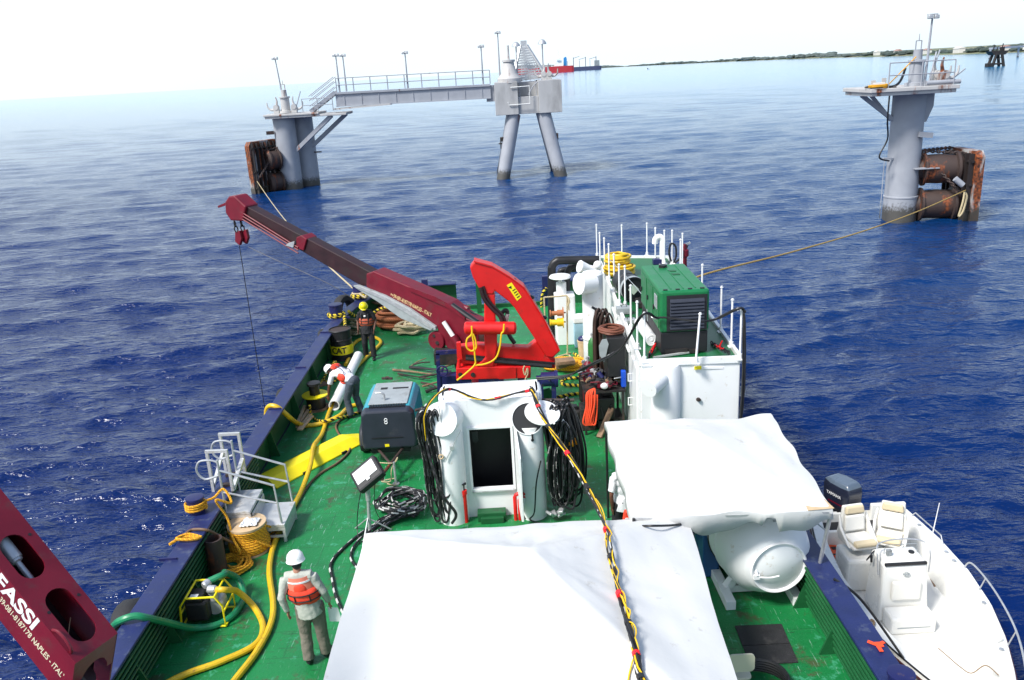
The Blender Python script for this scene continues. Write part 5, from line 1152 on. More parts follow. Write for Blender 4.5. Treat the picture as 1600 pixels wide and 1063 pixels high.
m = MB(); q = PP(c8([(180, 690), (300, 672), (560, 690), (700, 695), (765, 642), (846, 765), (905, 772), (908, 852), (470, 828), (190, 815)]), YR+.1); m.prism(q, (0, T_, 0)); lb_ = m.build('lower_boom', mRed, r, smooth=0, bevel=.025)
m = MB(); q = PP(c8([(230, 752), (905, 812)]), YR+.06); m.bar(q[0], q[1], .05, .04); q = PP(c8([(230, 775), (880, 835)]), YR+.03); m.cyl(q[0], q[1], .05, seg=10); m.build('slide_rod', mBlackM, lb_)
m = MB(); q = PP(c8([(215, 545), (615, 545)]), YR-.12); m.lathe(q[0], [(.02, 0), (.12, .02), (.15, .06), (.15, (q[1]-q[0]).length-.06), (.12, (q[1]-q[0]).length-.02), (.05, (q[1]-q[0]).length)], axis=q[1]-q[0], seg=20)
m.build('cylinder', mRed, r)
m = MB(); q = PP(c8([(158, 850), (480, 838), (722, 836), (722, 925), (158, 938)]), YR-.05); m.prism(q, (0, .5, 0)); bs_ = m.build('base_beam', mRed, r, smooth=0, bevel=.02)
for x, y in ((190, 897), (285, 897), (500, 890), (597, 890)):
    m = MB(); c = PP(c8([(x, y)]), YR-.055)[0]; m.cyl(c+V((0, .0, 0)), c-V((0, .015, 0)), .055, seg=14); m.build('bolt', mDark, bs_)
m = MB(); q = PP(c8([(480, 850), (610, 845), (610, 925), (480, 932)]), YR-.075); m.prism(q, (0, .02, 0)); m.build('joint_plate', mRed, bs_, smooth=0)
m = MB(); q = PP(c8([(200, 900), (690, 900)]), YR+.2); m.bb((q[0].x, YR, D), (q[0].x+.22, YR+.4, q[0].z)); m.bb((q[1].x-.22, YR, D), (q[1].x, YR+.4, q[1].z)); m.bb((-.85, YR-.02, D), (-.25, YR+.5, q[0].z)); m.build('pedestal', mNavy, r, smooth=0)
q = PP(c8([(160, 660), (190, 655), (205, 780), (165, 790)]), YR-.02); m = MB(); m.prism(q, (0, .12, 0)); m.cyl(PP(c8([(180, 780)]), YR)[0], PP(c8([(180, 850)]), YR)[0], .04); m.build('side_ram', mRed, r, smooth=0)
q = PP(c8([(505, 430), (530, 410), (545, 430), (535, 520), (560, 600), (600, 660)]), YR+.3); m = MB(); m.tube(spline(q, 5), .05, 8); a = PP(c8([(548, 440), (535, 510)]), YR+.25); m.build('hose_bundle', mBlack, r)
m = MB(); m.cyl(a[0], a[1], .045, seg=10); m.build('ram_rod', mSteel, r)
rope_thing('lashing_rope', [p for p in PP(c8([(275, 530), (278, 575), (270, 600), (240, 630), (238, 690), (275, 718), (310, 690), (300, 620), (280, 590), (290, 660), (300, 760), (300, 820), (240, 880), (165, 940)]), YR-.32)], .02, mYelC, 'yellow cord looped and hanging from the left end of the red cylinder', 'rope', 6, 6)
rope_thing('lashing_rope', [p for p in PP(c8([(520, 515), (515, 570), (500, 590), (490, 680), (465, 760), (420, 800), (360, 820), (302, 826)]), YR-.32)], .02, mYelC, 'yellow cord hanging from the right end of the red cylinder to the base beam', 'rope', 6, 6)
rope_thing('lashing_rope', [p for p in PP(c8([(675, 830), (665, 860), (680, 900), (695, 850), (700, 890), (680, 935), (690, 960)]), YR-.12)], .018, mPaleRope, 'pale rope knotted round the right end of the red crane base beam', 'rope', 6, 6)
# navy winch frame left of the crane
a = GY(684, 596, 19.4)
r = thing('winch_frame', (a.x+.2, 19.4, D), 'dark blue steel winch frame with hand wheel left of the red crane base', 'winch')
m = MB(); p0, p1, p2 = GY(684, 598, 19.4), GY(684, 552, 19.4), GY(714, 549, 19.4)
m.bar(V((p0.x, 19.4, D)), p1, .09); m.bar(p1-V((.04, 0, -.01)), p2+V((.1, 0, 0)), .09); m.bb((p0.x+.05, 19.38, D), (p2.x+.2, 19.7, GY(700, 588, 19.4).z)); m.build('frame', mNavy, r, smooth=0)
m = MB(); c = GY(691, 580, 19.2); m.ring(c, .13, .02, (0, 1, 0), 20, 6); m.cyl(c, c+V((0, .2, 0)), .03); m.bar(c-V((.12, 0, 0)), c+V((.12, 0, 0)), .02); m.build('hand_wheel', mNavy, r)
c = GY(700, 556, 20.6); single(MB().box(c, (.7, .5, .35)), 'tool_box', mDark, 'dark grimy steel box behind the navy winch frame', 'box', smooth=0, bevel=.03)
a = GY(868, 592, 18.2); r = thing('deck_winch', (a.x, 18.2, D), 'dark blue deck winch drum right of the red crane base', 'winch')
m = MB(); m.lathe(a+V((-.45, 0, 0)), [(.1, 0), (.1, .1), (.17, .12), (.17, .42), (.2, .44), (.2, .5), (.1, .5)], axis=(1, 0, 0), seg=24); m.build('drum', mNavy, r)
m = MB(); m.bb((a.x-.42, 18.1, D), (a.x-.3, 18.4, a.z)); m.bb((a.x-.1, 18.1, D), (a.x+.0, 18.4, a.z-.1)); m.build('stand', mNavy, r, smooth=0)
p = G(856, 628, D+.1); single(MB().prism([p+V((-.2, 0, 0)), p+V((.14, 0, 0)), p+V((.14, 0, .25)), p+V((.05, 0, .36)), p+V((-.2, 0, .3))], (0, .05, 0)), 'anchor_plate', mGreenB, 'small green bracket plate welded beside the right vent', 'bracket', smooth=0, bevel=.01)

# ================================================================ maroon crane
BP = V((-1.15, 20.4, 0)); TPp = V((-7.75, 24.1, 0)); dB = (TPp-BP).normalized(); nB = V((-dB.y, dB.x, 0)); nB = -nB if nB.y < 0 else nB
def PM(px, py, off=0):
    d = _ray(px, py); o = BP+nB*off-V((0, 0, CZ)); t = o.dot(nB)/d.dot(nB); return d*t+V((0, 0, CZ))
r = thing('maroon_crane', (BP.x, BP.y, D), 'maroon telescopic boom crane reaching out over the left side with hook blocks at its tip', 'crane')
def pz(m, pts, th, off=0): m.prism([PM(x, y, off) for x, y in pts], nB*th); return m
m = MB(); pz(m, [(572, 428), (584, 424), (640, 448), (700, 475), (726, 496), (746, 505), (742, 530), (722, 560), (700, 545), (686, 528), (683, 512), (572, 449)], .50); bm_ = m.build('main_boom', mMar, r, smooth=0, bevel=.03)
m = MB(); pz(m, [(640, 449), (680, 464), (700, 475), (726, 497), (726, 500), (697, 480), (640, 455)], .04, -.045); m.build('stiffener', mMar, bm_, smooth=0)
xa_, xb_ = PM(610, 460, -.004), PM(674, 493, -.004); text('lettering', '++39-081-8187178 NAPLES - ITALY', mat('boom_lettering', (.70, .50, .25), .6), bm_, xa_.lerp(xb_, .5), xb_-xa_, (0, 0, 1), .15, .001, 1, .002, (xb_-xa_).length)
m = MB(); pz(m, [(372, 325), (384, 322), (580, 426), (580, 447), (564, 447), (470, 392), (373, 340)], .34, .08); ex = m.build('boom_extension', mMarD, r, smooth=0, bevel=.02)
for k, (y0_, y1_) in enumerate(((336, 391), (341, 396), (331, 387))):
    m = MB(); m.tube([PM(376, y0_, .02), PM(466, y1_, .02)], .022, 6); m.build('hydraulic_line', mMar, ex)
m = MB(); pz(m, [(463, 371), (471, 368), (479, 374), (474, 392), (462, 388)], .44, .03); m.build('collar', mMar, ex, smooth=0, bevel=.02)
m = MB(); pz(m, [(450, 380), (460, 377), (458, 387), (446, 384)], .1, -.02); m.build('valve_block', mSteel, ex, smooth=0)
m = MB(); pz(m, [(351, 316), (357, 307), (366, 306), (384, 323), (379, 346), (360, 345), (352, 333)], .5); th_ = m.build('boom_head', mMar, r, smooth=0, bevel=.04)
m = MB(); pz(m, [(340, 322), (352, 317), (352, 321), (341, 325)], .1, .2); m.build('head_horn', mMar, th_, smooth=0)
HK = []
for i, (x, y0_, y1_, lb) in enumerate(((366, 346, 362, 0), (376, 346, 360, .12))):
    m = MB(); a = PM(x, y0_, lb); b = PM(x+4, y1_, lb); chain(m, [a, b], .17, .02); m.build('chain', mBlackM, th_)
    m = MB(); c = PM(x+6, y1_, lb); pz(m, [(x+1, y1_), (x+8, y1_-1), (x+11, y1_+12), (x+8, y1_+22), (x+1, y1_+16)], .1, lb); m.build('hook_block', mMar, th_, smooth=0, bevel=.015); HK.append(PM(x+8, y1_+22, lb))
w0 = HK[0]; m = MB(); m.cyl(w0, V((w0.x, w0.y, -.2)), .012, seg=6); m.build('hoist_wire', mBlackM, r)
m = MB(); m.tube(spline([PM(388, 386, 0), PM(430, 406, .1), PM(480, 428, .2), PM(520, 447, .3), PM(556, 470, .4)], 4), .009, 5); m.build('slack_wire', mBlackM, r)
# grey trough under the boom
m = MB(); 
tr = [(551, 447), (559, 446), (600, 462), (640, 483), (680, 511), (681, 516), (672, 517), (626, 498), (590, 472), (556, 451)]
pz(m, tr, .10, -.10); m.build('trough', mGreyP, r, smooth=0, bevel=.015)
m = MB(); pz(m, [(558, 447), (600, 464), (640, 486), (676, 513), (674, 515), (636, 490), (598, 468), (557, 450)], .03, -.125); m.build('trough_lip', mSteel, r, smooth=0)
c = PM(681, 533, -.05); m = MB(); m.lathe(c, [(.02, 0), (.24, 0), (.26, .03), (.26, .12), (.24, .15), (.02, .15)], axis=nB, seg=26); ds = m.build('winch_disc', mMar, r)
m = MB(); m.cyl(PM(678, 525, -.07), PM(678, 525, -.04), .04); m.cyl(PM(683, 536, -.08), PM(683, 536, -.02), .05, seg=8); m.build('disc_hub', mDark, ds)
m = MB(); m.cyl(PM(693, 503, -.1), PM(709, 527, -.1), .06, seg=14); m.build('ram_rod', mWhiteC, r)
m = MB(); m.cyl(PM(708, 525, -.1), PM(722, 550, -.1), .11, seg=14); m.build('ram_cylinder', mMar, r)
m = MB(); pz(m, [(700, 500), (745, 506), (748, 530), (748, 580), (712, 580), (700, 545)], .55, .04); m.build('slew_column', mMar, r, smooth=0, bevel=.04)
m = MB(); m.cyl(V((BP.x+.2, BP.y+.4, D)), V((BP.x+.2, BP.y+.4, PM(730, 560).z)), .32, seg=20); m.build('pedestal', mMar, r)
m = MB(); m.cyl(PM(706, 478, .1), PM(745, 505, .1), .09, seg=12); m.cyl(PM(725, 485, .4), PM(752, 500, .4), .07, seg=12); m.build('lift_ram', mBlackM, r)
m = MB(); m.cyl(PM(722, 481, .45), PM(732, 484, .45), .1, seg=12); pz(m, [(716, 484), (740, 496), (752, 508), (730, 506)], .1, .4); m.build('pivot_bracket', mMar, r, smooth=0)
# ================================================================ right-hand deckhouse
RT = 4.3
FL, FR_, BL_, BR_ = G(1001, 567, RT), G(1157, 561, RT), G(935, 403, RT), G(1044, 403, RT)
FR_.x = max(FR_.x, 4.4); 
dh = thing('deckhouse', ((FL.x+FR_.x)/2, 18, D), 'long white deckhouse on the right with green roof carrying the green generator', 'deck house')
def quadprism(m, pts, z0, z1): m.prism([V((p.x, p.y, z0)) for p in pts], (0, 0, z1-z0)); return m
m = MB(); quadprism(m, [FL, FR_, BR_, BL_], D-.3, RT-.05); m.build('wall', mWhite, dh, smooth=0, bevel=.02)
cen = (FL+FR_+BL_+BR_)/4
def ins(p, d): 
    v = (cen-p); return p+V((math.copysign(d, v.x), math.copysign(d, v.y), 0))
m = MB(); quadprism(m, [ins(p, .05) for p in (FL, FR_, BR_, BL_)], RT-.05, RT); m.build('roof', mGreen, dh, smooth=0)
m = MB(); Z = V((0, 0, .01))
for a, b in ((FL, FR_), (FR_, BR_), (BR_, BL_), (BL_, FL)): m.bar(a+V((0, 0, -.0)), b+V((0, 0, -.0)), .07, .13)
m.build('roof_edge', mWhite, dh, smooth=0)
R_ = lambda px, py, z=RT+.005: G(px, py, z)
yF = FL.y
def F(px, py, dy=0): return GY(px, py, yF+dy)
m = MB(); c = F(1041, 600, -.02); 
m.lathe(V((c.x, yF+.06, D)), [(.30, 0), (.30, RT-D-.12), (.27, RT-D-.06)], seg=30); v_ = m.build('cowl_vent', mWhite, dh)
m = MB(); cc = F(1012, 607, -.42); a = (cc-V((c.x, yF+.05, cc.z+.12))).normalized(); m.lathe(cc, [(.02, 0), (.195, 0), (.2, -.02), (.2, -.5), (.1, -.6)], axis=a, seg=28); m.build('cowl', mWhite, v_)
m = MB(); x = F(1065, 600).x; m.bb((x, yF-.012, D), (x+.02, yF, RT-.1)); m.build('seam', mWhite, dh, smooth=0)
m = MB(); a, b = F(1084, 574, -.05), F(1131, 574, -.05); m.bar(a, b, .08, .08); fl_ = m.build('strip_lamp', mWhiteC, dh, smooth=0, bevel=.02)
m = MB(); m.bar(a+V((.0, -.045, 0)), a+V((.14, -.045, 0)), .02, .07); m.build('yellow_lens', mYel, fl_, smooth=0)
m = MB(); c = F(1089, 623); m.lathe(c, [(.05, 0), (.05, -.0), (.035, .12)], axis=(.2, -1, .1), seg=12); m.build('pipe_fitting', mDark, dh)
for px_ in (1095, 1112):
    m = MB(); c = F(px_, 649); m.box(c+V((0, -.02, 0)), (.07, .05, .04)); m.build('clamp', mDark, dh, smooth=0)
# left wall door and handles
dvec = (BL_-FL); dvec.z = 0; dvec.normalize(); nL = V((-dvec.y, dvec.x, 0)); nL = nL if nL.x < 0 else -nL
m = MB(); o = V((FL.x, FL.y, 0))+dvec*.35; m.prism([o+V((0, 0, D+.1)), o+dvec*.85+V((0, 0, D+.1)), o+dvec*.85+V((0, 0, RT-.25)), o+V((0, 0, RT-.25))], nL*.04); dd = m.build('door', mWhite, dh, smooth=0, bevel=.01)
m = MB()
for z in (D+.35, D+.95, D+1.5): q = o+dvec*.75+nL*.05+V((0, 0, z)); m.tube([q, q+nL*.07, q+nL*.07+V((0, 0, .17)), q+V((0, 0, .17))], .014, 6)
m.build('handle', mWhiteC, dd)
m = MB()
for k in range(3): q = V((FL.x, FL.y, RT-.3))+dvec*(1.6+k*1.3)+nL*.04; m.cyl(q, q+dvec*.9-V((0, 0, .0)), .03)
m.build('wall_pipe', mWhite, dh)
# stanchions
sg = 'white rail stanchions round the deckhouse roof'
st_b = [(933, 402), (938, 417), (945, 427), (952, 438), (960, 457), (968, 476), (977, 479), (986, 515), (996, 545), (1007, 566), (1087, 568), (1113, 520), (1133, 543), (1153, 562), (972, 403), (1011, 400), (1024, 409), (1038, 414), (1050, 414), (1066, 420), (1078, 430), (1095, 478)]
stp = []
names = {9: 'white stanchion at the front left corner of the green roof where the black cable crosses', 10: 'white stanchion leaning in front of the green generator', 13: 'white stanchion at the front right corner of the green roof'}
proto = None
for i, (x, y) in enumerate(st_b):
    p = R_(x, y); 
    if i in (11, 12, 13, 20, 21): 
        t = (p.y-FR_.y)/(BR_.y-FR_.y); p.x = FR_.x+(BR_.x-FR_.x)*t-.02
    lb = names.get(i, 'thin white rail stanchion standing along the edge of the green deckhouse roof')
    o = thing('rail_stanchion', p, lb, 'stanchion', sg)
    if proto is None:
        m = MB(); m.cyl(p, p+V((0, 0, 1.03)), .022, seg=10); m.ring(p+V((0, 0, 1.0)), .03, .008, (0, 0, 1), 10, 5); m.build('post', mWhiteC, o)
        m = MB(); m.box(p+V((0, 0, .01)), (.13, .13, .025)); m.cyl(p, p+V((0, 0, .12)), .042, seg=10); m.build('socket', mWhiteC, o, smooth=0); proto = o
    else:
        for ch in proto.children: c = ch.copy(); C.objects.link(c); c.parent = o
        if i == 10: o.rotation_euler = (0, R(4), 0)
    stp.append(p+V((0, 0, 1.05)))
m = MB(); cp = [GY(838, 592, 17.5), GY(885, 588, 17.2), GY(918, 573, 16.8), GY(968, 545, 16.2), stp[9]+V((-.05, -.04, -.05)), F(1024, 497, .3), F(1038, 498, .25), F(1065, 500, .15), F(1093, 501, 0), F(1120, 497, .1), stp[13]+V((-.1, -.04, -.02)), stp[13]+V((.02, -.05, -.04)), stp[13]+V((.05, -.06, -.3)), V((FR_.x+.04, FR_.y-.1, RT-.6)), V((FR_.x-.02, FR_.y-.1, D+.4))]
r = thing('power_cable', cp[4]-V((0, 0, 1)), 'black power cable strung along the front stanchions of the deckhouse roof', 'cable')
bs = bundle(r, cp, 3, .018, .022, [mCableB], 4)
for k in (38, 39, 80):
    m = MB(); m.tube([bs[k], bs[k+1]], .036, 8); m.build('tape_band', mWhiteC, r)
rope_thing('guard_wire', [stp[2]-V((0, 0, .5)), R_(980, 470)+V((0, 0, .6)), R_(1007, 500)+V((0, 0, .5)), R_(1012, 545)+V((0, 0, .6))], .008, mSteel, 'thin slack wire along the left stanchions of the deckhouse roof', 'wire', 4, 5)

# generator
g0 = R_(1030, 553); g1 = R_(1109, 554); yg = (g0.y+g1.y)/2; gx0, gx1 = g0.x, g1.x; gt = GY(1035, 456, yg).z; gyb = G(1002, 415, gt).y
zb0 = RT+.02; zb1 = GY(1030, 521, yg).z
gn = thing('generator', ((gx0+gx1)/2, (yg+gyb)/2, RT), 'big green canopied generator with black louvred end on the deckhouse roof', 'generator')
m = MB(); m.bb((gx0+.02, yg+.02, zb0), (gx1-.02, gyb-.02, zb1)); bs_ = m.build('base_tank', mBlack, gn, smooth=0, bevel=.02)
m = MB(); m.bb((gx0+.1, yg-.01, zb0), (gx0+.55, yg+.04, zb0+.1)); m.bb((gx1-.4, yg-.015, zb0), (gx1-.2, yg+.04, zb0+.08)); m.build('fork_pocket', mDark, bs_, smooth=0)
m = MB(); m.bb((gx0, yg, zb1), (gx1, gyb, gt)); cn = m.build('canopy', mGenG, gn, smooth=0, bevel=.045)
gw = gx1-gx0; gh = gt-zb1
m = MB(); fx0, fx1, fz0, fz1 = gx0+.13*gw, gx1-.05*gw, zb1+.03, gt-.09
m.bb((fx0, yg-.02, fz0), (fx1, yg-.004, fz1)); lv = m.build('louvre_frame', mBlack, gn, smooth=0)
m = MB(); n = 9
for k in range(n):
    z = fz0+.06+(fz1-fz0-.12)*(k+.5)/n; m.prism([V((fx0+.06, yg-.02, z-.03)), V((fx0+.06, yg-.06, z-.045)), V((fx0+.06, yg-.055, z-.025)), V((fx0+.06, yg-.02, z+.02))], (fx1-fx0-.12, 0, 0))
m.build('louvre_slats', mCharcoal, lv, smooth=0)
gl = gyb-yg
for a, b, nm in ((.06, .30, 'door_panel'), (.34, .62, 'door_panel'), (.66, .94, 'door_panel')):
    m = MB(); m.bb((gx0-.012, yg+gl*a, zb1+.06), (gx0-.0, yg+gl*b, gt-.1)); dp = m.build(nm, mGenG, gn, smooth=0, bevel=.006)
    m = MB(); m.box((gx0-.025, yg+gl*(b-.04), zb1+gh*.45), (.03, .06, .09)); m.build('latch', mBlack, dp, smooth=0)
m = MB(); m.bb((gx0-.03, yg+gl*.10, zb1+gh*.5), (gx0-.012, yg+gl*.22, gt-.15)); m.build('control_window', mGreyP, gn, smooth=0, bevel=.01)
for k in range(4): m = MB(); m.box((gx0+gw*(.12+.25*k), yg+.09, gt+.008), (.08, .05, .02)); m.build('lifting_lug', mBlack, gn, smooth=0)
m = MB()
for k in (.25, .5, .75): m.bb((gx0+gw*k-.01, yg+.15, gt), (gx0+gw*k+.01, gyb-.1, gt+.012))
m.build('roof_rib', mGenG, gn, smooth=0)
m = MB(); m.cyl((gx0+gw*.45, gyb-.3, gt), (gx0+gw*.45, gyb-.3, gt+.06), .09); m.build('exhaust_cap', mBlack, gn)
m = MB(); m.bb((gx0+gw*.5, yg+gl*.55, gt), (gx0+gw*.68, yg+gl*.60, gt+.012)); m.bb((gx0+gw*.5, yg+gl*.68, gt), (gx0+gw*.66, yg+gl*.73, gt+.012)); m.build('roof_slot', mGreenB, gn, smooth=0)
# red lashing chains
rg = 'red ratchet lashings holding the generator'
for a, b, lb in (((1013, 560), (1028, 540), 'red chain lashing at the left foot of the generator'), ((1111, 537), (1150, 560), 'red chain lashing at the right foot of the generator')):
    m = MB(); A_, B_ = R_(*a)+V((0, 0, .02)), R_(*b)+V((0, 0, .12)); 
    if B_.x > 4.3: B_.x = 4.25
    chain(m, [A_, B_], .12, .014); r = thing('lashing_chain', A_, lb, 'chain', rg); m.build('chain', mBlackM, r)
    m = MB(); c = A_.lerp(B_, .45); m.bar(c-(B_-A_)*.22, c+(B_-A_)*.22, .06, .05); m.bar(c, c+V((.05, -.05, .15)), .03); m.build('ratchet', mRed, r, smooth=0, bevel=.01)
m = MB(); a, b = R_(1021, 561), R_(1081, 552); m.bar(a+V((0, 0, .03)), b+V((0, 0, .03)), .06, .03); single(m, 'steel_flat', mAlu, 'pale metal flat bar lying in front of the generator', 'metal bar', smooth=0)
a, b = R_(1019, 541), R_(999, 512); a.z = b.z = RT+.13; m = MB(); r = thing('rolled_mat', a-V((0, 0, .13)), 'white rolled mat lying left of the generator', 'roll'); m.lathe(a, [(.03, 0), (.05, .01), (.06, 0), (.08, .01), (.09, 0), (.125, 0), (.125, (b-a).length), (.02, (b-a).length)], axis=b-a, seg=26); m.build('mat_roll', mWhiteC, r)
# yellow hose coils on the roof
for (px, py, n, h, lb, rr0) in ((968, 428, 7, .28, 'large yellow hose coil spread on the far left of the deckhouse roof, lower one', .42), (965, 408, 6, .42, 'smaller yellow hose coil lying on top of the larger one on the deckhouse roof', .34)):
    c = R_(px, py); c = R_(968, 430)+V((-.03 if h > .3 else 0, .12 if h > .3 else 0, 0)); z_ = 0.02 if h < .3 else .30
    rope_thing('hose_coil', coil(c+V((0, 0, z_)), rr0*.6, rr0, n, .26, .035, .02, int(px)), .038, mYelHose, lb, 'hose', 5, 8)
m = MB(); c = R_(990, 472); c.z = RT+.33; c2 = c+V((-.12, .95, 0)); r = thing('barrel', V((c.x, c.y, RT)), 'black barrel lying on its side with grey rim and pale diamond placard on the roof', 'barrel')
m.lathe(c, [(.27, .03), (.27, 0), (.31, 0), (.31, .05), (.295, .06), (.295, .45), (.31, .47), (.295, .49), (.295, .95), (.1, .96)], axis=c2-c, seg=30); m.build('barrel_body', mBlackM, r)
m = MB(); m.lathe(c, [(.312, -.01), (.316, .0), (.316, .12), (.31, .125)], axis=c2-c, seg=30, cap=False); m.build('rim_band', mGreyP, r)
m = MB(); q = c+V((.0, -.02, .0)); m.prism([q+V((0, 0, .14)), q+V((.14, 0, 0)), q+V((0, 0, -.14)), q+V((-.14, 0, 0))], (0, -.006, 0)); m.build('placard', mat('pale_green_card', (.38, .46, .36), .6), r, smooth=0)
for i, (px, py, s_, mt_, lb) in enumerate([(975, 490, (.35, .25, .16), mGreyP, 'small grey metal case on the roof between the left stanchions'), (1001, 478, (.2, .5, .14), mDark, 'dark cable tray part on the roof beside the generator'),
                                  (1028, 413, (.3, .22, .16), mNavy, 'navy blue tool case on the roof behind the generator'), (984, 505, (.25, .2, .1), mSteel, 'small bright metal fitting on the roof by the left rail')]):
    p = R_(px, py); r = thing('equipment_case', p, lb, 'case'); m = MB(); m.box(p+V((0, 0, s_[2]/2+.005)), s_); m.build('case_body', mt_, r, smooth=0, bevel=.015)
    m = MB(); m.tube([p+V((-.06, -.0, s_[2])), p+V((-.05, 0, s_[2]+.05)), p+V((.05, 0, s_[2]+.05)), p+V((.06, 0, s_[2]))], .01, 6); m.build('handle', mBlack, r)
p = R_(1035, 413); r = thing('vent_pipe', p, 'white gooseneck vent pipe at the far right of the deckhouse roof', 'vent pipe'); m = MB(); m.tube(spline([p, p+V((0, 0, .5)), p+V((0, 0, .72)), p+V((-.08, 0, .82)), p+V((-.2, 0, .76)), p+V((-.22, 0, .62))], 5), .085, 14); m.build('pipe', mWhiteC, r)
m = MB(); m.cyl(p, p+V((0, 0, .03)), .14); m.build('flange', mWhiteC, r)
p = R_(1052, 414); rope_thing('hose_loop', [p, p+V((-.12, 0, .3)), p+V((-.08, 0, .62)), p+V((.06, 0, .55)), p+V((.08, 0, .25)), p+V((0, 0, .02)), p+V((.3, 0, .3)), p+V((.42, 0, .6))], .028, mCableB, 'black hose loop tied to a stanchion behind the generator', 'hose', 6, 8)
p = R_(1070, 418); r = thing('hand_pump', p, 'small dark red hand pump with grey top standing behind the generator', 'pump'); m = MB(); m.lathe(p, [(.06, 0), (.06, .3), (.11, .34), (.11, .5), (.06, .55), (.05, .68)], seg=14); m.build('pump_body', mMar, r); m = MB(); m.bar(p+V((-.05, 0, .62)), p+V((.15, 0, .72)), .05); m.build('pump_lever', mSteel, r)

# exhausts and vents beside the deckhouse, far end
YE = 24.5
r = thing('exhaust_pipes', GY(862, 503, YE)*1.0, 'thick black inverted-U exhaust pipes at the far left of the deckhouse', 'exhaust pipe'); r.location.z = D
def E(px, py, d=0): return GY(px, py, YE+d)
for k, (q, rr0) in enumerate((([E(862, 505), E(862, 430), E(863, 416), E(869, 409), E(880, 407), E(938, 406)], .125), ([E(886, 470, .3), E(886, 440, .3), E(887, 425, .3), E(893, 417, .3), E(905, 415, .3), E(936, 415, .3)], .10), ([E(873, 470, .5), E(873, 440, .5), E(875, 426, .5), E(880, 422, .5), E(900, 421, .5)], .09))):
    q[0] = V((q[0].x, q[0].y, D)); m = MB(); m.tube(spline(q, 6), rr0, 16); m.build('pipe', mBlackM, r)
p = V((E(882, 525).x, YE-.5, D)); zt_ = GY(882, 459, YE-.5).z; w2 = .30
r = thing('vent_cabinet', p, 'narrow white vent cabinet with round mushroom cap below the black exhaust pipes', 'vent')
m = MB(); m.prism(rrect(p.x-w2, p.y-w2, p.x+w2, p.y+w2, .08, D), (0, 0, zt_-D)); m.build('cabinet', mWhite, r, smooth=40, bevel=.02)
m = MB(); m.cyl(p+V((-.08, 0, zt_-D)), p+V((-.08, 0, zt_-D+.35)), .15); m.build('neck', mWhite, r)
c = GY(875, 432, YE-.5); m = MB(); m.cyl(V((c.x, c.y, zt_+.3)), c, .05); m.lathe(c-V((0, 0, .05)), [(.3, 0), (.33, .03), (.3, .08), (.1, .12)], seg=30); m.build('mushroom_cap', mWhiteC, r)
# tall cowl vent by the wall
YV = 20.6; c = GY(925, 425, YV); 
r = thing('cowl_ventilator', V((c.x, YV, D)), 'tall white cowl ventilator standing against the deckhouse facing left', 'ventilator')
m = MB(); m.lathe(V((c.x, YV, D)), [(.27, 0), (.27, 1.2), (.29, 1.2), (.29, 1.24), (.27, 1.24), (.27, c.z-D-.05), (.23, c.z-D)], seg=32); m.build('trunk_pipe', mWhite, r)
m = MB(); cc = GY(904, 444, YV-.35); m.lathe(cc, [(.02, -.02), (.25, 0), (.27, 0), (.27, -.12), (.24, -.45), (.1, -.6)], axis=V((-.85, -.45, .12)), seg=30); m.build('cowl', mWhite, r)
c = GY(917, 418, 22.4); r = thing('cowl_ventilator', V((c.x, 22.4, D)), 'small white horn ventilator behind the tall cowl ventilator', 'ventilator')
m = MB(); m.cyl(V((c.x+.1, 22.4, D)), c, .12); m.build('trunk_pipe', mWhite, r)
m = MB(); m.lathe(c+V((-.22, -.1, .06)), [(.17, 0), (.18, -.02), (.1, -.3), (.1, -.55)], axis=(-.9, -.3, .3), seg=22); m.ell(c+V((.3, 0, .05)), (.12, .12, .12)); m.build('horn', mWhiteC, r)
# things along the wall
p = G(903, 498, D); p.y = 24; p = V((GY(904, 480, 23.6).x, 23.6, D)); r = thing('cool_box', p, 'pale blue and white cool box behind the tall cowl ventilator', 'cool box'); m = MB(); m.bb((p.x-.16, 23.4, D), (p.x+.2, 23.8, D+.75)); m.build('box', mat('pale_blue', (.35, .55, .68), .5), r, smooth=0, bevel=.02)
m = MB(); m.bb((p.x-.18, 23.38, D+.755), (p.x+.22, 23.82, D+.95)); m.build('lid', mWhiteC, r, smooth=0, bevel=.03)
p = V((GY(910, 500, 22.5).x, 22.5, D)); r = thing('bucket', p, 'cream plastic bucket with blue cloth on top beside the tall ventilator', 'bucket'); m = MB(); m.lathe(p, [(.13, 0), (.16, .5), (.17, .5), (.17, .53)], seg=20); m.build('pail', mPly, r)
m = MB(); m.ell(p+V((0, 0, .56)), (.15, .15, .1)); m.build('cloth', mNavy, r)
# wire spool stand
YS = 22.8
def S(px, py, d=0): return GY(px, py, YS+d)
r = thing('spool_stand', V((S(885, 540).x, YS, D)), 'cream tube stand holding an orange spool and a yellow spool', 'spool stand')
m = MB(); a, b = S(850, 465), S(886, 462); f0 = S(886, 535); m.tube([a, b], .025, 6); m.tube([b, V((f0.x, YS, D))], .022, 6); m.tube([V((f0.x-.3, YS-.15, D+.02)), V((f0.x+.1, YS+.1, D+.02))], .025, 6); m.tube([V((f0.x, YS+.2, D)), V((f0.x+.1, YS-.3, D+.01))], .022, 6); m.tube([a, V((a.x, YS, D))], .022, 6); m.build('frame', mPaleRope, r)
for py, mt_, w_, nm in ((490, mOrgRope, .09, 'spool'), (504.5, mYelC, .12, 'spool')):
    c = S(859, py); m = MB(); L1 = (S(884, py)-c).length; m.cyl(c, c+V((L1, 0, 0)), .02); m.lathe(c, [(.10, 0), (.10, .03), (w_*.7, .04), (w_*.7, L1*.45), (w_, L1*.46), (w_, L1*.8), (.17, L1*.82), (.17, L1*.86), (.02, L1*.87)], axis=(1, 0, 0), seg=20); m.build(nm, mt_, r)
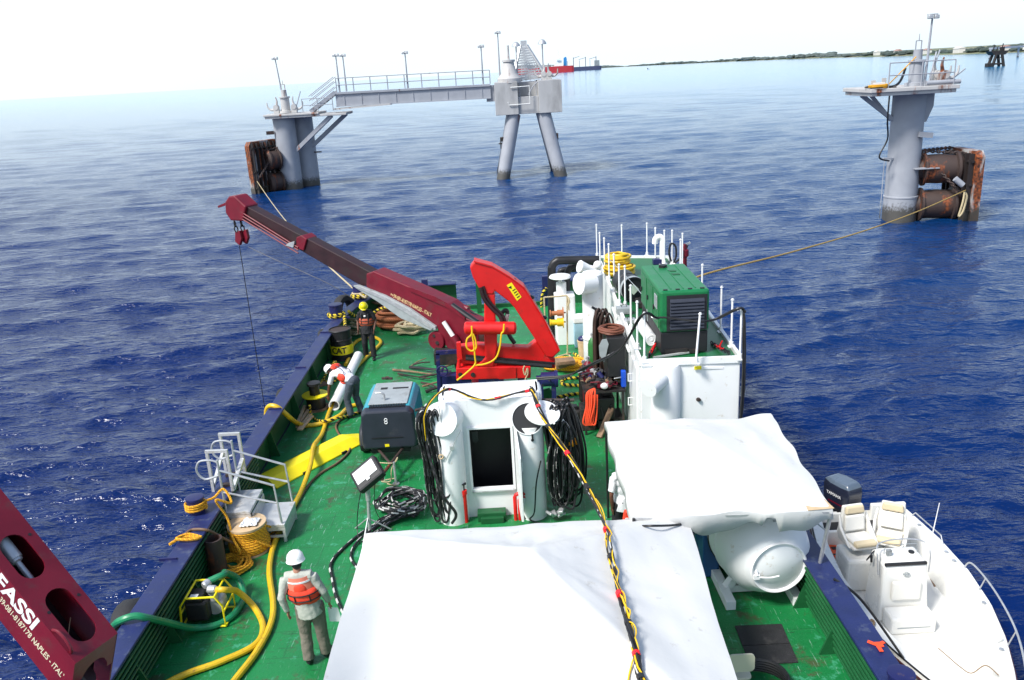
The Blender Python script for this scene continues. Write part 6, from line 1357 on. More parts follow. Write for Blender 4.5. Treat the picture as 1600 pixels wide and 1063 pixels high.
rope_thing('hanging_rope', [S(887, 463), S(889, 470, -.1), S(887, 478, -.1), S(890, 472, -.1), S(888, 466), S(889, 485)], .02, mPaleRope, 'pale rope hank hung on the corner of the spool stand', 'rope', 5, 6)
rope_thing('mooring_rope', [GY(854, 450, 28.1), GY(847, 462, 28.1), GY(846, 490, 28.1), GY(847, 505, 28), V((.95, 27.8, D+.03)), V((.5, 27.4, D+.03))], .05, mBYRope, 'black and yellow rope hanging over the far right bulwark end', 'rope')
# gas bottles
def gas(px, py, Y, mt_, lb, h=1.25, r0=.12):
    p = V((GY(px, py, Y).x, Y, D)); o = thing('gas_bottle', p, lb, 'gas bottle'); m = MB(); m.lathe(p, [(r0*.9, 0), (r0, .03), (r0, h-.2), (r0*.8, h-.1), (r0*.35, h-.02)], seg=22); m.build('bottle', mt_, o)
    m = MB(); m.cyl(p+V((0, 0, h-.02)), p+V((0, 0, h+.08)), .03); m.cyl(p+V((-.05, 0, h+.06)), p+V((.05, 0, h+.06)), .02); m.cyl(p+V((0, 0, h+.08)), p+V((0, 0, h+.1)), .04); m.build('valve', mSteel, o)
gas(925, 500, 19.6, mat('bottle_green', (.03, .17, .04), .4), 'green gas bottle standing against the tall cowl ventilator', 1.55)
gas(918, 545, 19.0, mMar, 'dark maroon gas bottle left of the green one', 1.15, .15)
gas(911, 548, 19.3, mRust, 'rust brown gas bottle at the left end of the row', .95, .13)
a = V((GY(938, 500, 18.7).x, 18.7, 0))
zt_ = GY(938, 485, 18.7).z; r = thing('hose_hank', V((a.x, 18.7, D)), 'thick hank of dark brown hoses hanging against the deckhouse wall', 'hose')
hang(a.x+.05, 18.7, zt_, D+.5, .34, 16, .022, 31, .12).build('hose_loop', mat('brown_black_hose', (.045, .022, .016), .6, var=.4), r)
m = MB(); m.cyl(GY(925, 480, 18.8), GY(945, 492, 18.8), .03); m.build('peg', mBlackM, r)
# bench with clutter, black locker
YB_ = 17.2; b0, b1 = GY(912, 600, YB_).x, FL.x-.05; bz = GY(940, 612, YB_).z
r = thing('workbench', V(((b0+b1)/2, YB_+.4, D)), 'dark steel workbench heaped with tools against the deckhouse wall', 'workbench')
m = MB(); m.bb((b0, YB_, bz-.04), (b1, YB_+1.0, bz)); m.build('bench_top', mDark, r, smooth=0)
for x, y in ((b0+.03, YB_+.03), (b1-.06, YB_+.03), (b0+.03, YB_+.95), (b1-.06, YB_+.95)):
    m = MB(); m.bar((x, y, D), (x, y, bz-.04), .05); m.build('leg', mDark, r, smooth=0)
m = MB(); m.bb((b0+.2, YB_+.3, D+.2), (b1-.02, YB_+.9, D+.24)); m.build('lower_shelf', mDark, r, smooth=0)
rr = random.Random(77); tmats = [mDark, mBlackM, mSteel, mMar, mRust, mNavy, mBlack, mDark, mWood]
cg = 'tools and parts heaped on the workbench'
for i in range(52):
    c = V((rr.uniform(b0+.0, b1-.1), rr.uniform(YB_+.05, YB_+.85), bz+rr.uniform(.03, .26))); m = MB(); k = i % 4
    if k == 0: m.box(c, (rr.uniform(.08, .2), rr.uniform(.06, .14), rr.uniform(.05, .12)), Matrix.Rotation(rr.uniform(0, 3), 3, 'Z'))
    elif k == 1: m.cyl(c-V((0, 0, .03)), c+V((rr.uniform(-.1, .1), rr.uniform(-.1, .1), .09)), rr.uniform(.03, .06), seg=12)
    elif k == 2: m.bar(c-V((.1, 0, 0)), c+V((.1, rr.uniform(-.1, .1), .03)), .025)
    else: m.rope([c+V((.08*math.cos(a), .06*math.sin(a), .02*math.sin(a*2))) for a in range(7)], .015, 4, 6)
    single(m, 'bench_clutter', tmats[i % len(tmats)], 'grimy tool or part in the heap on the workbench by the deckhouse', 'tool', cg, bevel=.006)
for i, (x, y, s_, mt_, lb) in enumerate([(.28, .25, .15, mBlack, 'round black hard hat shape on top of the workbench heap'), (.42, .12, .10, mMar, 'dark red bag on the workbench beside the white cloth'), (.34, .05, .09, mWhiteC, 'white cloth bundled at the front of the workbench'), (.62, .4, .1, mat('tin_yellow', (.4, .3, .04), .5), 'yellowish tin at the back of the workbench')]):
    c = V((b0+x*(b1-b0)/.62*.9, YB_+y, bz+.06)); m = MB(); m.ell(c+V((0, 0, .05)), (s_, s_*.9, s_*.8), None, 10, 7); single(m, 'bench_item', mt_, lb, 'tool')
for i, (x, y, sx, sy, sz, mt_, lb) in enumerate([(.10, .45, .35, .45, .55, mDark, 'dark greasy engine block stored under the left of the workbench'), (.52, .55, .4, .5, .75, mBlack, 'black crate stored under the right of the workbench'), (-.22, .6, .3, .4, .42, mDark, 'dark greasy hydraulic unit on deck left of the workbench')]):
    c = V((b0+x, YB_+y, D)); m = MB(); m.box(c+V((0, 0, sz/2)), (sx, sy, sz)); o = thing('machine_crate', c, lb, 'crate'); m.build('crate_body', mt_, o, smooth=0, bevel=.03)
    m = MB(); m.rope([c+V((-sx*.3, -sy*.52, sz*.7)), c+V((0, -sy*.6, sz*.3)), c+V((sx*.3, -sy*.52, sz*.8))], .02, 5, 6); m.box(c+V((sx*.1, 0, sz+.04)), (sx*.5, sy*.4, .08)); m.build('fitting', mBlackM, o)
p = V((FL.x-.07, YB_+.2, bz+.02)); r2 = thing('jerry_can', p, 'bright blue container against the deckhouse wall at the end of the workbench', 'jerry can')
m = MB(); m.bb((p.x-.06, p.y-.1, p.z), (p.x+.05, p.y+.2, p.z+.4)); m.build('can', mat('bright_blue', (.01, .08, .55), .4), r2, smooth=0, bevel=.03); m = MB(); m.cyl(p+V((0, 0, .4)), p+V((0, 0, .45)), .03); m.build('cap', mBlack, r2)
c = GY(964, 547, 17.5); r2 = thing('black_locker', V((c.x, 17.5, bz)), 'black steel locker with brown cable coil on top beside the deckhouse wall', 'locker')
lz1 = GY(964, 526, 17.5).z; lx0, lx1 = GY(948, 547, 17.5).x, min(GY(981, 547, 17.5).x, FL.x-.02)
m = MB(); m.bb((lx0, 17.4, bz+.25), (lx1, 18.3, lz1)); m.build('locker_body', mBlack, r2, smooth=0, bevel=.02)
m = MB(); m.bb((lx0+.02, 17.42, bz), (lx0+.07, 18.28, bz+.25)); m.bb((lx1-.07, 17.42, bz), (lx1-.02, 18.28, bz+.25)); m.build('foot', mBlackM, r2, smooth=0)
m = MB(); q = [GY(x, y, 17.36) for x, y in ((941, 531), (948, 530), (951, 538), (944, 566), (937, 556), (936, 541))]; m.prism(q, (0, .02, 0)); single(m, 'metal_plate', mGreyP, 'grey six-sided metal plate leaning on the left of the black locker', 'plate', smooth=0)
rope_thing('cable_coil', coil(V(((lx0+lx1)/2-.05, 17.8, lz1)), .16, .28, 9, .12, .02, .02, 41), .02, mat('brown_cable', (.18, .06, .035), .6), 'coil of reddish brown cable on top of the black locker', 'cable', 5, 6)
m = MB(); a = GY(922, 592, 17.0); rr = random.Random(8)
for i in range(9):
    x = a.x+rr.uniform(-.08, .1); m.rope([V((a.x+.1, 17.1, bz+.12)), V((x, 17.02, bz+.05)), V((x-.03, 16.96, bz-.25)), V((x-.06+rr.uniform(-.08, .03), 16.95, bz-.6)), V((x-.02, 16.97, bz-.68)), V((x+.03, 17, bz-.4)), V((x+.05, 17.02, bz))], .018, 5, 5)
single(m, 'orange_cord_hank', mOrange, 'bright orange cord hank hanging from the workbench corner', 'cord')
# black and yellow deck rope at the right, timber, orange coil
rope_thing('deck_rope', [G(866, 622, D+.03), G(890, 617, D+.03), G(916, 613, D+.03), G(921, 607, D+.03), G(915, 604, D+.04), G(895, 602, D+.03), G(880, 601, D+.03), G(878, 596, D+.03), G(884, 592, D+.03), G(905, 590, D+.03), G(918, 582, D+.03), G(917, 570, D+.03), G(908, 560, D+.03), G(897, 553, D+.03)], .045, mBYRope, 'black and yellow rope snaking on deck in front of the workbench', 'rope', 8, 8)
rope_thing('rope_coil', coil(G(885, 574, D), .25, .62, 8, .14, .03, .05, 51, .7), .032, mYelRope, 'wide coil of orange-yellow rope on deck right of the red crane', 'rope', 4, 6)
a, b = G(868, 566, D+.35), G(897, 563, D+.35); m = MB(); m.bar(a, b, .34, .10); m.bar(a+V((0, .2, -.15)), b+V((0, .2, -.15)), .3, .16); single(m, 'timber_block', mWood, 'weathered timber block lying on the orange-yellow rope coil', 'timber', smooth=0, bevel=.01)
rope_thing('air_line', [GY(858, 595, 17.9), G(885, 590, D+.2), G(905, 580, D+.3), G(925, 573, D+.5), GY(944, 560, 17), GY(960, 550, 16.5)], .018, mCable, 'black and white line running from the crane winch to the deckhouse cable', 'cable')
m = MB(); p = G(933, 650, D); m.bar(V((p.x-.1, 17.0, D+.02)), V((p.x+.25, 17.5, D+.5)), .12, .06); single(m, 'timber_offcut', mWood, 'dark timber offcut leaning under the workbench', 'timber', smooth=0)
# ================================================================ tents
def cloth(name, parent, fn, nx, ny, skirt, seed, mt=mTarp):
    m = MB(); vs = [fn(i/nx, j/ny) for j in range(ny+1) for i in range(nx+1)]; fs = []
    for j in range(ny):
        for i in range(nx): a = j*(nx+1)+i; fs.append((a, a+1, a+nx+2, a+nx+1))
    per = [i for i in range(nx+1)]+[(j)*(nx+1)+nx for j in range(1, ny+1)]+[ny*(nx+1)+i for i in range(nx-1, -1, -1)]+[j*(nx+1) for j in range(ny-1, 0, -1)]
    b = len(vs); c = sum(vs, V((0, 0, 0)))/len(vs)
    for q, i in enumerate(per): 
        p = vs[i]; d = V((p.x-c.x, p.y-c.y, 0)).normalized(); vs.append(p+d*.02+V((0, 0, -skirt(p, q/len(per)))))
    n = len(per)
    for q in range(n): fs.append((per[q], per[(q+1) % n], b+(q+1) % n, b+q))
    m.add(vs, fs); return m.build(name, mt, parent, smooth=50, solid=.006, recalc=True)
big = thing('canopy_tent', (TPK.x, TYC, D), 'big white pitched canopy tent filling the foreground deck', 'tent')
def fbig(u, v):
    y = TYb+(TYf-TYb)*v; x = TX0+(tx1(y)-TX0)*u; z = tent_z(x, y)
    ang = math.atan2(y-TPK.y, x-TPK.x); d = math.hypot(x-TPK.x, y-TPK.y)
    z += .014*math.sin(ang*19+d*2)*math.exp(-d*.7)+.006*math.sin(x*4+y*2.3)*math.sin(y*3.1-x*1.7)+.006*math.sin(x*11-y*6)*math.sin(y*9+x*3)
    return V((x+.012*math.sin(y*2.1), y+.02*math.sin(x*2.7)*(v < .02), z))
cloth('canopy', big, fbig, 64, 64, lambda p, t: .16+.015*math.sin(t*90), 1)
for x, y in ((TX0+.06, TYb-.06), (TX1-.06, TYb-.06), (TX0+.06, TYf+.06), (tx1(TYf)-.06, TYf+.06)):
    m = MB(); m.bar((x, y, D), (x, y, 3.66), .045); m.build('pole', mSteel, big, smooth=0)
m = MB(); a = .07
for p0, p1 in (((TX0+a, TYb-a), (TX1-a, TYb-a)), ((TX1-a, TYb-a), (tx1(TYf)-a, TYf+a)), ((tx1(TYf)-a, TYf+a), (TX0+a, TYf+a)), ((TX0+a, TYf+a), (TX0+a, TYb-a))): m.bar((*p0, 3.62), (*p1, 3.62), .03)
m.build('eave_frame', mSteel, big, smooth=0)
# second tent
Z2 = 3.9
q00, q10, q01, q11 = G(945, 661, Z2), G(1205, 649, Z2), G(988, 808, Z2), G(1302, 797, Z2)
t2 = thing('canopy_tent', ((q00+q11)/2)*1.0, 'smaller white canopy tent sheltering the white chamber on the right', 'tent'); t2.location.z = D
def f2(u, v):
    p = (q00.lerp(q10, u)).lerp(q01.lerp(q11, u), v); fx, fy = abs(u-.45)/(.55 if u > .45 else .45), abs(v-.42)/(.58 if v > .42 else .42); t = max(fx, fy)
    z = .42*(1-t)-.05*math.sin(math.pi*t)*(1-abs(fx-fy))
    e = min(u, 1-u, v, 1-v)
    z += .018*math.sin(u*22+v*9)*math.sin(v*17-u*5)*(.4+.6*(e < .2))+.03*math.sin(u*7)*(v < .04)
    return p+V((.02*math.sin(v*19)*(e < .05), .03*math.sin(u*13+1)*(e < .05), z))
def sk2(p, t):
    base = .10
    if .49 < t < .77: base = .24+.05*math.sin(t*60)+.03*math.sin(t*133)
    if .575 < t < .592: base = .06
    return base+.02*math.sin(t*70)
cloth('canopy', t2, f2, 48, 44, sk2, 2)
m = MB(); m.prism([q11+V((-.35, .0, .01)), q11+V((.02, .02, .01)), q11+V((-.02, .25, .02)), q11+V((-.3, .55, .02))], (0, 0, .006)); m.build('corner_patch', mPly, t2, smooth=0)
fp = V((4.30, 10.7, D))
m = MB(); m.cyl(q11+V((-.02, .02, -.05)), fp, .028, .028, 12); pl_ = m.build('pole', mSteel, t2)
m = MB(); c = (q11).lerp(fp, .78); m.cyl(c+V((0, 0, .06)), c-V((0, 0, .06)), .045); c = q11.lerp(fp, .70); m.cyl(c+V((0, 0, .02)), c-V((0, 0, .02)), .04); m.build('clamp', mBlackM, pl_)
for q in (q00, q10, q01):
    m = MB(); b = V((q.x+(.03 if q.x < 3 else -.15), q.y, D)); m.cyl(q+V((.02 if q.x < 3 else -.05, 0, -.03)), b, .022, seg=10); m.build('pole', mBlackM if q.x < 2 else mSteel, t2)
m = MB(); m.bar(q11+V((-.05, .03, -.05)), q10+V((-.03, -.03, -.05)), .03); m.bar(q11+V((-.05, .03, -.05)), q01+V((.03, .03, -.05)), .03); m.cyl(q11+V((-.35, .1, -.1)), q11.lerp(fp, .22), .012); m.build('eave_frame', mSteel, t2, smooth=0)
rope_thing('power_line', [GY(930, 818, TYb+.3), GY(965, 823, TYb+.15), on_tent(1010, 822, .04), on_tent(1050, 821, .04), GY(1085, 817, TYb), GY(1110, 822, TYb+.5), V((3.0, 11.4, 2.9))], .016, mCableB, 'black power line lying along the back edge of the big tent toward the chamber', 'cable')

# ================================================================ pressure chamber
YC = 10.8
cc = GY(1193, 868, YC+.15); Rr = .69; cc.z = max(cc.z, D+Rr+.12); cc.x += .02; 
axd = V((.10, -1, -.03)).normalized()
ch = thing('pressure_chamber', (cc.x, YC+1, D), 'round white pressure chamber on a white skid under the smaller tent', 'chamber')
m = MB(); m.lathe(cc, [(.02, -2.2), (.5, -2.15), (.68, -1.95), (Rr, -1.7), (Rr, -.15), (Rr*.985, 0), (Rr*.93, .14), (Rr*.82, .26), (Rr*.70, .34), (.43, .42)], axis=axd, seg=64); tk = m.build('tank', mWhite, ch, smooth=60)
m = MB()
for h in (-.28, -1.5): m.ring(cc+axd*h, Rr+.003, .012, axd, 64, 6)
m.build('weld_ring', mWhiteC, tk)
dc = cc+axd*.43+V((.03, 0, -.02)); m = MB(); m.lathe(dc, [(.30, -.06), (.425, -.05), (.43, 0), (.415, .02), (.39, .01), (.375, -.035), (.02, -.045)], axis=axd, seg=56); dr = m.build('door', mWhiteC, ch, smooth=40)
m = MB(); a = dc+V((-.34, -.05, -.10)); m.tube(spline([a, a+V((.1, -.03, 0)), a+V((.2, -.02, -.015)), a+V((.33, -.01, 0))], 4), .014, 8); m.box(a, (.09, .05, .07)); m.cyl(a+V((-.0, -.02, .02)), a+V((0, .05, .09)), .025); m.build('door_handle', mWhiteC, dr)
m = MB(); m.ring(cc+axd*-.55, Rr+.008, .012, axd, 50, 6); m.build('strap', mBlack, tk)
for i, (w_, dz, mt_) in enumerate(((.13, 0, mGreyP), (.10, -.055, mRed))):
    n0 = (V((0, -.62, .78))).normalized(); p = cc+axd*.17+V((.08, 0, .615+dz)); m = MB(); m.box(p+V((0, -.03-.03*i, 0)), (w_, .028 if i == 0 else .01, .008), Matrix.Rotation(R(52), 3, 'X')); m.build('name_plate', mt_, tk, smooth=0)
# skid
sk_ = thing('skid_dummy', (0, 0, 0), None, None) if False else None
fl0, fr0 = G(1142, 946, D), G(1243, 940, D)
for i, x in enumerate((fl0.x-.03, fr0.x)):
    m = MB(); m.bar((x, fl0.y-.12, D+.075), (x-.05, fl0.y+2.3, D+.075), .15, .15); m.build('skid_rail', mWhite, ch, smooth=0, bevel=.01)
m = MB(); m.bar((fl0.x, fl0.y+.35, D+.07), (fr0.x, fr0.y+.35, D+.07), .1, .12); m.build('skid_cross_beam', mWhite, ch, smooth=0, bevel=.01)
m = MB(); m.bar((fl0.x, fl0.y+1.8, D+.07), (fr0.x, fr0.y+1.8, D+.07), .1, .12); m.build('skid_cross_beam', mWhite, ch, smooth=0, bevel=.01)
for sx_, x in ((1, fl0.x), (-1, fr0.x)):
    m = MB(); m.bar((x, fl0.y+.3, D+.1), (x+sx_*.25, fl0.y+.35, D+.42), .12, .12); m.build('saddle_leg', mWhite, ch, smooth=0, bevel=.01)
p = GY(1107, 862, 11.6); r = thing('control_cabinet', V((p.x, 11.6, D)), 'blue steel control cabinet standing left of the white chamber', 'cabinet')
z0_, z1_ = GY(1107, 902, 11.5).z, GY(1107, 820, 11.5).z; xx0, xx1 = GY(1098, 880, 11.5).x, GY(1124, 880, 11.5).x
m = MB(); m.bb((xx0, 11.5, z0_), (xx1, 12.1, z1_+.25)); m.build('cabinet_body', mat('steel_blue', (.02, .09, .24), .4), r, smooth=0, bevel=.02)
for x in (xx0+.05, xx1-.05):
    m = MB(); m.cyl((x, 11.6, D), (x, 11.6, z0_), .04); m.build('leg', mBlackM, r)
rr = random.Random(5); vgp = 'valves and fittings of the gas panel by the chamber'
r = thing('valve_panel', V((xx0-.2, 11.9, D)), 'dark cluttered valve and hose panel between the two tents', 'valve panel')
m = MB(); m.bb((xx0-.42, 12.0, D+.4), (xx0-.02, 12.05, 3.7)); m.build('back_plate', mNavy, r, smooth=0)
m = MB(); m.bar((xx0-.4, 12.03, D), (xx0-.4, 12.03, D+.4), .05); m.build('leg', mBlackM, r); m = MB(); m.bar((xx0-.05, 12.03, D), (xx0-.05, 12.03, D+.4), .05); m.build('leg', mBlackM, r)
for i in range(12):
    c = V((xx0-rr.uniform(.05, .38), 11.93, rr.uniform(2.7, 3.6))); m = MB()
    if i % 3: m.rope([c, c+V((rr.uniform(-.1, .1), -.08, -.1)), c+V((rr.uniform(-.2, .2), -.1, -.35)), c+V((rr.uniform(-.2, .2), 0, -.6))], .012, 5, 6); m.build('gas_hose', [mBlack, mCableB, mSteel][i % 3], r)
    else: m.lathe(c, [(.04, 0), (.05, .02), (.05, .06), (.04, .07)], axis=(0, -1, 0), seg=14); m.build('gauge', [mSteel, mPly, mBlackM][(i//3) % 3], r)
# mats, chair, hose coil
q = [G(x, y, D+.004) for x, y in ((1148, 979), (1221, 976), (1234, 1006), (1160, 1010))]; q2 = [G(x, y, D+.004) for x, y in ((1160.5, 1011), (1234.5, 1007), (1247, 1036), (1172, 1040))]
for qq, lb in ((q, 'black rubber deck mat nearer the chamber of the two lying edge to edge'), (q2, 'black rubber deck mat nearer the camera of the two lying edge to edge')):
    m = MB(); m.prism(qq, (0, 0, .014)); single(m, 'deck_mat', mRubber, lb, 'mat', smooth=0)
p = G(1152, 1050, D+.42); r = thing('folding_chair', V((p.x, p.y, D)), 'beige plastic folding chair half hidden behind the right edge of the big tent', 'chair')
m = MB(); m.prism(rrect(p.x-.19, p.y-.17, p.x+.15, p.y+.19, .07, p.z), (0, 0, .035)); m.build('seat', mat('beige_plastic', (.6, .56, .42), .5), r, smooth=40, bevel=.012)
for x, y in ((-.15, -.12), (.11, -.12), (-.15, .14), (.11, .14)):
    m = MB(); m.cyl((p.x+x, p.y+y, D), (p.x+x*.9, p.y+y*.9, p.z), .013); m.build('leg', mSteel, r)
m = MB(); m.prism(rrect(p.x-.19, -.0, p.x+.15, .26, .06, 0), (0, 0, .02)); 
m.v = [V((v.x, p.y-.20-v.z, p.z+.18+v.y)) for v in m.v]; m.build('backrest', mat('beige_plastic_back', (.6, .56, .42), .5), r, smooth=40)
c = G(1188, 1082, D); m = MB()
for k in range(5): m.ring(c+V((.01*k, .01*k, .035+.045*k)), .40-.02*k, .024, seg=40)
m.rope([c+V((-.38, .05, .1)), c+V((-.55, .1, .03)), c+V((-.65, -.2, .03))], .024); single(m, 'hose_coil', mCableB, 'black hose coiled on deck at the bottom edge beside the chair', 'hose')

# ================================================================ motor boat alongside
def bcx(Y): return 6.77-(14.4-Y)*.09
ST = [(14.95, .98, 1.02), (14.5, 1.05, 1.03), (13.7, 1.17, 1.05), (12.6, 1.22, 1.08), (11.6, 1.13, 1.12), (10.7, .93, 1.16), (9.9, .66, 1.20), (9.2, .36, 1.25), (8.75, .10, 1.28)]
def interp(Y):
    for i in range(len(ST)-1):
        if ST[i][0] >= Y >= ST[i+1][0]:
            t = (ST[i][0]-Y)/(ST[i][0]-ST[i+1][0]); t2_ = t; return ST[i][1]+(ST[i+1][1]-ST[i][1])*t2_, ST[i][2]+(ST[i+1][2]-ST[i][2])*t
    return ST[-1][1], ST[-1][2]
mGel = mat('white_gelcoat', (.80, .79, .74), .28, var=.02, dirt=(.6, .55, .42), damt=.12, dscale=5, coat=.3); mGelD = mat('boat_sole', (.72, .69, .58), .6, var=.05, bump=.1, bscale=60); mCream = mat('cream_vinyl', (.66, .55, .36), .5, var=.06); mSeat = mat('white_vinyl', (.78, .76, .70), .45, var=.04)
boat = thing('centre_console_boat', (6.6, 12, 0), 'small white centre console motor boat moored alongside at lower right', 'boat')
Ys = [14.95-.155*i for i in range(41)]
def loft(m, prof_fn, close=False):
    rows = [prof_fn(Y) for Y in Ys]; k = len(rows[0]); b = len(m.v)
    for rw in rows: m.v += rw
    for i in range(len(rows)-1):
        for j in range(k if close else k-1): j2 = (j+1) % k; m.face([b+i*k+j, b+i*k+j2, b+(i+1)*k+j2, b+(i+1)*k+j])
    return b, k, len(rows)
def hullsec(Y):
    hw, z = interp(Y); cx_ = bcx(Y); o = []
    for f, zz in ((1, z), (1.0, z-.05), (.97, z-.08), (.93, z*.5), (.82, .12), (.45, -.15), (0, -.35), (-.45, -.15), (-.82, .12), (-.93, z*.5), (-.97, z-.08), (-1.0, z-.05), (-1, z)): o.append(V((cx_+hw*f, Y, zz)))
    return o
m = MB(); b, k, n = loft(m, hullsec); m.face([b+j for j in range(k)][::-1]); m.face([b+(n-1)*k+j for j in range(k)]); m.build('hull', mGel, boat, smooth=40, recalc=False)
def decksec(Y):
    hw, z = interp(Y); cx_ = bcx(Y); gi = max(hw-.23, .02) if Y > 9.7 else max(0.0, (hw-.23)*max(0, (Y-9.25)/.45)); so = max(0, gi-.08)
    zs = .42+.0*Y; zi = zs if gi > .08 else z
    return [V((cx_+hw+.02, Y, z-.03)), V((cx_+hw, Y, z+.015)), V((cx_+gi+.02, Y, z+.03)), V((cx_+gi, Y, z+.01)), V((cx_+so, Y, zi+.06 if gi > .08 else z)), V((cx_+so*.9, Y, zi)), V((cx_-so*.9, Y, zi)), V((cx_-so, Y, zi+.06 if gi > .08 else z)), V((cx_-gi, Y, z+.01)), V((cx_-gi-.02, Y, z+.03)), V((cx_-hw, Y, z+.015)), V((cx_-hw-.02, Y, z-.03))]
m = MB(); loft(m, decksec); m.build('deck_liner', mGel, boat, smooth=40, recalc=False)
m = MB()
for s_ in (-1, 1): m.tube([V((bcx(Y)+s_*(interp(Y)[0]+.015), Y, interp(Y)[1]-.05)) for Y in Ys], .022, 6)
m.build('rub_strip', mat('boat_rub_rail', (.10, .03, .03), .5), boat)
m = MB(); m.bb((bcx(14.2)-.82, 14.28, .43), (bcx(14.2)+.82, 14.36, .98)); m.bb((bcx(14.9)-.95, 14.84, .3), (bcx(14.9)-.3, 14.93, 1.05)); m.bb((bcx(14.9)+.25, 14.84, .3), (bcx(14.9)+.95, 14.93, 1.2)); m.bb((bcx(14.9)-.3, 14.84, .2), (bcx(14.9)+.25, 14.93, .8)); m.build('transom', mGel, boat, smooth=0, bevel=.02)
m = MB(); m.bb((bcx(14.6)-.84, 14.37, .80), (bcx(14.6)+.84, 14.83, .86)); m.build('splash_well', mBlack, boat, smooth=0)
# outboard
oc = GY(1316, 800, 15.15); oc = V((oc.x-.02, 15.2, 1.35)); 
def opoly(s_, z, rot=R(24), dx=0, dy=0):
    z = 1.0+(z-1.12)*.86
    P_ = [(-.22, -.42), (.22, -.42), (.26, -.2), (.26, .15), (.17, .42), (-.17, .42), (-.26, .15), (-.26, -.2)]
    o = []
    for x, y in P_: x *= s_[0]*.84; y *= s_[1]*.84; y += dy;  o.append(V((oc.x+x*math.cos(rot)-y*math.sin(rot), oc.y+x*math.sin(rot)+y*math.cos(rot), z)))
    return o
ob = thing('outboard_engine', V((oc.x, oc.y, .2)), 'dark grey outboard engine on the stern of the small white boat', 'outboard engine')
m = MB(); L_s = [opoly((.85, .85), 1.12), opoly((1, 1), 1.22), opoly((1.03, 1.03), 1.62), opoly((.98, .96), 1.76), opoly((.80, .72), 1.86, dy=-.03)]
b = 0
for P_ in L_s: m.v += P_
for i in range(len(L_s)-1):
    for j in range(8): m.face([i*8+j, i*8+(j+1) % 8, (i+1)*8+(j+1) % 8, (i+1)*8+j]); m.m[-1] = 1 if i == 3 else 0
m.face(list(range(8))[::-1]); m.face([(len(L_s)-1)*8+j for j in range(8)]); m.m[-1] = 1
mOb = mat('outboard_charcoal', (.014, .018, .035), .3, coat=.4); cw = m.build('engine_cowl', [mOb, mat('outboard_grey', (.09, .12, .16), .28, coat=.4)], ob, smooth=30, bevel=.025)
m = MB(); P1, P2 = opoly((1.045, 1.045), 1.3), opoly((1.045, 1.045), 1.33); m.v += P1+P2
for j in (6, 7, 0): m.face([j, (j+1) % 8, 8+(j+1) % 8, 8+j])
m.build('pinstripe', mMar, cw, smooth=0)
m = MB(); m.bb((oc.x-.12, oc.y-.15, -.4), (oc.x+.12, oc.y+.2, 1.14)); m.build('midsection', mOb, ob, smooth=0, bevel=.04)
m = MB(); m.bb((oc.x-.2, 14.88, .8), (oc.x+.2, oc.y-.1, 1.05)); m.build('mount_bracket', mBlackM, ob, smooth=0)
A_, B_ = opoly((1.05, 1.05), 1.5)[7], opoly((1.05, 1.05), 1.5)[6]; xd = (A_-B_).normalized(); text('lettering', 'YAMAHA', mWhiteC, cw, opoly((1.06, 1.06), 1.52)[6].lerp(opoly((1.06, 1.06), 1.52)[7], .5)+V((-.012, -.004, 0)), xd, (0, 0, 1), .095, .002, 1.0, 0, .38)
# seats
def bseat(c, yaw, parent):
    r_ = thing('helm_seat', c, None, None) if False else None
    M_ = Matrix.Rotation(yaw, 3, 'Z')
    def T(x, y, z): return c+M_ @ V((x, y, z))
    m = MB()
    sec = [(-.26, .0), (-.30, .12), (-.25, .30), (-.20, .62), (.20, .62), (.25, .30), (.30, .12), (.26, 0)]
    m.prism([T(x, .20+.10*z, z+.02) for x, z in sec], M_ @ V((0, .07, .0)))
    m.prism([T(-.25, -.26, 0), T(.25, -.26, 0), T(.27, .2, 0), T(-.27, .2, 0)], V((0, 0, .06)))
    for s_ in (-1, 1): m.prism([T(s_*.25, -.2, .02), T(s_*.25, .22, .02), T(s_*.24, .27, .5), T(s_*.26, .14, .28)], M_ @ V((s_*.05, 0, 0)))
    sh_ = m.build('seat_shell', mSeat, parent, smooth=0, bevel=.03)
    m = MB(); m.prism([T(-.21, -.28, .06), T(.21, -.28, .06), T(.22, .16, .06), T(-.22, .16, .06)], V((0, 0, .08))); m.build('cushion', mSeat, sh_, smooth=0, bevel=.035)
    m = MB(); m.prism([T(-.215, -.285, .05), T(.215, -.285, .05), T(.215, -.14, .055), T(-.215, -.14, .055)], V((0, 0, .10))); m.build('front_roll', mCream, sh_, smooth=0, bevel=.04)
    m = MB(); m.prism([T(x, .19+.10*z, z+.02) for x, z in ((-.2, .15), (-.19, .46), (.19, .46), (.2, .15))], M_ @ V((0, -.07, 0))); m.build('back_pad', mSeat, sh_, smooth=0, bevel=.03)
    m = MB(); m.prism([T(x, .19+.10*z, z+.02) for x, z in ((-.2, .48), (-.17, .64), (.17, .64), (.2, .48))], M_ @ V((0, -.07, 0))); m.build('head_roll', mCream, sh_, smooth=0, bevel=.035)
    m = MB(); m.cyl(c-V((0, 0, .12)), c, .10, seg=20); m.cyl(c-V((0, 0, .03)), c, .16, seg=20); m.build('swivel', mSteel, sh_)
s1 = GY(1346, 842, 13.35); s2 = GY(1392, 840, 13.3)
bseat(V((s1.x+.0, 13.45, 1.24)), R(8), boat); bseat(V((s2.x+.10, 13.55, 1.2)), R(-30), boat)
m = MB(); bx0 = s1.x-.32; m.prism([V((bx0, 13.1, .42)), V((s2.x+.35, 13.1, .42)), V((s2.x+.35, 13.72, .42)), V((bx0, 13.72, .42))], (0, 0, .66)); m.build('leaning_post', mGel, boat, smooth=0, bevel=.06)
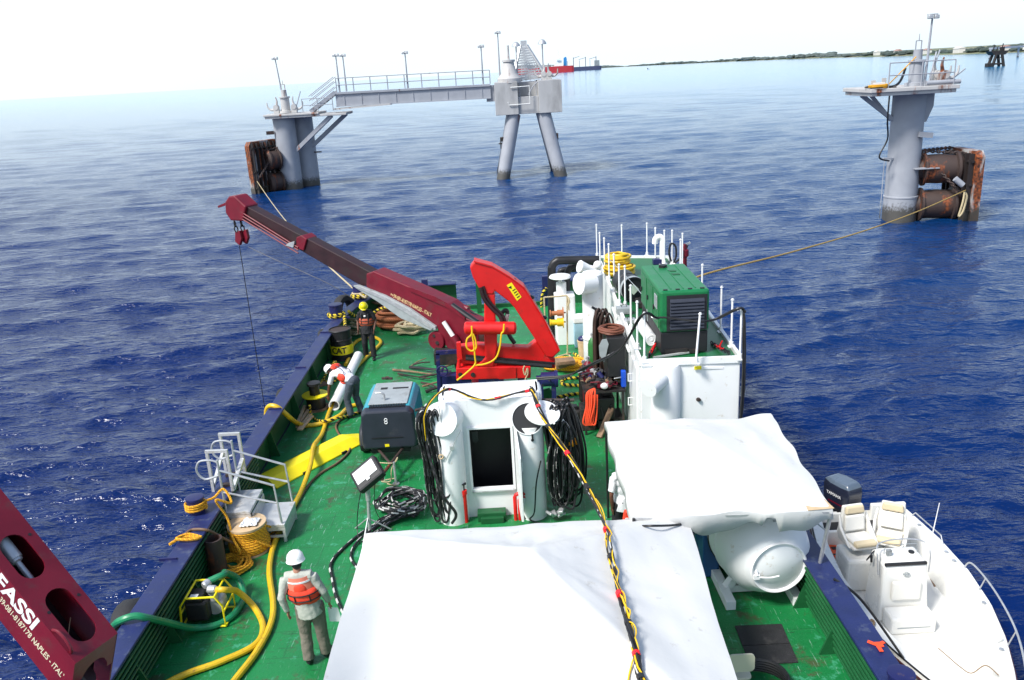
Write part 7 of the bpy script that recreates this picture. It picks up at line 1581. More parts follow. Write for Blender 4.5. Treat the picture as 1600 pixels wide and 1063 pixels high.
# console
c0 = G(1410, 966, .44); cy0 = c0.y; cw0, cw1 = GY(1378, 940, cy0).x, GY(1446, 940, cy0).x; ctz = GY(1410, 882, cy0).z
m = MB(); yb_ = cy0+.62
pp = [V((cw0, 0, 0)), V((cw1, 0, 0))]
vs = [(cw0-.05, cy0-.05, .42), (cw1+.05, cy0-.05, .42), (cw1+.03, yb_, .42), (cw0-.03, yb_, .42), (cw0+.0, cy0+.05, ctz-.08), (cw1, cy0+.05, ctz-.08), (cw1, yb_-.05, ctz-.05), (cw0, yb_-.05, ctz-.05), (cw0+.06, cy0+.14, ctz+.02), (cw1-.06, cy0+.14, ctz+.02), (cw1-.06, yb_-.15, ctz+.04), (cw0+.06, yb_-.15, ctz+.04)]
m.add(vs, [(3, 2, 1, 0), (0, 1, 5, 4), (1, 2, 6, 5), (2, 3, 7, 6), (3, 0, 4, 7), (4, 5, 9, 8), (5, 6, 10, 9), (6, 7, 11, 10), (7, 4, 8, 11), (8, 9, 10, 11)]); cs = m.build('console', mGel, boat, smooth=0, bevel=.04)
m = MB(); m.bar((cw0+.02, cy0+.06, ctz-.035), (cw1-.02, cy0+.06, ctz-.035), .05, .05); m.build('dark_visor', mBlack, cs, smooth=0, bevel=.01)
m = MB(); m.bb((cw0+.13, cy0-.07, .42+(ctz-.42)*.38), (cw1-.13, cy0+.0, .42+(ctz-.42)*.72)); m.build('back_cushion', mSeat, cs, smooth=0, bevel=.035)
m = MB(); m.bb((cw0-.0, cy0-.42, .42), (cw1+.0, cy0-.05, .42+.32)); st_ = m.build('seat_box', mGel, boat, smooth=0, bevel=.04)
m = MB(); m.bb((cw0+.1, cy0-.425, .55), (cw1-.1, cy0-.40, .57)); m.build('latch_slot', mGreyP, st_, smooth=0)
m = MB(); m.ring(((cw0+cw1)/2, cy0-.0, ctz-.2), .035, .008, (0, 1, 0), 14, 5); m.box(((cw0+cw1)/2, cy0-.0, ctz-.2), (.12, .012, .025)); m.build('oval_badge', mGreyP, cs, smooth=0)
m = MB(); m.cyl((cw1-.18, cy0+.3, ctz+.03), (cw1-.18, cy0+.3, ctz+.05), .05); m.build('compass', mBlack, cs)
m = MB(); m.rope([V((cw0-.06, cy0+.1, ctz-.25)), V((cw0-.08, cy0+.15, ctz+.1)), V((cw0, cy0+.3, ctz+.24)), V(((cw0+cw1)/2, cy0+.34, ctz+.28)), V((cw1, cy0+.3, ctz+.24)), V((cw1+.07, cy0+.15, ctz+.1)), V((cw1+.05, cy0+.1, ctz-.25))], .013, 8, 8); m.build('grab_rail', mSteel, cs)
m = MB(); m.tube([V((cw0+.1, cy0+.3, ctz+.03)), V((cw0+.12, cy0+.3, ctz+.2)), V(((cw0+cw1)/2, cy0+.27, ctz+.22)), V((cw1-.1, cy0+.3, ctz+.2)), V((cw1-.08, cy0+.3, ctz+.03))], .007, 6); m.box((cw0+.16, cy0+.24, ctz+.08), (.08, .05, .12)); m.build('windscreen_frame', mGreyP, cs)
m = MB(); m.ring((cw0-.03, cy0+.5, ctz-.12), .11, .012, (-.6, .6, .4), 20, 6); m.cyl((cw0-.08, cy0+.35, ctz-.15), (cw0-.10, cy0+.33, ctz+.0), .02); m.build('steering_wheel', mBlack, cs)
m = MB(); a = V((cw1+.08, cy0+.25, ctz-.1)); b = GY(1468, 786, cy0+.3); m.cyl(a, b, .014, .007, 8); m.build('antenna', mWhiteC, boat)
# rails, cleats, line
m = MB()
rl = [V((bcx(Y)+interp(Y)[0]-.03+dx, Y, interp(Y)[1]+dz)) for Y, dz, dx in ((12.7, .03, 0), (12.55, .2, .03), (12, .24, .07), (11.3, .26, .09), (10.5, .28, .12), (9.7, .3, .12), (9.1, .32, .08), (8.7, .34, -.1))]
m.tube(spline(rl, 5), .016, 8)
for i in (2, 4, 6): m.cyl(rl[i], rl[i]-V((.1, 0, .26)), .012)
m.build('bow_rail', mSteel, boat)
m = MB(); rl = [V((bcx(Y)+interp(Y)[0]-.04, Y, interp(Y)[1]+dz)) for Y, dz in ((14.6, .03), (14.5, .14), (13.6, .15), (13.5, .03))]; m.tube(rl, .012, 8); m.build('side_rail', mSteel, boat)
for Y in (14.2, 13.2, 12.9, 11.6, 10.4):
    m = MB(); c = V((bcx(Y)+interp(Y)[0]-.12, Y, interp(Y)[1]+.04)); m.cyl(c, c+V((0, 0, .012)), .035, seg=14); m.build('rod_holder', mSteel, boat)
m = MB(); c = V((bcx(10.6)+interp(10.6)[0]-.13, 10.6, interp(10.6)[1]+.05)); m.box(c, (.16, .05, .05), Matrix.Rotation(.5, 3, 'Z')); m.build('cleat', mSeat, boat, smooth=0, bevel=.01)
m = MB(); a, b = GY(1450, 905, 12.6), GY(1466, 915, 12.4); p0, p1 = G(1450, 892, .47), G(1464, 917, .47); m.bar(p0, p1, .1, .03); single(m, 'wooden_paddle', mWood, 'reddish brown wooden board lying on the boat floor right of the console', 'board', smooth=0)
mOv = mOrangeP
p = G(1305, 868, .62); r = thing('life_vest', p, 'orange life vest with straps dumped in the stern corner of the boat', 'life vest')
m = MB(); m.prism([p+V((x, y, 0)) for x, y in ((-.2, .22), (-.02, .25), (.18, .2), (.12, .02), (.1, -.25), (-.05, -.28), (-.14, -.05))], (0, 0, .10)); m.build('vest_foam', mOv, r, smooth=0, bevel=.035)
m = MB(); m.prism([p+V((x, y, .1)) for x, y in ((-.05, .14), (.06, .14), (.04, .04), (-.04, .04))], (0, 0, .006)); m.bar(p+V((-.12, -.12, .105)), p+V((.1, -.12, .105)), .03, .01); m.build('strap', mBlack, r, smooth=0)
p = p+V((.3, .05, -.05)); single(MB().box(p, (.2, .3, .12), Matrix.Rotation(.4, 3, 'Z')), 'bilge_gear', mGreyP, 'grey tangle of gear beside the orange life vest in the boat', 'gear', bevel=.03)
rope_thing('boat_line', [V((bcx(Y)-interp(Y)[0]+.0, Y, interp(Y)[1]+.04)) for Y in (14.4, 13.6, 12.6, 11.6, 10.7, 9.9, 9.2, 8.9)], .014, mCableB, 'thin black line lying along the left gunwale of the small boat', 'rope')
rope_thing('boat_lashing', [V((XR-.1, 10.0, RZ+.05)), V((XR+.3, 9.95, RZ-.3)), V((bcx(10.4)-interp(10.4)[0], 10.3, 1.25))], .02, mCableB, 'short dark lashing from the blue rail to the small boat', 'rope')
rope_thing('boat_lashing', [G(1352, 985, 1.4), G(1357, 975, 1.25), G(1362, 969, 1.2), G(1366, 974, 1.2), G(1360, 980, 1.25)], .02, mTan, 'brown knotted cord on the left gunwale of the small boat beside the rail', 'rope')
rope_thing('bow_line', [G(1466, 1013, 1.0), G(1480, 1025, 1.0), G(1500, 1042, 1.05), G(1518, 1052, 1.1), G(1540, 1040, 1.2), G(1560, 1055, 1.25)], .008, mTan, 'thin pale line curling over the foredeck of the small boat', 'rope')
p = G(1371, 1008, RZ+.03); m = MB(); rr = random.Random(9)
for a in (20, 150, 265): m.bar(p, p+V((.11*math.cos(R(a)), .14*math.sin(R(a)), .005*a/90)), .05, .012)
m.box(p+V((.02, 0, .006)), (.09, .09, .014)); single(m, 'orange_webbing', mOrange, 'three-armed orange webbing knot on the right blue rail', 'strap', smooth=0, bevel=.004)
bollard(1407, 1066, .14, .14)

# ================================================================ foreground crane boom
def hit(px, py, P0, N):
    d = _ray(px, py); o = V((0, 0, CZ)); t = (P0-o).dot(N)/d.dot(N); return o+d*t
CAMP = V((0, 0, CZ)); A2 = CAMP+_ray(182, 991)*6.2; A1 = CAMP+_ray(44, 821)*(6.2*1.01); Dd = (A2-A1).normalized(); B2 = hit(121, 1035, A2, Dd); Wv = (B2-A2); wl_ = Wv.length; Wd = Wv.normalized()
Hd = Wd.cross(Dd).normalized()
if Hd.dot(V((0, 0, CZ))-A2) > 0: Hd = -Hd
hh_ = .42
fc = thing('foreground_crane', V((A2.x, A2.y, A2.z-1)), 'close maroon crane boom with oval cut-outs and white lettering at bottom left', 'crane')
A0 = A2-Dd*4.2; Ln = 4.2
def FB(t, w, h): return A0+Dd*t+Wd*w*wl_+Hd*h*hh_     # t metres, w 0..1, h 0..1
def capsule(t0, t1, w0, w1, n=10):
    r_ = (w1-w0)*wl_/2; cw_ = (w0+w1)/2*wl_; o = []
    for k in range(n+1): a = math.pi*(-.5+k/n); o.append((t1-r_+r_*math.cos(a), cw_+r_*math.sin(a)))
    for k in range(n+1): a = math.pi*(.5+k/n); o.append((t0+r_+r_*math.cos(a), cw_+r_*math.sin(a)))
    return o
def plate_with_holes(m, cells, h, th):
    for (ta, tb, hole) in cells:
        P = lambda t, w, k: A0+Dd*t+Wd*w+Hd*(h*hh_+k*th)
        if hole is None:
            m.add([P(ta, 0, 0), P(tb, 0, 0), P(tb, wl_, 0), P(ta, wl_, 0), P(ta, 0, 1), P(tb, 0, 1), P(tb, wl_, 1), P(ta, wl_, 1)], [(0, 1, 2, 3), (7, 6, 5, 4), (0, 4, 5, 1), (3, 2, 6, 7)]); continue
        n = len(hole); ct = (ta+tb)/2; cwv = wl_/2; outer = []
        for (t, w) in hole:
            dt, dw = t-ct, w-sum(q[1] for q in hole)/n; cw2 = sum(q[1] for q in hole)/n
            s = min(((tb-ct)/dt if dt > 0 else (ta-ct)/dt) if abs(dt) > 1e-6 else 1e9, ((wl_-cw2)/dw if dw > 0 else -cw2/dw) if abs(dw) > 1e-6 else 1e9)
            outer.append((ct+dt*s, cw2+dw*s))
        # snap nearest points to the corners
        for cx_, cy_ in ((ta, 0), (tb, 0), (tb, wl_), (ta, wl_)):
            i = min(range(n), key=lambda j: (outer[j][0]-cx_)**2+(outer[j][1]-cy_)**2); outer[i] = (cx_, cy_)
        b = len(m.v); m.v += [P(t, w, 0) for t, w in hole]+[P(t, w, 0) for t, w in outer]+[P(t, w, 1) for t, w in hole]+[P(t, w, 1) for t, w in outer]
        for i in range(n):
            j = (i+1) % n; m.face([b+i, b+j, b+n+j, b+n+i]); m.face([b+2*n+i, b+3*n+i, b+3*n+j, b+2*n+j]); m.face([b+i, b+2*n+i, b+2*n+j, b+j])
def tpos(px, py):   # station along the beam of a pixel on the top face
    N = Wd.cross(Dd).normalized(); p = hit(px, py, A0, N); v = p-A0; return v.dot(Dd), v.dot(Wd)
h2 = (tpos(74, 930)[0], tpos(143, 990)[0]); h2c = (tpos(110, 958)[0]); t2a, t2b = tpos(88, 925)[0], tpos(130, 996)[0]; t1a, t1b = tpos(18, 834)[0], tpos(45, 900)[0]
cells0 = 0; cells = [(0, t1a-.25, None), (t1a-.25, (t1b+t2a)/2, capsule(t1a-.0, t1b+.04, .22, .80)), ((t1b+t2a)/2, t2b+.10, capsule(t2a-.03, t2b+.04, .20, .78)), (t2b+.10, Ln, None)]
m = MB(); plate_with_holes(m, cells, 0, .012); m.build('top_plate', mMar, fc, smooth=0)
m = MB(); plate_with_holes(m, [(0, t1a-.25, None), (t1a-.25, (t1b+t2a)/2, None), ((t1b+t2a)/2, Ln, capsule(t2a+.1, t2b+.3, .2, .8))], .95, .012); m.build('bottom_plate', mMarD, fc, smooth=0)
for w in (0, 1):
    m = MB(); s_ = -1 if w == 0 else 1; m.prism([FB(0, w, -.0), FB(Ln, w, -.0), FB(Ln, w, 1), FB(0, w, 1)], Wd*.012*s_); sp = m.build('side_plate', mMar, fc, smooth=0)
    if w == 1: side = sp
m = MB()
for w in (0, 1): m.tube([FB(0, w, .02), FB(Ln, w, .02)], .010, 6)
m.build('edge_weld', mMar, fc)
# end piece: plate bent downwards with an arch opening
D2 = (Dd*.42+Hd*.90).normalized(); e0, e1 = FB(Ln, -.03, 0), FB(Ln, 1.03, 0); ln2 = .30
n = 12; inner = []; 
for k in range(n+1): a = math.pi*k/n; inner.append((.5-.36*math.cos(a), ln2*1.0-.17*math.sin(a)))
outer = [(-.03+1.06*k/n, 0) for k in range(n+1)]
m = MB(); b = 0; Wf = Wd*wl_
for q in (inner, outer): m.v += [FB(Ln, 0, 0)+Wf*w_+D2*l_ for w_, l_ in q]
N2 = Wd.cross(D2).normalized()*.012; m.v += [v-N2 for v in m.v[:2*(n+1)]]
K = n+1
for k in range(n): m.face([k, k+1, K+k+1, K+k]); m.face([2*K+k, 3*K+k, 3*K+k+1, 2*K+k+1]); m.face([k, 2*K+k, 2*K+k+1, k+1])
P0 = [FB(Ln, 0, 0)+Wf*w_+D2*l_ for w_, l_ in ((-.03, 0), (-.03, ln2), (.14, ln2))]; P1 = [FB(Ln, 0, 0)+Wf*w_+D2*l_ for w_, l_ in ((1.03, 0), (1.03, ln2), (.86, ln2))]
m.prism(P0, -N2); m.prism(P1, -N2)
m.build('end_plate', mMar, fc, smooth=0)
for w in (-.03, 1.03):
    m = MB(); m.prism([FB(Ln, w, 0), FB(Ln, w, 0)+D2*.75, FB(Ln, w, 1)+D2*.55-Dd*.1, FB(Ln-.0, w, 1)], Wd*.012); m.build('end_cheek', mMar, fc, smooth=0)
m = MB(); a = FB(t1a-.9, .5, .25); b = FB(t1a+.16, .5, .25); m.cyl(a, b, .055); m.cyl(b, b+Dd*.22, .022); m.lathe(b-Dd*.02, [(.045, 0), (.045, .04), (.03, .05)], axis=Dd, seg=16); m.build('extension_ram', mSteel, fc)
m = MB(); m.tube([FB(1.0, .85, .6), FB(Ln+.2, .85, .6)], .05, 10); m.tube([FB(1.0, .7, .8), FB(Ln+.1, .72, .75)], .03, 8); m.build('inner_hose', mBlack, fc)
m = MB(); c = (t2a+t2b)/2+.03; m.tube([FB(c+.08, .72, .12), FB(c-.02, .40, .2)], .004, 5); m.build('brown_wire', mBrownHose, fc)
for t_, w_ in ((tpos(45, 836)[0], .1), (tpos(122, 930)[0], .1), (tpos(69, 962)[0], .82)):
    m = MB(); c = FB(t_, w_, 0); m.cyl(c-Hd*.003, c+Hd*.01, .012, seg=12); m.build('bolt_hole', mBlack, fc)
m = MB(); c = FB(tpos(98, 1000)[0], .98, 0); m.rope([c-Dd*.10, c-Dd*.06-Hd*.04, c+Dd*.02-Hd*.05, c+Dd*.09-Hd*.03, c+Dd*.11], .012, 5, 8); m.build('lifting_eye', mMar, fc)
# lettering on the side
def tside(px, py): 
    p = hit(px, py, B2, Wd); v = p-A0; return v.dot(Dd), v.dot(Hd)
nrm = Wd*.0135
tF, hF = tside(2, 905); tI, hI = tside(54, 974); tm_ = (tF+tI)/2; hm_ = (hF+hI)/2
text('lettering', 'FASSI', mWhiteC, side, A0+Wd*wl_+nrm+Dd*tm_+Hd*hm_, Dd, -Hd, .21, .001, 1.0, .006, (tI-tF)*1.12)
ta_, ha_ = tside(-10, 925); tb_, hb_ = tside(108, 1058)
text('lettering', '++39-081-8187178 NAPLES - ITALY', mat('faded_lettering', (.62, .55, .40), .6), side, A0+Wd*wl_+nrm+Dd*((ta_+tb_)/2)+Hd*((ha_+hb_)/2), Dd, -Hd, .085, .001, 1.0, .001, (tb_-ta_)*.98)
print('TXT', tm_, hm_, tI-tF, ta_, tb_, ha_, hb_, wl_)
rope_thing('loose_cord', [G(196, 1030, D+.4), G(190, 1045, D+.2), G(198, 1050, D+.1), G(186, 1058, D+.15)], .012, mYelRope, 'small yellow cord hanging on the rail pipes beside the foreground crane', 'cord')
# ================================================================ people
def hand(m, wr, d, side_v, curl=.5):
    """palm and five fingers; d points along the hand, side_v towards the thumb"""
    d = d.normalized(); s_ = (side_v-d*side_v.dot(d)).normalized(); n_ = d.cross(s_)
    MM = Matrix((s_, d, n_)).transposed(); pc = wr+d*.05; m.ell(pc, (.042, .055, .018), MM, 10, 7)
    for k, (o, L_) in enumerate(((-.030, .062), (-.010, .075), (.010, .078), (.030, .070))):
        b = wr+d*.09+s_*o; p1 = b+d*L_*.45+n_*L_*.12*curl; p2 = p1+d*L_*.3*(1-curl*.4)+n_*L_*.4*curl; m.tube([b-d*.02, p1, p2], [.0095, .009, .0075], 7)
    b = wr+d*.03+s_*.035; m.tube([b, b+s_*.028+d*.03, b+s_*.03+d*.06+n_*.01], [.012, .011, .008], 7)
def folds(o, s=.030, size=.13):
    t = bpy.data.textures.new('cloth_folds', 'CLOUDS'); t.noise_scale = size; t.noise_depth = 3; t.noise_basis = 'IMPROVED_PERLIN'
    d = o.modifiers.new('folds', 'DISPLACE'); d.texture = t; d.strength = s; d.mid_level = .48; d.texture_coords = 'GLOBAL'
def person(pos, yaw, label, J=None, skin=mSkin, shirt=None, trousers=None, boots=mBlack, sleeve=.5, helmet=None, hair=mBlack, vest=None, tuck=False, bulk=1.0, gaze=V((0, 1, -.1))):
    r = thing('person', pos, label, 'person'); Mz = Matrix.Rotation(yaw, 3, 'Z')
    j = dict(pelvis=(0, 0, .96), chest=(0, -.01, 1.28), neck=(0, -.01, 1.47), head=(0, .03, 1.62), shl=(-.18, -.01, 1.42), shr=(.18, -.01, 1.42), ell=(-.245, -.05, 1.13), elr=(.245, -.05, 1.13), wrl=(-.25, .05, .89), wrr=(.25, .05, .89),
             hpl=(-.095, 0, .92), hpr=(.095, 0, .92), knl=(-.11, .03, .50), knr=(.11, .03, .50), anl=(-.12, -.02, .09), anr=(.12, -.02, .09), ftl=(-.14, .16, .035), ftr=(.14, .16, .035))
    if J: j.update(J)
    W = {k: V(pos)+Mz @ V(v) for k, v in j.items()}
    up = (W['neck']-W['pelvis']).normalized(); rt = (W['shr']-W['shl']).normalized(); fw = up.cross(rt).normalized()
    MT = Matrix((rt, rt.cross(up)*-1, up)).transposed(); fwd = MT @ V((0, 1, 0))
    gz = (Mz @ gaze).normalized(); hr_ = (gz.cross(V((0, 0, 1)))).normalized(); hu = hr_.cross(gz).normalized(); MH = Matrix((hr_, gz, hu)).transposed()
    def torso(m, g, zlo=0):
        for a, rr in ((),)[:0]+((W['chest'].lerp(W['neck'], .25), (.185, .105, .16)), (W['chest'].lerp(W['pelvis'], .25), (.16, .115, .17)), (W['chest'].lerp(W['pelvis'], .62), (.145, .11, .15)), (W['pelvis'], (.155, .12, .13)))[:3 if zlo else 4]:
            m.ell(a, tuple(q*bulk+g for q in rr), MT, 16, 10)
        m.tube([W['shl'], W['chest'].lerp(W['neck'], .75), W['shr']], [.062+g, .075+g, .062+g], 10)
    m = MB(); torso(m, -.012); m.tube([W['neck']-up*.06, W['neck']+up*.02, W['head']-hu*.05], [.062, .056, .054], 10)
    h = W['head']; m.ell(h+hu*.02, (.075, .095, .105), MH, 16, 12); m.ell(h+gz*.03-hu*.06, (.052, .06, .05), MH, 12, 8)
    m.ell(h+gz*.098-hu*.018, (.014, .022, .024), MH, 8, 6); m.ell(h+gz*.085-hu*.06, (.026, .014, .010), MH, 8, 6)
    for s_ in (-1, 1): m.ell(h+hr_*s_*.078-gz*.01-hu*.01, (.012, .022, .032), MH, 8, 6)
    for s_ in 'lr':
        m.tube([W['sh'+s_], W['sh'+s_].lerp(W['el'+s_], .45), W['el'+s_], W['el'+s_].lerp(W['wr'+s_], .35), W['wr'+s_]], [.05, .046, .038, .038, .026], 10)
        dv = (W['wr'+s_]-W['el'+s_]).normalized()*.8+V((0, 0, -.4)); hand(m, W['wr'+s_], dv, fwd, .5)
        m.tube([W['hp'+s_], W['hp'+s_].lerp(W['kn'+s_], .4), W['kn'+s_], W['kn'+s_].lerp(W['an'+s_], .35), W['an'+s_]], [.085, .075, .052, .055, .038], 10)
    body = m.build('body', skin, r, remesh=.0085)
    m = MB()
    for s_ in (-1, 1): m.ell(h+gz*.083+hr_*s_*.031+hu*.012, (.012, .008, .007), MH, 8, 6)
    m.build('eyes', mWhiteC, r)
    # hair
    m = MB(); m.ell(h-gz*.012+hu*.035, (.083, .098, .095), MH, 14, 9); m.ell(h-gz*.05-hu*.02, (.072, .055, .075), MH, 12, 8); m.build('hair', hair, r, remesh=.012)
    if shirt:
        m = MB(); torso(m, .016, tuck)
        if not tuck: m.tube([W['pelvis']+up*.12, W['pelvis']-up*.03, W['pelvis']-up*.15], [.165*bulk, .178*bulk, .19*bulk], 14)
        for s_ in 'lr':
            if sleeve > .6: m.tube([W['sh'+s_], W['sh'+s_].lerp(W['el'+s_], .5), W['el'+s_], W['wr'+s_]-(W['wr'+s_]-W['el'+s_])*.04], [.07, .066, .056, .042], 12)
            else: m.tube([W['sh'+s_], W['sh'+s_].lerp(W['el'+s_], .5), W['sh'+s_].lerp(W['el'+s_], .8)], [.068, .066, .064], 12)
        m.tube([W['neck']-up*.07, W['neck']+up*.005], [.085, .066], 12)
        sh_ = m.build('shirt', shirt, r, remesh=.011); folds(sh_)
    m = MB()
    m.ell(W['pelvis']-up*.02, (.17*bulk, .135*bulk, .12), MT, 14, 9)
    for s_ in 'lr': m.tube([W['hp'+s_]+V((0, 0, .03)), W['hp'+s_].lerp(W['kn'+s_], .4), W['kn'+s_], W['kn'+s_].lerp(W['an'+s_], .5), W['an'+s_]+V((0, 0, .0))], [.112, .105, .088, .085, .082], 12)
    folds(m.build('trousers', trousers, r, remesh=.011))
    for s_ in 'lr':
        a, f = W['an'+s_], W['ft'+s_]; fd = V((f.x-a.x, f.y-a.y, 0)).normalized(); m = MB(); sl = V((a.x, a.y, V(pos).z+.04)); m.ell(sl+fd*.07, (.05, .13, .045), Matrix((V((fd.y, -fd.x, 0)), fd, V((0, 0, 1)))).transposed(), 12, 8); m.tube([sl+V((0, 0, .0)), a+V((0, 0, .04))], [.05, .05], 10); m.build('boot', boots, r, remesh=.012)
    if helmet:
        m = MB(); c = h+hu*.055-gz*.005; prof = [(.132, -.03), (.120, -.018), (.118, .02), (.105, .065), (.075, .098), (.035, .113), (.004, .117)]
        m.lathe(c, prof, axis=hu, seg=26); m.ell(c+gz*.085-hu*.02, (.085, .07, .010), MH, 14, 6); m.tube([c+gz*.11+hu*.03, c+gz*.05+hu*.105, c-gz*.05+hu*.108, c-gz*.11+hu*.03], .010, 6); m.build('helmet', helmet, r, smooth=50)
    return r, W, MT, up, rt, fwd
mKhaki = mat('khaki_grey_trousers', (.17, .15, .12), .85, var=.2, vs=9, bump=.9, bscale=7); mShirtG = mat('pale_grey_shirt', (.42, .43, .38), .8, var=.1, vs=8, bump=1.0, bscale=6)
mTee = mat('white_shirt', (.74, .75, .78), .8, var=.05, bump=.4, bscale=10); mJean = mat('blue_grey_jeans', (.055, .068, .09), .85, var=.35, vs=7, bump=.5, bscale=14, dirt=(.13, .15, .18), damt=.35)
mBlkC = mat('black_clothes', (.014, .014, .017), .8, var=.3, bump=.4, bscale=12); mVest = mat('orange_vest', (.82, .06, .025), .6, var=.08, bump=.3, bscale=14); mVestP = mat('orange_mesh', (.72, .20, .13), .7, var=.1); mVestD = mat('dull_orange_vest', (.42, .075, .03), .65, var=.15); mHelmW = mat('white_helmet', (.82, .82, .8), .3, var=.02); mHelmY = mat('yellow_helmet', (.85, .72, .005), .3, var=.02)
def vest_back(r, W, MT, full=True, pan=mVest, mesh=mVestP, front=False):
    """buoyancy vest: wraps the torso"""
    c0 = W['chest'].lerp(W['pelvis'], .38); up = MT @ V((0, 0, 1))
    def shell(z0, z1, g0, g1, a0, a1, rx, ry, th, n=18, k=5):
        vs = []; 
        for layer in (0, th):
            for i in range(k+1):
                z = z0+(z1-z0)*i/k; g = g0+(g1-g0)*i/k
                for q in range(n+1):
                    a = a0+(a1-a0)*q/n; puff = layer*(.35+.65*math.sin(math.pi*min(1, max(0, i/k)))**.5)*(1-.25*abs(math.sin(q*math.pi/6))**8)
                    vs.append(W['chest']+MT @ V(((rx+g+puff)*math.sin(a), -(ry+g+puff)*math.cos(a), z)))
        w = n+1; o = (k+1)*w; fs = []
        for i in range(k):
            for q in range(n): fs += [(i*w+q, i*w+q+1, (i+1)*w+q+1, (i+1)*w+q), (o+i*w+q, o+(i+1)*w+q, o+(i+1)*w+q+1, o+i*w+q+1)]
        for q in range(n): fs += [(q, o+q, o+q+1, q+1), (k*w+q, k*w+q+1, o+k*w+q+1, o+k*w+q)]
        for i in range(k): fs += [(i*w, (i+1)*w, o+(i+1)*w, o+i*w), (i*w+n, o+i*w+n, o+(i+1)*w+n, (i+1)*w+n)]
        return vs, fs
    m = MB(); m.add(*shell(-.24, -.02, .02, .02, -1.9, 1.9, .165, .125, .045)); vp = m.build('vest_pad', pan, r, smooth=60)
    if full:
        m = MB(); m.add(*shell(-.05, .17, .015, -.01, -1.05, 1.05, .175, .125, .012)); m.build('vest_mesh', mesh, r, smooth=60)
        m = MB(); c = W['chest']+MT @ V((0, -.13, -.0)); m.ell(W['chest']+MT @ V((0, -.125, -.0)), (.09, .035, .10), MT, 14, 9); m.build('collar_pad', pan, vp)
        m = MB(); m.add(*shell(.095, .12, .008, .006, -.95, .95, .178, .128, .014, k=1)); m.build('reflective_strip', mWhiteC, vp, smooth=60)
    else:
        m = MB()
        for s_ in (-1, 1): m.tube([W['chest']+MT @ V((s_*.10, -.15, -.12)), W['chest']+MT @ V((s_*.10, -.13, .10)), W['chest']+MT @ V((s_*.10, -.03, .20)), W['chest']+MT @ V((s_*.10, .10, .12)), W['chest']+MT @ V((s_*.10, .14, -.10))], .022, 8)
        m.build('vest_strap', mBlack if front else pan, vp)
    m = MB()
    for z in (-.075, -.165):
        m.tube([W['chest']+MT @ V(((.165+.07)*math.sin(a), -(.125+.068)*math.cos(a), z)) for a in [-1.8+3.6*q/14 for q in range(15)]], .009, 6)
    for s_ in (-.45, .45): m.tube([W['chest']+MT @ V(((.165+.068)*math.sin(s_), -(.125+.072)*math.cos(s_), z)) for z in (-.18, -.07)], .009, 6)
    m.build('belt', mBlack, vp)
    return vp
# near man seen from behind
pos = G(496, 1032, D); pos.z = D
r, W, MT, up, rt, fwd = person(pos, R(6), 'person in white helmet, grey shirt and orange life vest seen from behind holding paper', dict(chest=(-.06, -.0, 1.28), neck=(-.09, .0, 1.47), head=(-.10, .04, 1.62), shl=(-.27, 0, 1.41), shr=(.10, -.01, 1.42), pelvis=(-.01, 0, .96), ell=(-.34, -.08, 1.15), wrl=(-.30, -.04, .90), elr=(.22, -.03, 1.15), wrr=(.26, .06, .92), anl=(-.10, -.06, .09), ftl=(-.11, .12, .03), anr=(.13, .06, .09), ftr=(.18, .22, .03)), skin=mSkinL, shirt=mShirtG, trousers=mKhaki, sleeve=1, helmet=mHelmW, hair=mBlack, gaze=V((-.35, 1, -.1)))
vest_back(r, W, MT)
p = W['wrr']+V((.02, .02, -.09)); m = MB(); m.prism([p+V((-.05, .0, -.02)), p+V((.10, -.02, -.03)), p+V((.14, -.05, -.24)), p+V((-.04, -.03, -.24))], (0, .002, 0)); single(m, 'paper_sheet', mWhiteC, 'folded white sheet of paper held in the right hand of the near person', 'paper', smooth=0)
# worker in yellow helmet
pos = G(579, 560, D)
r, W, MT, up, rt, fwd = person(pos, R(172), 'person in yellow helmet and dark clothes standing by the orange rope coil', dict(head=(.02, .06, 1.60), ell=(-.27, -.02, 1.15), wrl=(-.24, .12, .92), elr=(.27, -.02, 1.15), wrr=(.24, .12, .92), anl=(-.15, .1, .09), knl=(-.13, .08, .5), ftl=(-.17, .28, .03), anr=(.15, -.08, .09), ftr=(.17, .10, .03)), skin=mSkin, shirt=mBlkC, trousers=mBlkC, sleeve=.4, helmet=mHelmY, gaze=V((-.25, 1, -.75)))
MTf = MT @ Matrix.Rotation(math.pi, 3, 'Z'); vest_back(r, W, MTf, False, mVestD, mVestD, True)
m = MB(); m.ell(W['chest']+MT @ V((0, .13, .06)), (.035, .01, .03), MT, 8, 6); m.build('chest_logo', mWhiteC, r)
# bending worker
pos = G(552, 650, D); hd_ = R(62)
r, W, MT, up, rt, fwd = person(pos, hd_, 'person in white helmet and jeans bending over the white pipe', dict(pelvis=(0, -.12, .95), chest=(0, .20, 1.10), neck=(0, .40, 1.15), head=(0, .55, 1.13), shl=(-.19, .35, 1.10), shr=(.19, .35, 1.10), ell=(-.26, .42, .82), wrl=(-.24, .50, .55), elr=(.26, .28, .84), wrr=(.24, .20, .60), hpl=(-.10, -.12, .91), hpr=(.10, -.12, .91), knl=(-.13, .02, .50), knr=(.15, -.02, .50), anl=(-.14, -.05, .09), anr=(.17, -.15, .09), ftl=(-.16, .13, .03), ftr=(.2, .04, .03)), skin=mSkin, shirt=mTee, trousers=mJean, sleeve=.4, helmet=mHelmW, tuck=True, gaze=V((0, .6, -.8)))
m = MB(); m.ell(W['neck'].lerp(W['chest'], .15)+V((0, 0, .12)), (.17, .09, .05), MT @ Matrix.Rotation(R(90), 3, 'X'), 14, 8); m.build('vest_collar', mVest, r)
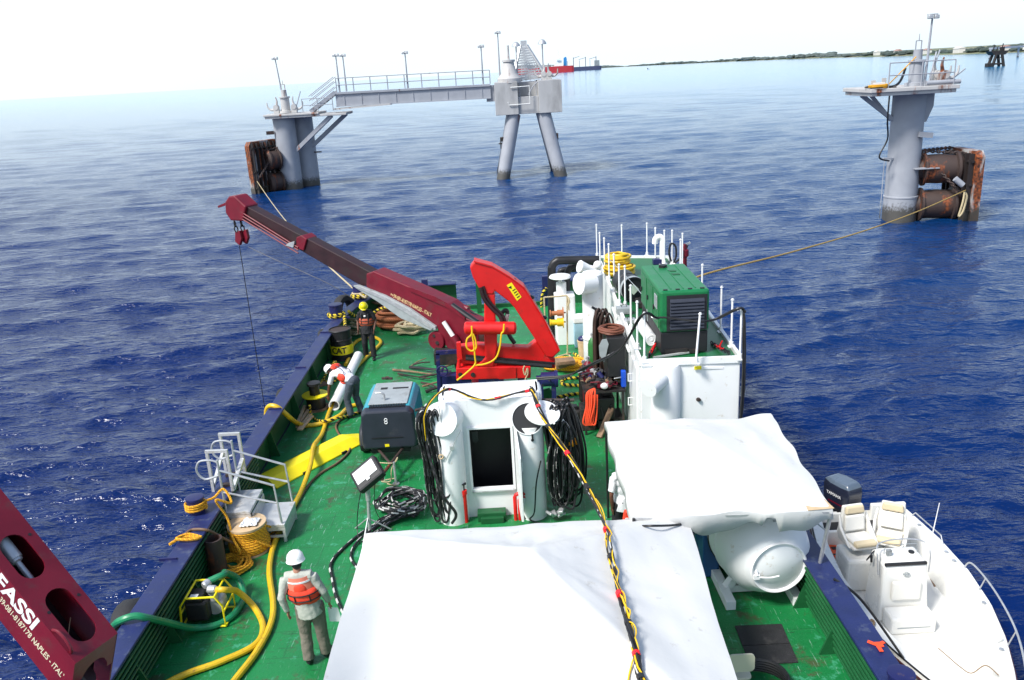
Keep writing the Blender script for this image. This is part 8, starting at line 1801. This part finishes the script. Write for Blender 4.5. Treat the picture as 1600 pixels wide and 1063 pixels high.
m = MB(); m.ell(W['chest'].lerp(W['pelvis'], .45)-MT @ V((0, -.12, 0)), (.17, .06, .11), MT, 14, 8); m.ell(W['chest'].lerp(W['pelvis'], .3)-MT @ V((.15, 0, 0)), (.045, .11, .12), MT, 12, 8); m.build('vest_pad', mVest, r)
m = MB(); bk = lambda x, z: W['chest']+MT @ V((x, -.145, z)); m.tube([bk(-.06, .18), bk(-.05, .05), bk(-.12, -.12), W['chest']+MT @ V((-.19, 0, -.16))], .009, 6); m.tube([bk(.06, .18), bk(.04, .05), bk(.1, -.12), W['chest']+MT @ V((.19, 0, -.16))], .009, 6); m.build('harness_strap', mNavy, r)
# white pipe
a, b = G(522, 634, D+.14), G(560, 556, D+.16); ax_ = (b-a).normalized(); m = MB()
r = thing('plastic_pipe', a-V((0, 0, .14)), 'large white plastic pipe lying under the bending worker', 'pipe'); Lp = (b-a).length; m.lathe(a, [(.115, .05), (.115, 0), (.138, 0), (.138, Lp), (.115, Lp), (.115, Lp-.05)], axis=ax_, seg=32)
m.f = m.f[:-2]; m.uv = m.uv[:-2]; m.m = m.m[:-2]
m.lathe(a, [(.115, .05), (.115, Lp-.05)], axis=ax_, seg=32); m.f = m.f[:-2]; m.uv = m.uv[:-2]; m.m = m.m[:-2]; m.build('pipe_body', mWhiteC, r, recalc=False)
# man under the smaller tent
sp = G(968, 744, 3.40); pos = V((sp.x+.06, sp.y, D))
r, W, MT, up, rt, fwd = person(pos, R(20), 'person in white T-shirt and black trousers half hidden under the smaller tent', dict(head=(.05, .08, 1.60), ell=(-.25, -.05, 1.12), wrl=(-.22, -.02, .86)), skin=mSkin, shirt=mTee, trousers=mBlkC, sleeve=.4)
m = MB(); m.tube([W['shl']+V((.05, -.12, .05)), W['chest']+MT @ V((.0, -.14, -.1)), W['chest']+MT @ V((.12, -.13, -.25))], .014, 6); m.tube([W['chest']+MT @ V((-.1, -.14, -.3)), W['chest']+MT @ V((.1, -.14, -.18))], .012, 6); m.build('shoulder_strap', mBlack, r)
p = GY(981, 812, TYb+.6); r = thing('life_vest', V((p.x, p.y, p.z-.2)), 'red orange life vest hanging under the corner between the two tents', 'life vest'); m = MB(); m.box(p, (.16, .08, .32), Matrix.Rotation(.15, 3, 'Y')); m.build('vest_foam', mVest, r, smooth=0, bevel=.03)
m = MB(); m.box(p+V((-.02, -.045, .03)), (.05, .01, .05)); m.build('emblem', mWhiteC, r, smooth=0, bevel=.004)
p = GY(990, 812, TYb+.5); m = MB(); m.prism([p+V((-.1, 0, -.25)), p+V((0, 0, -.25)), p+V((.13, 0, .06)), p+V((.03, 0, .1))], (0, .03, 0)); single(m, 'plywood_board', mPly, 'cream board edge showing beside the red orange life vest', 'board', smooth=0)
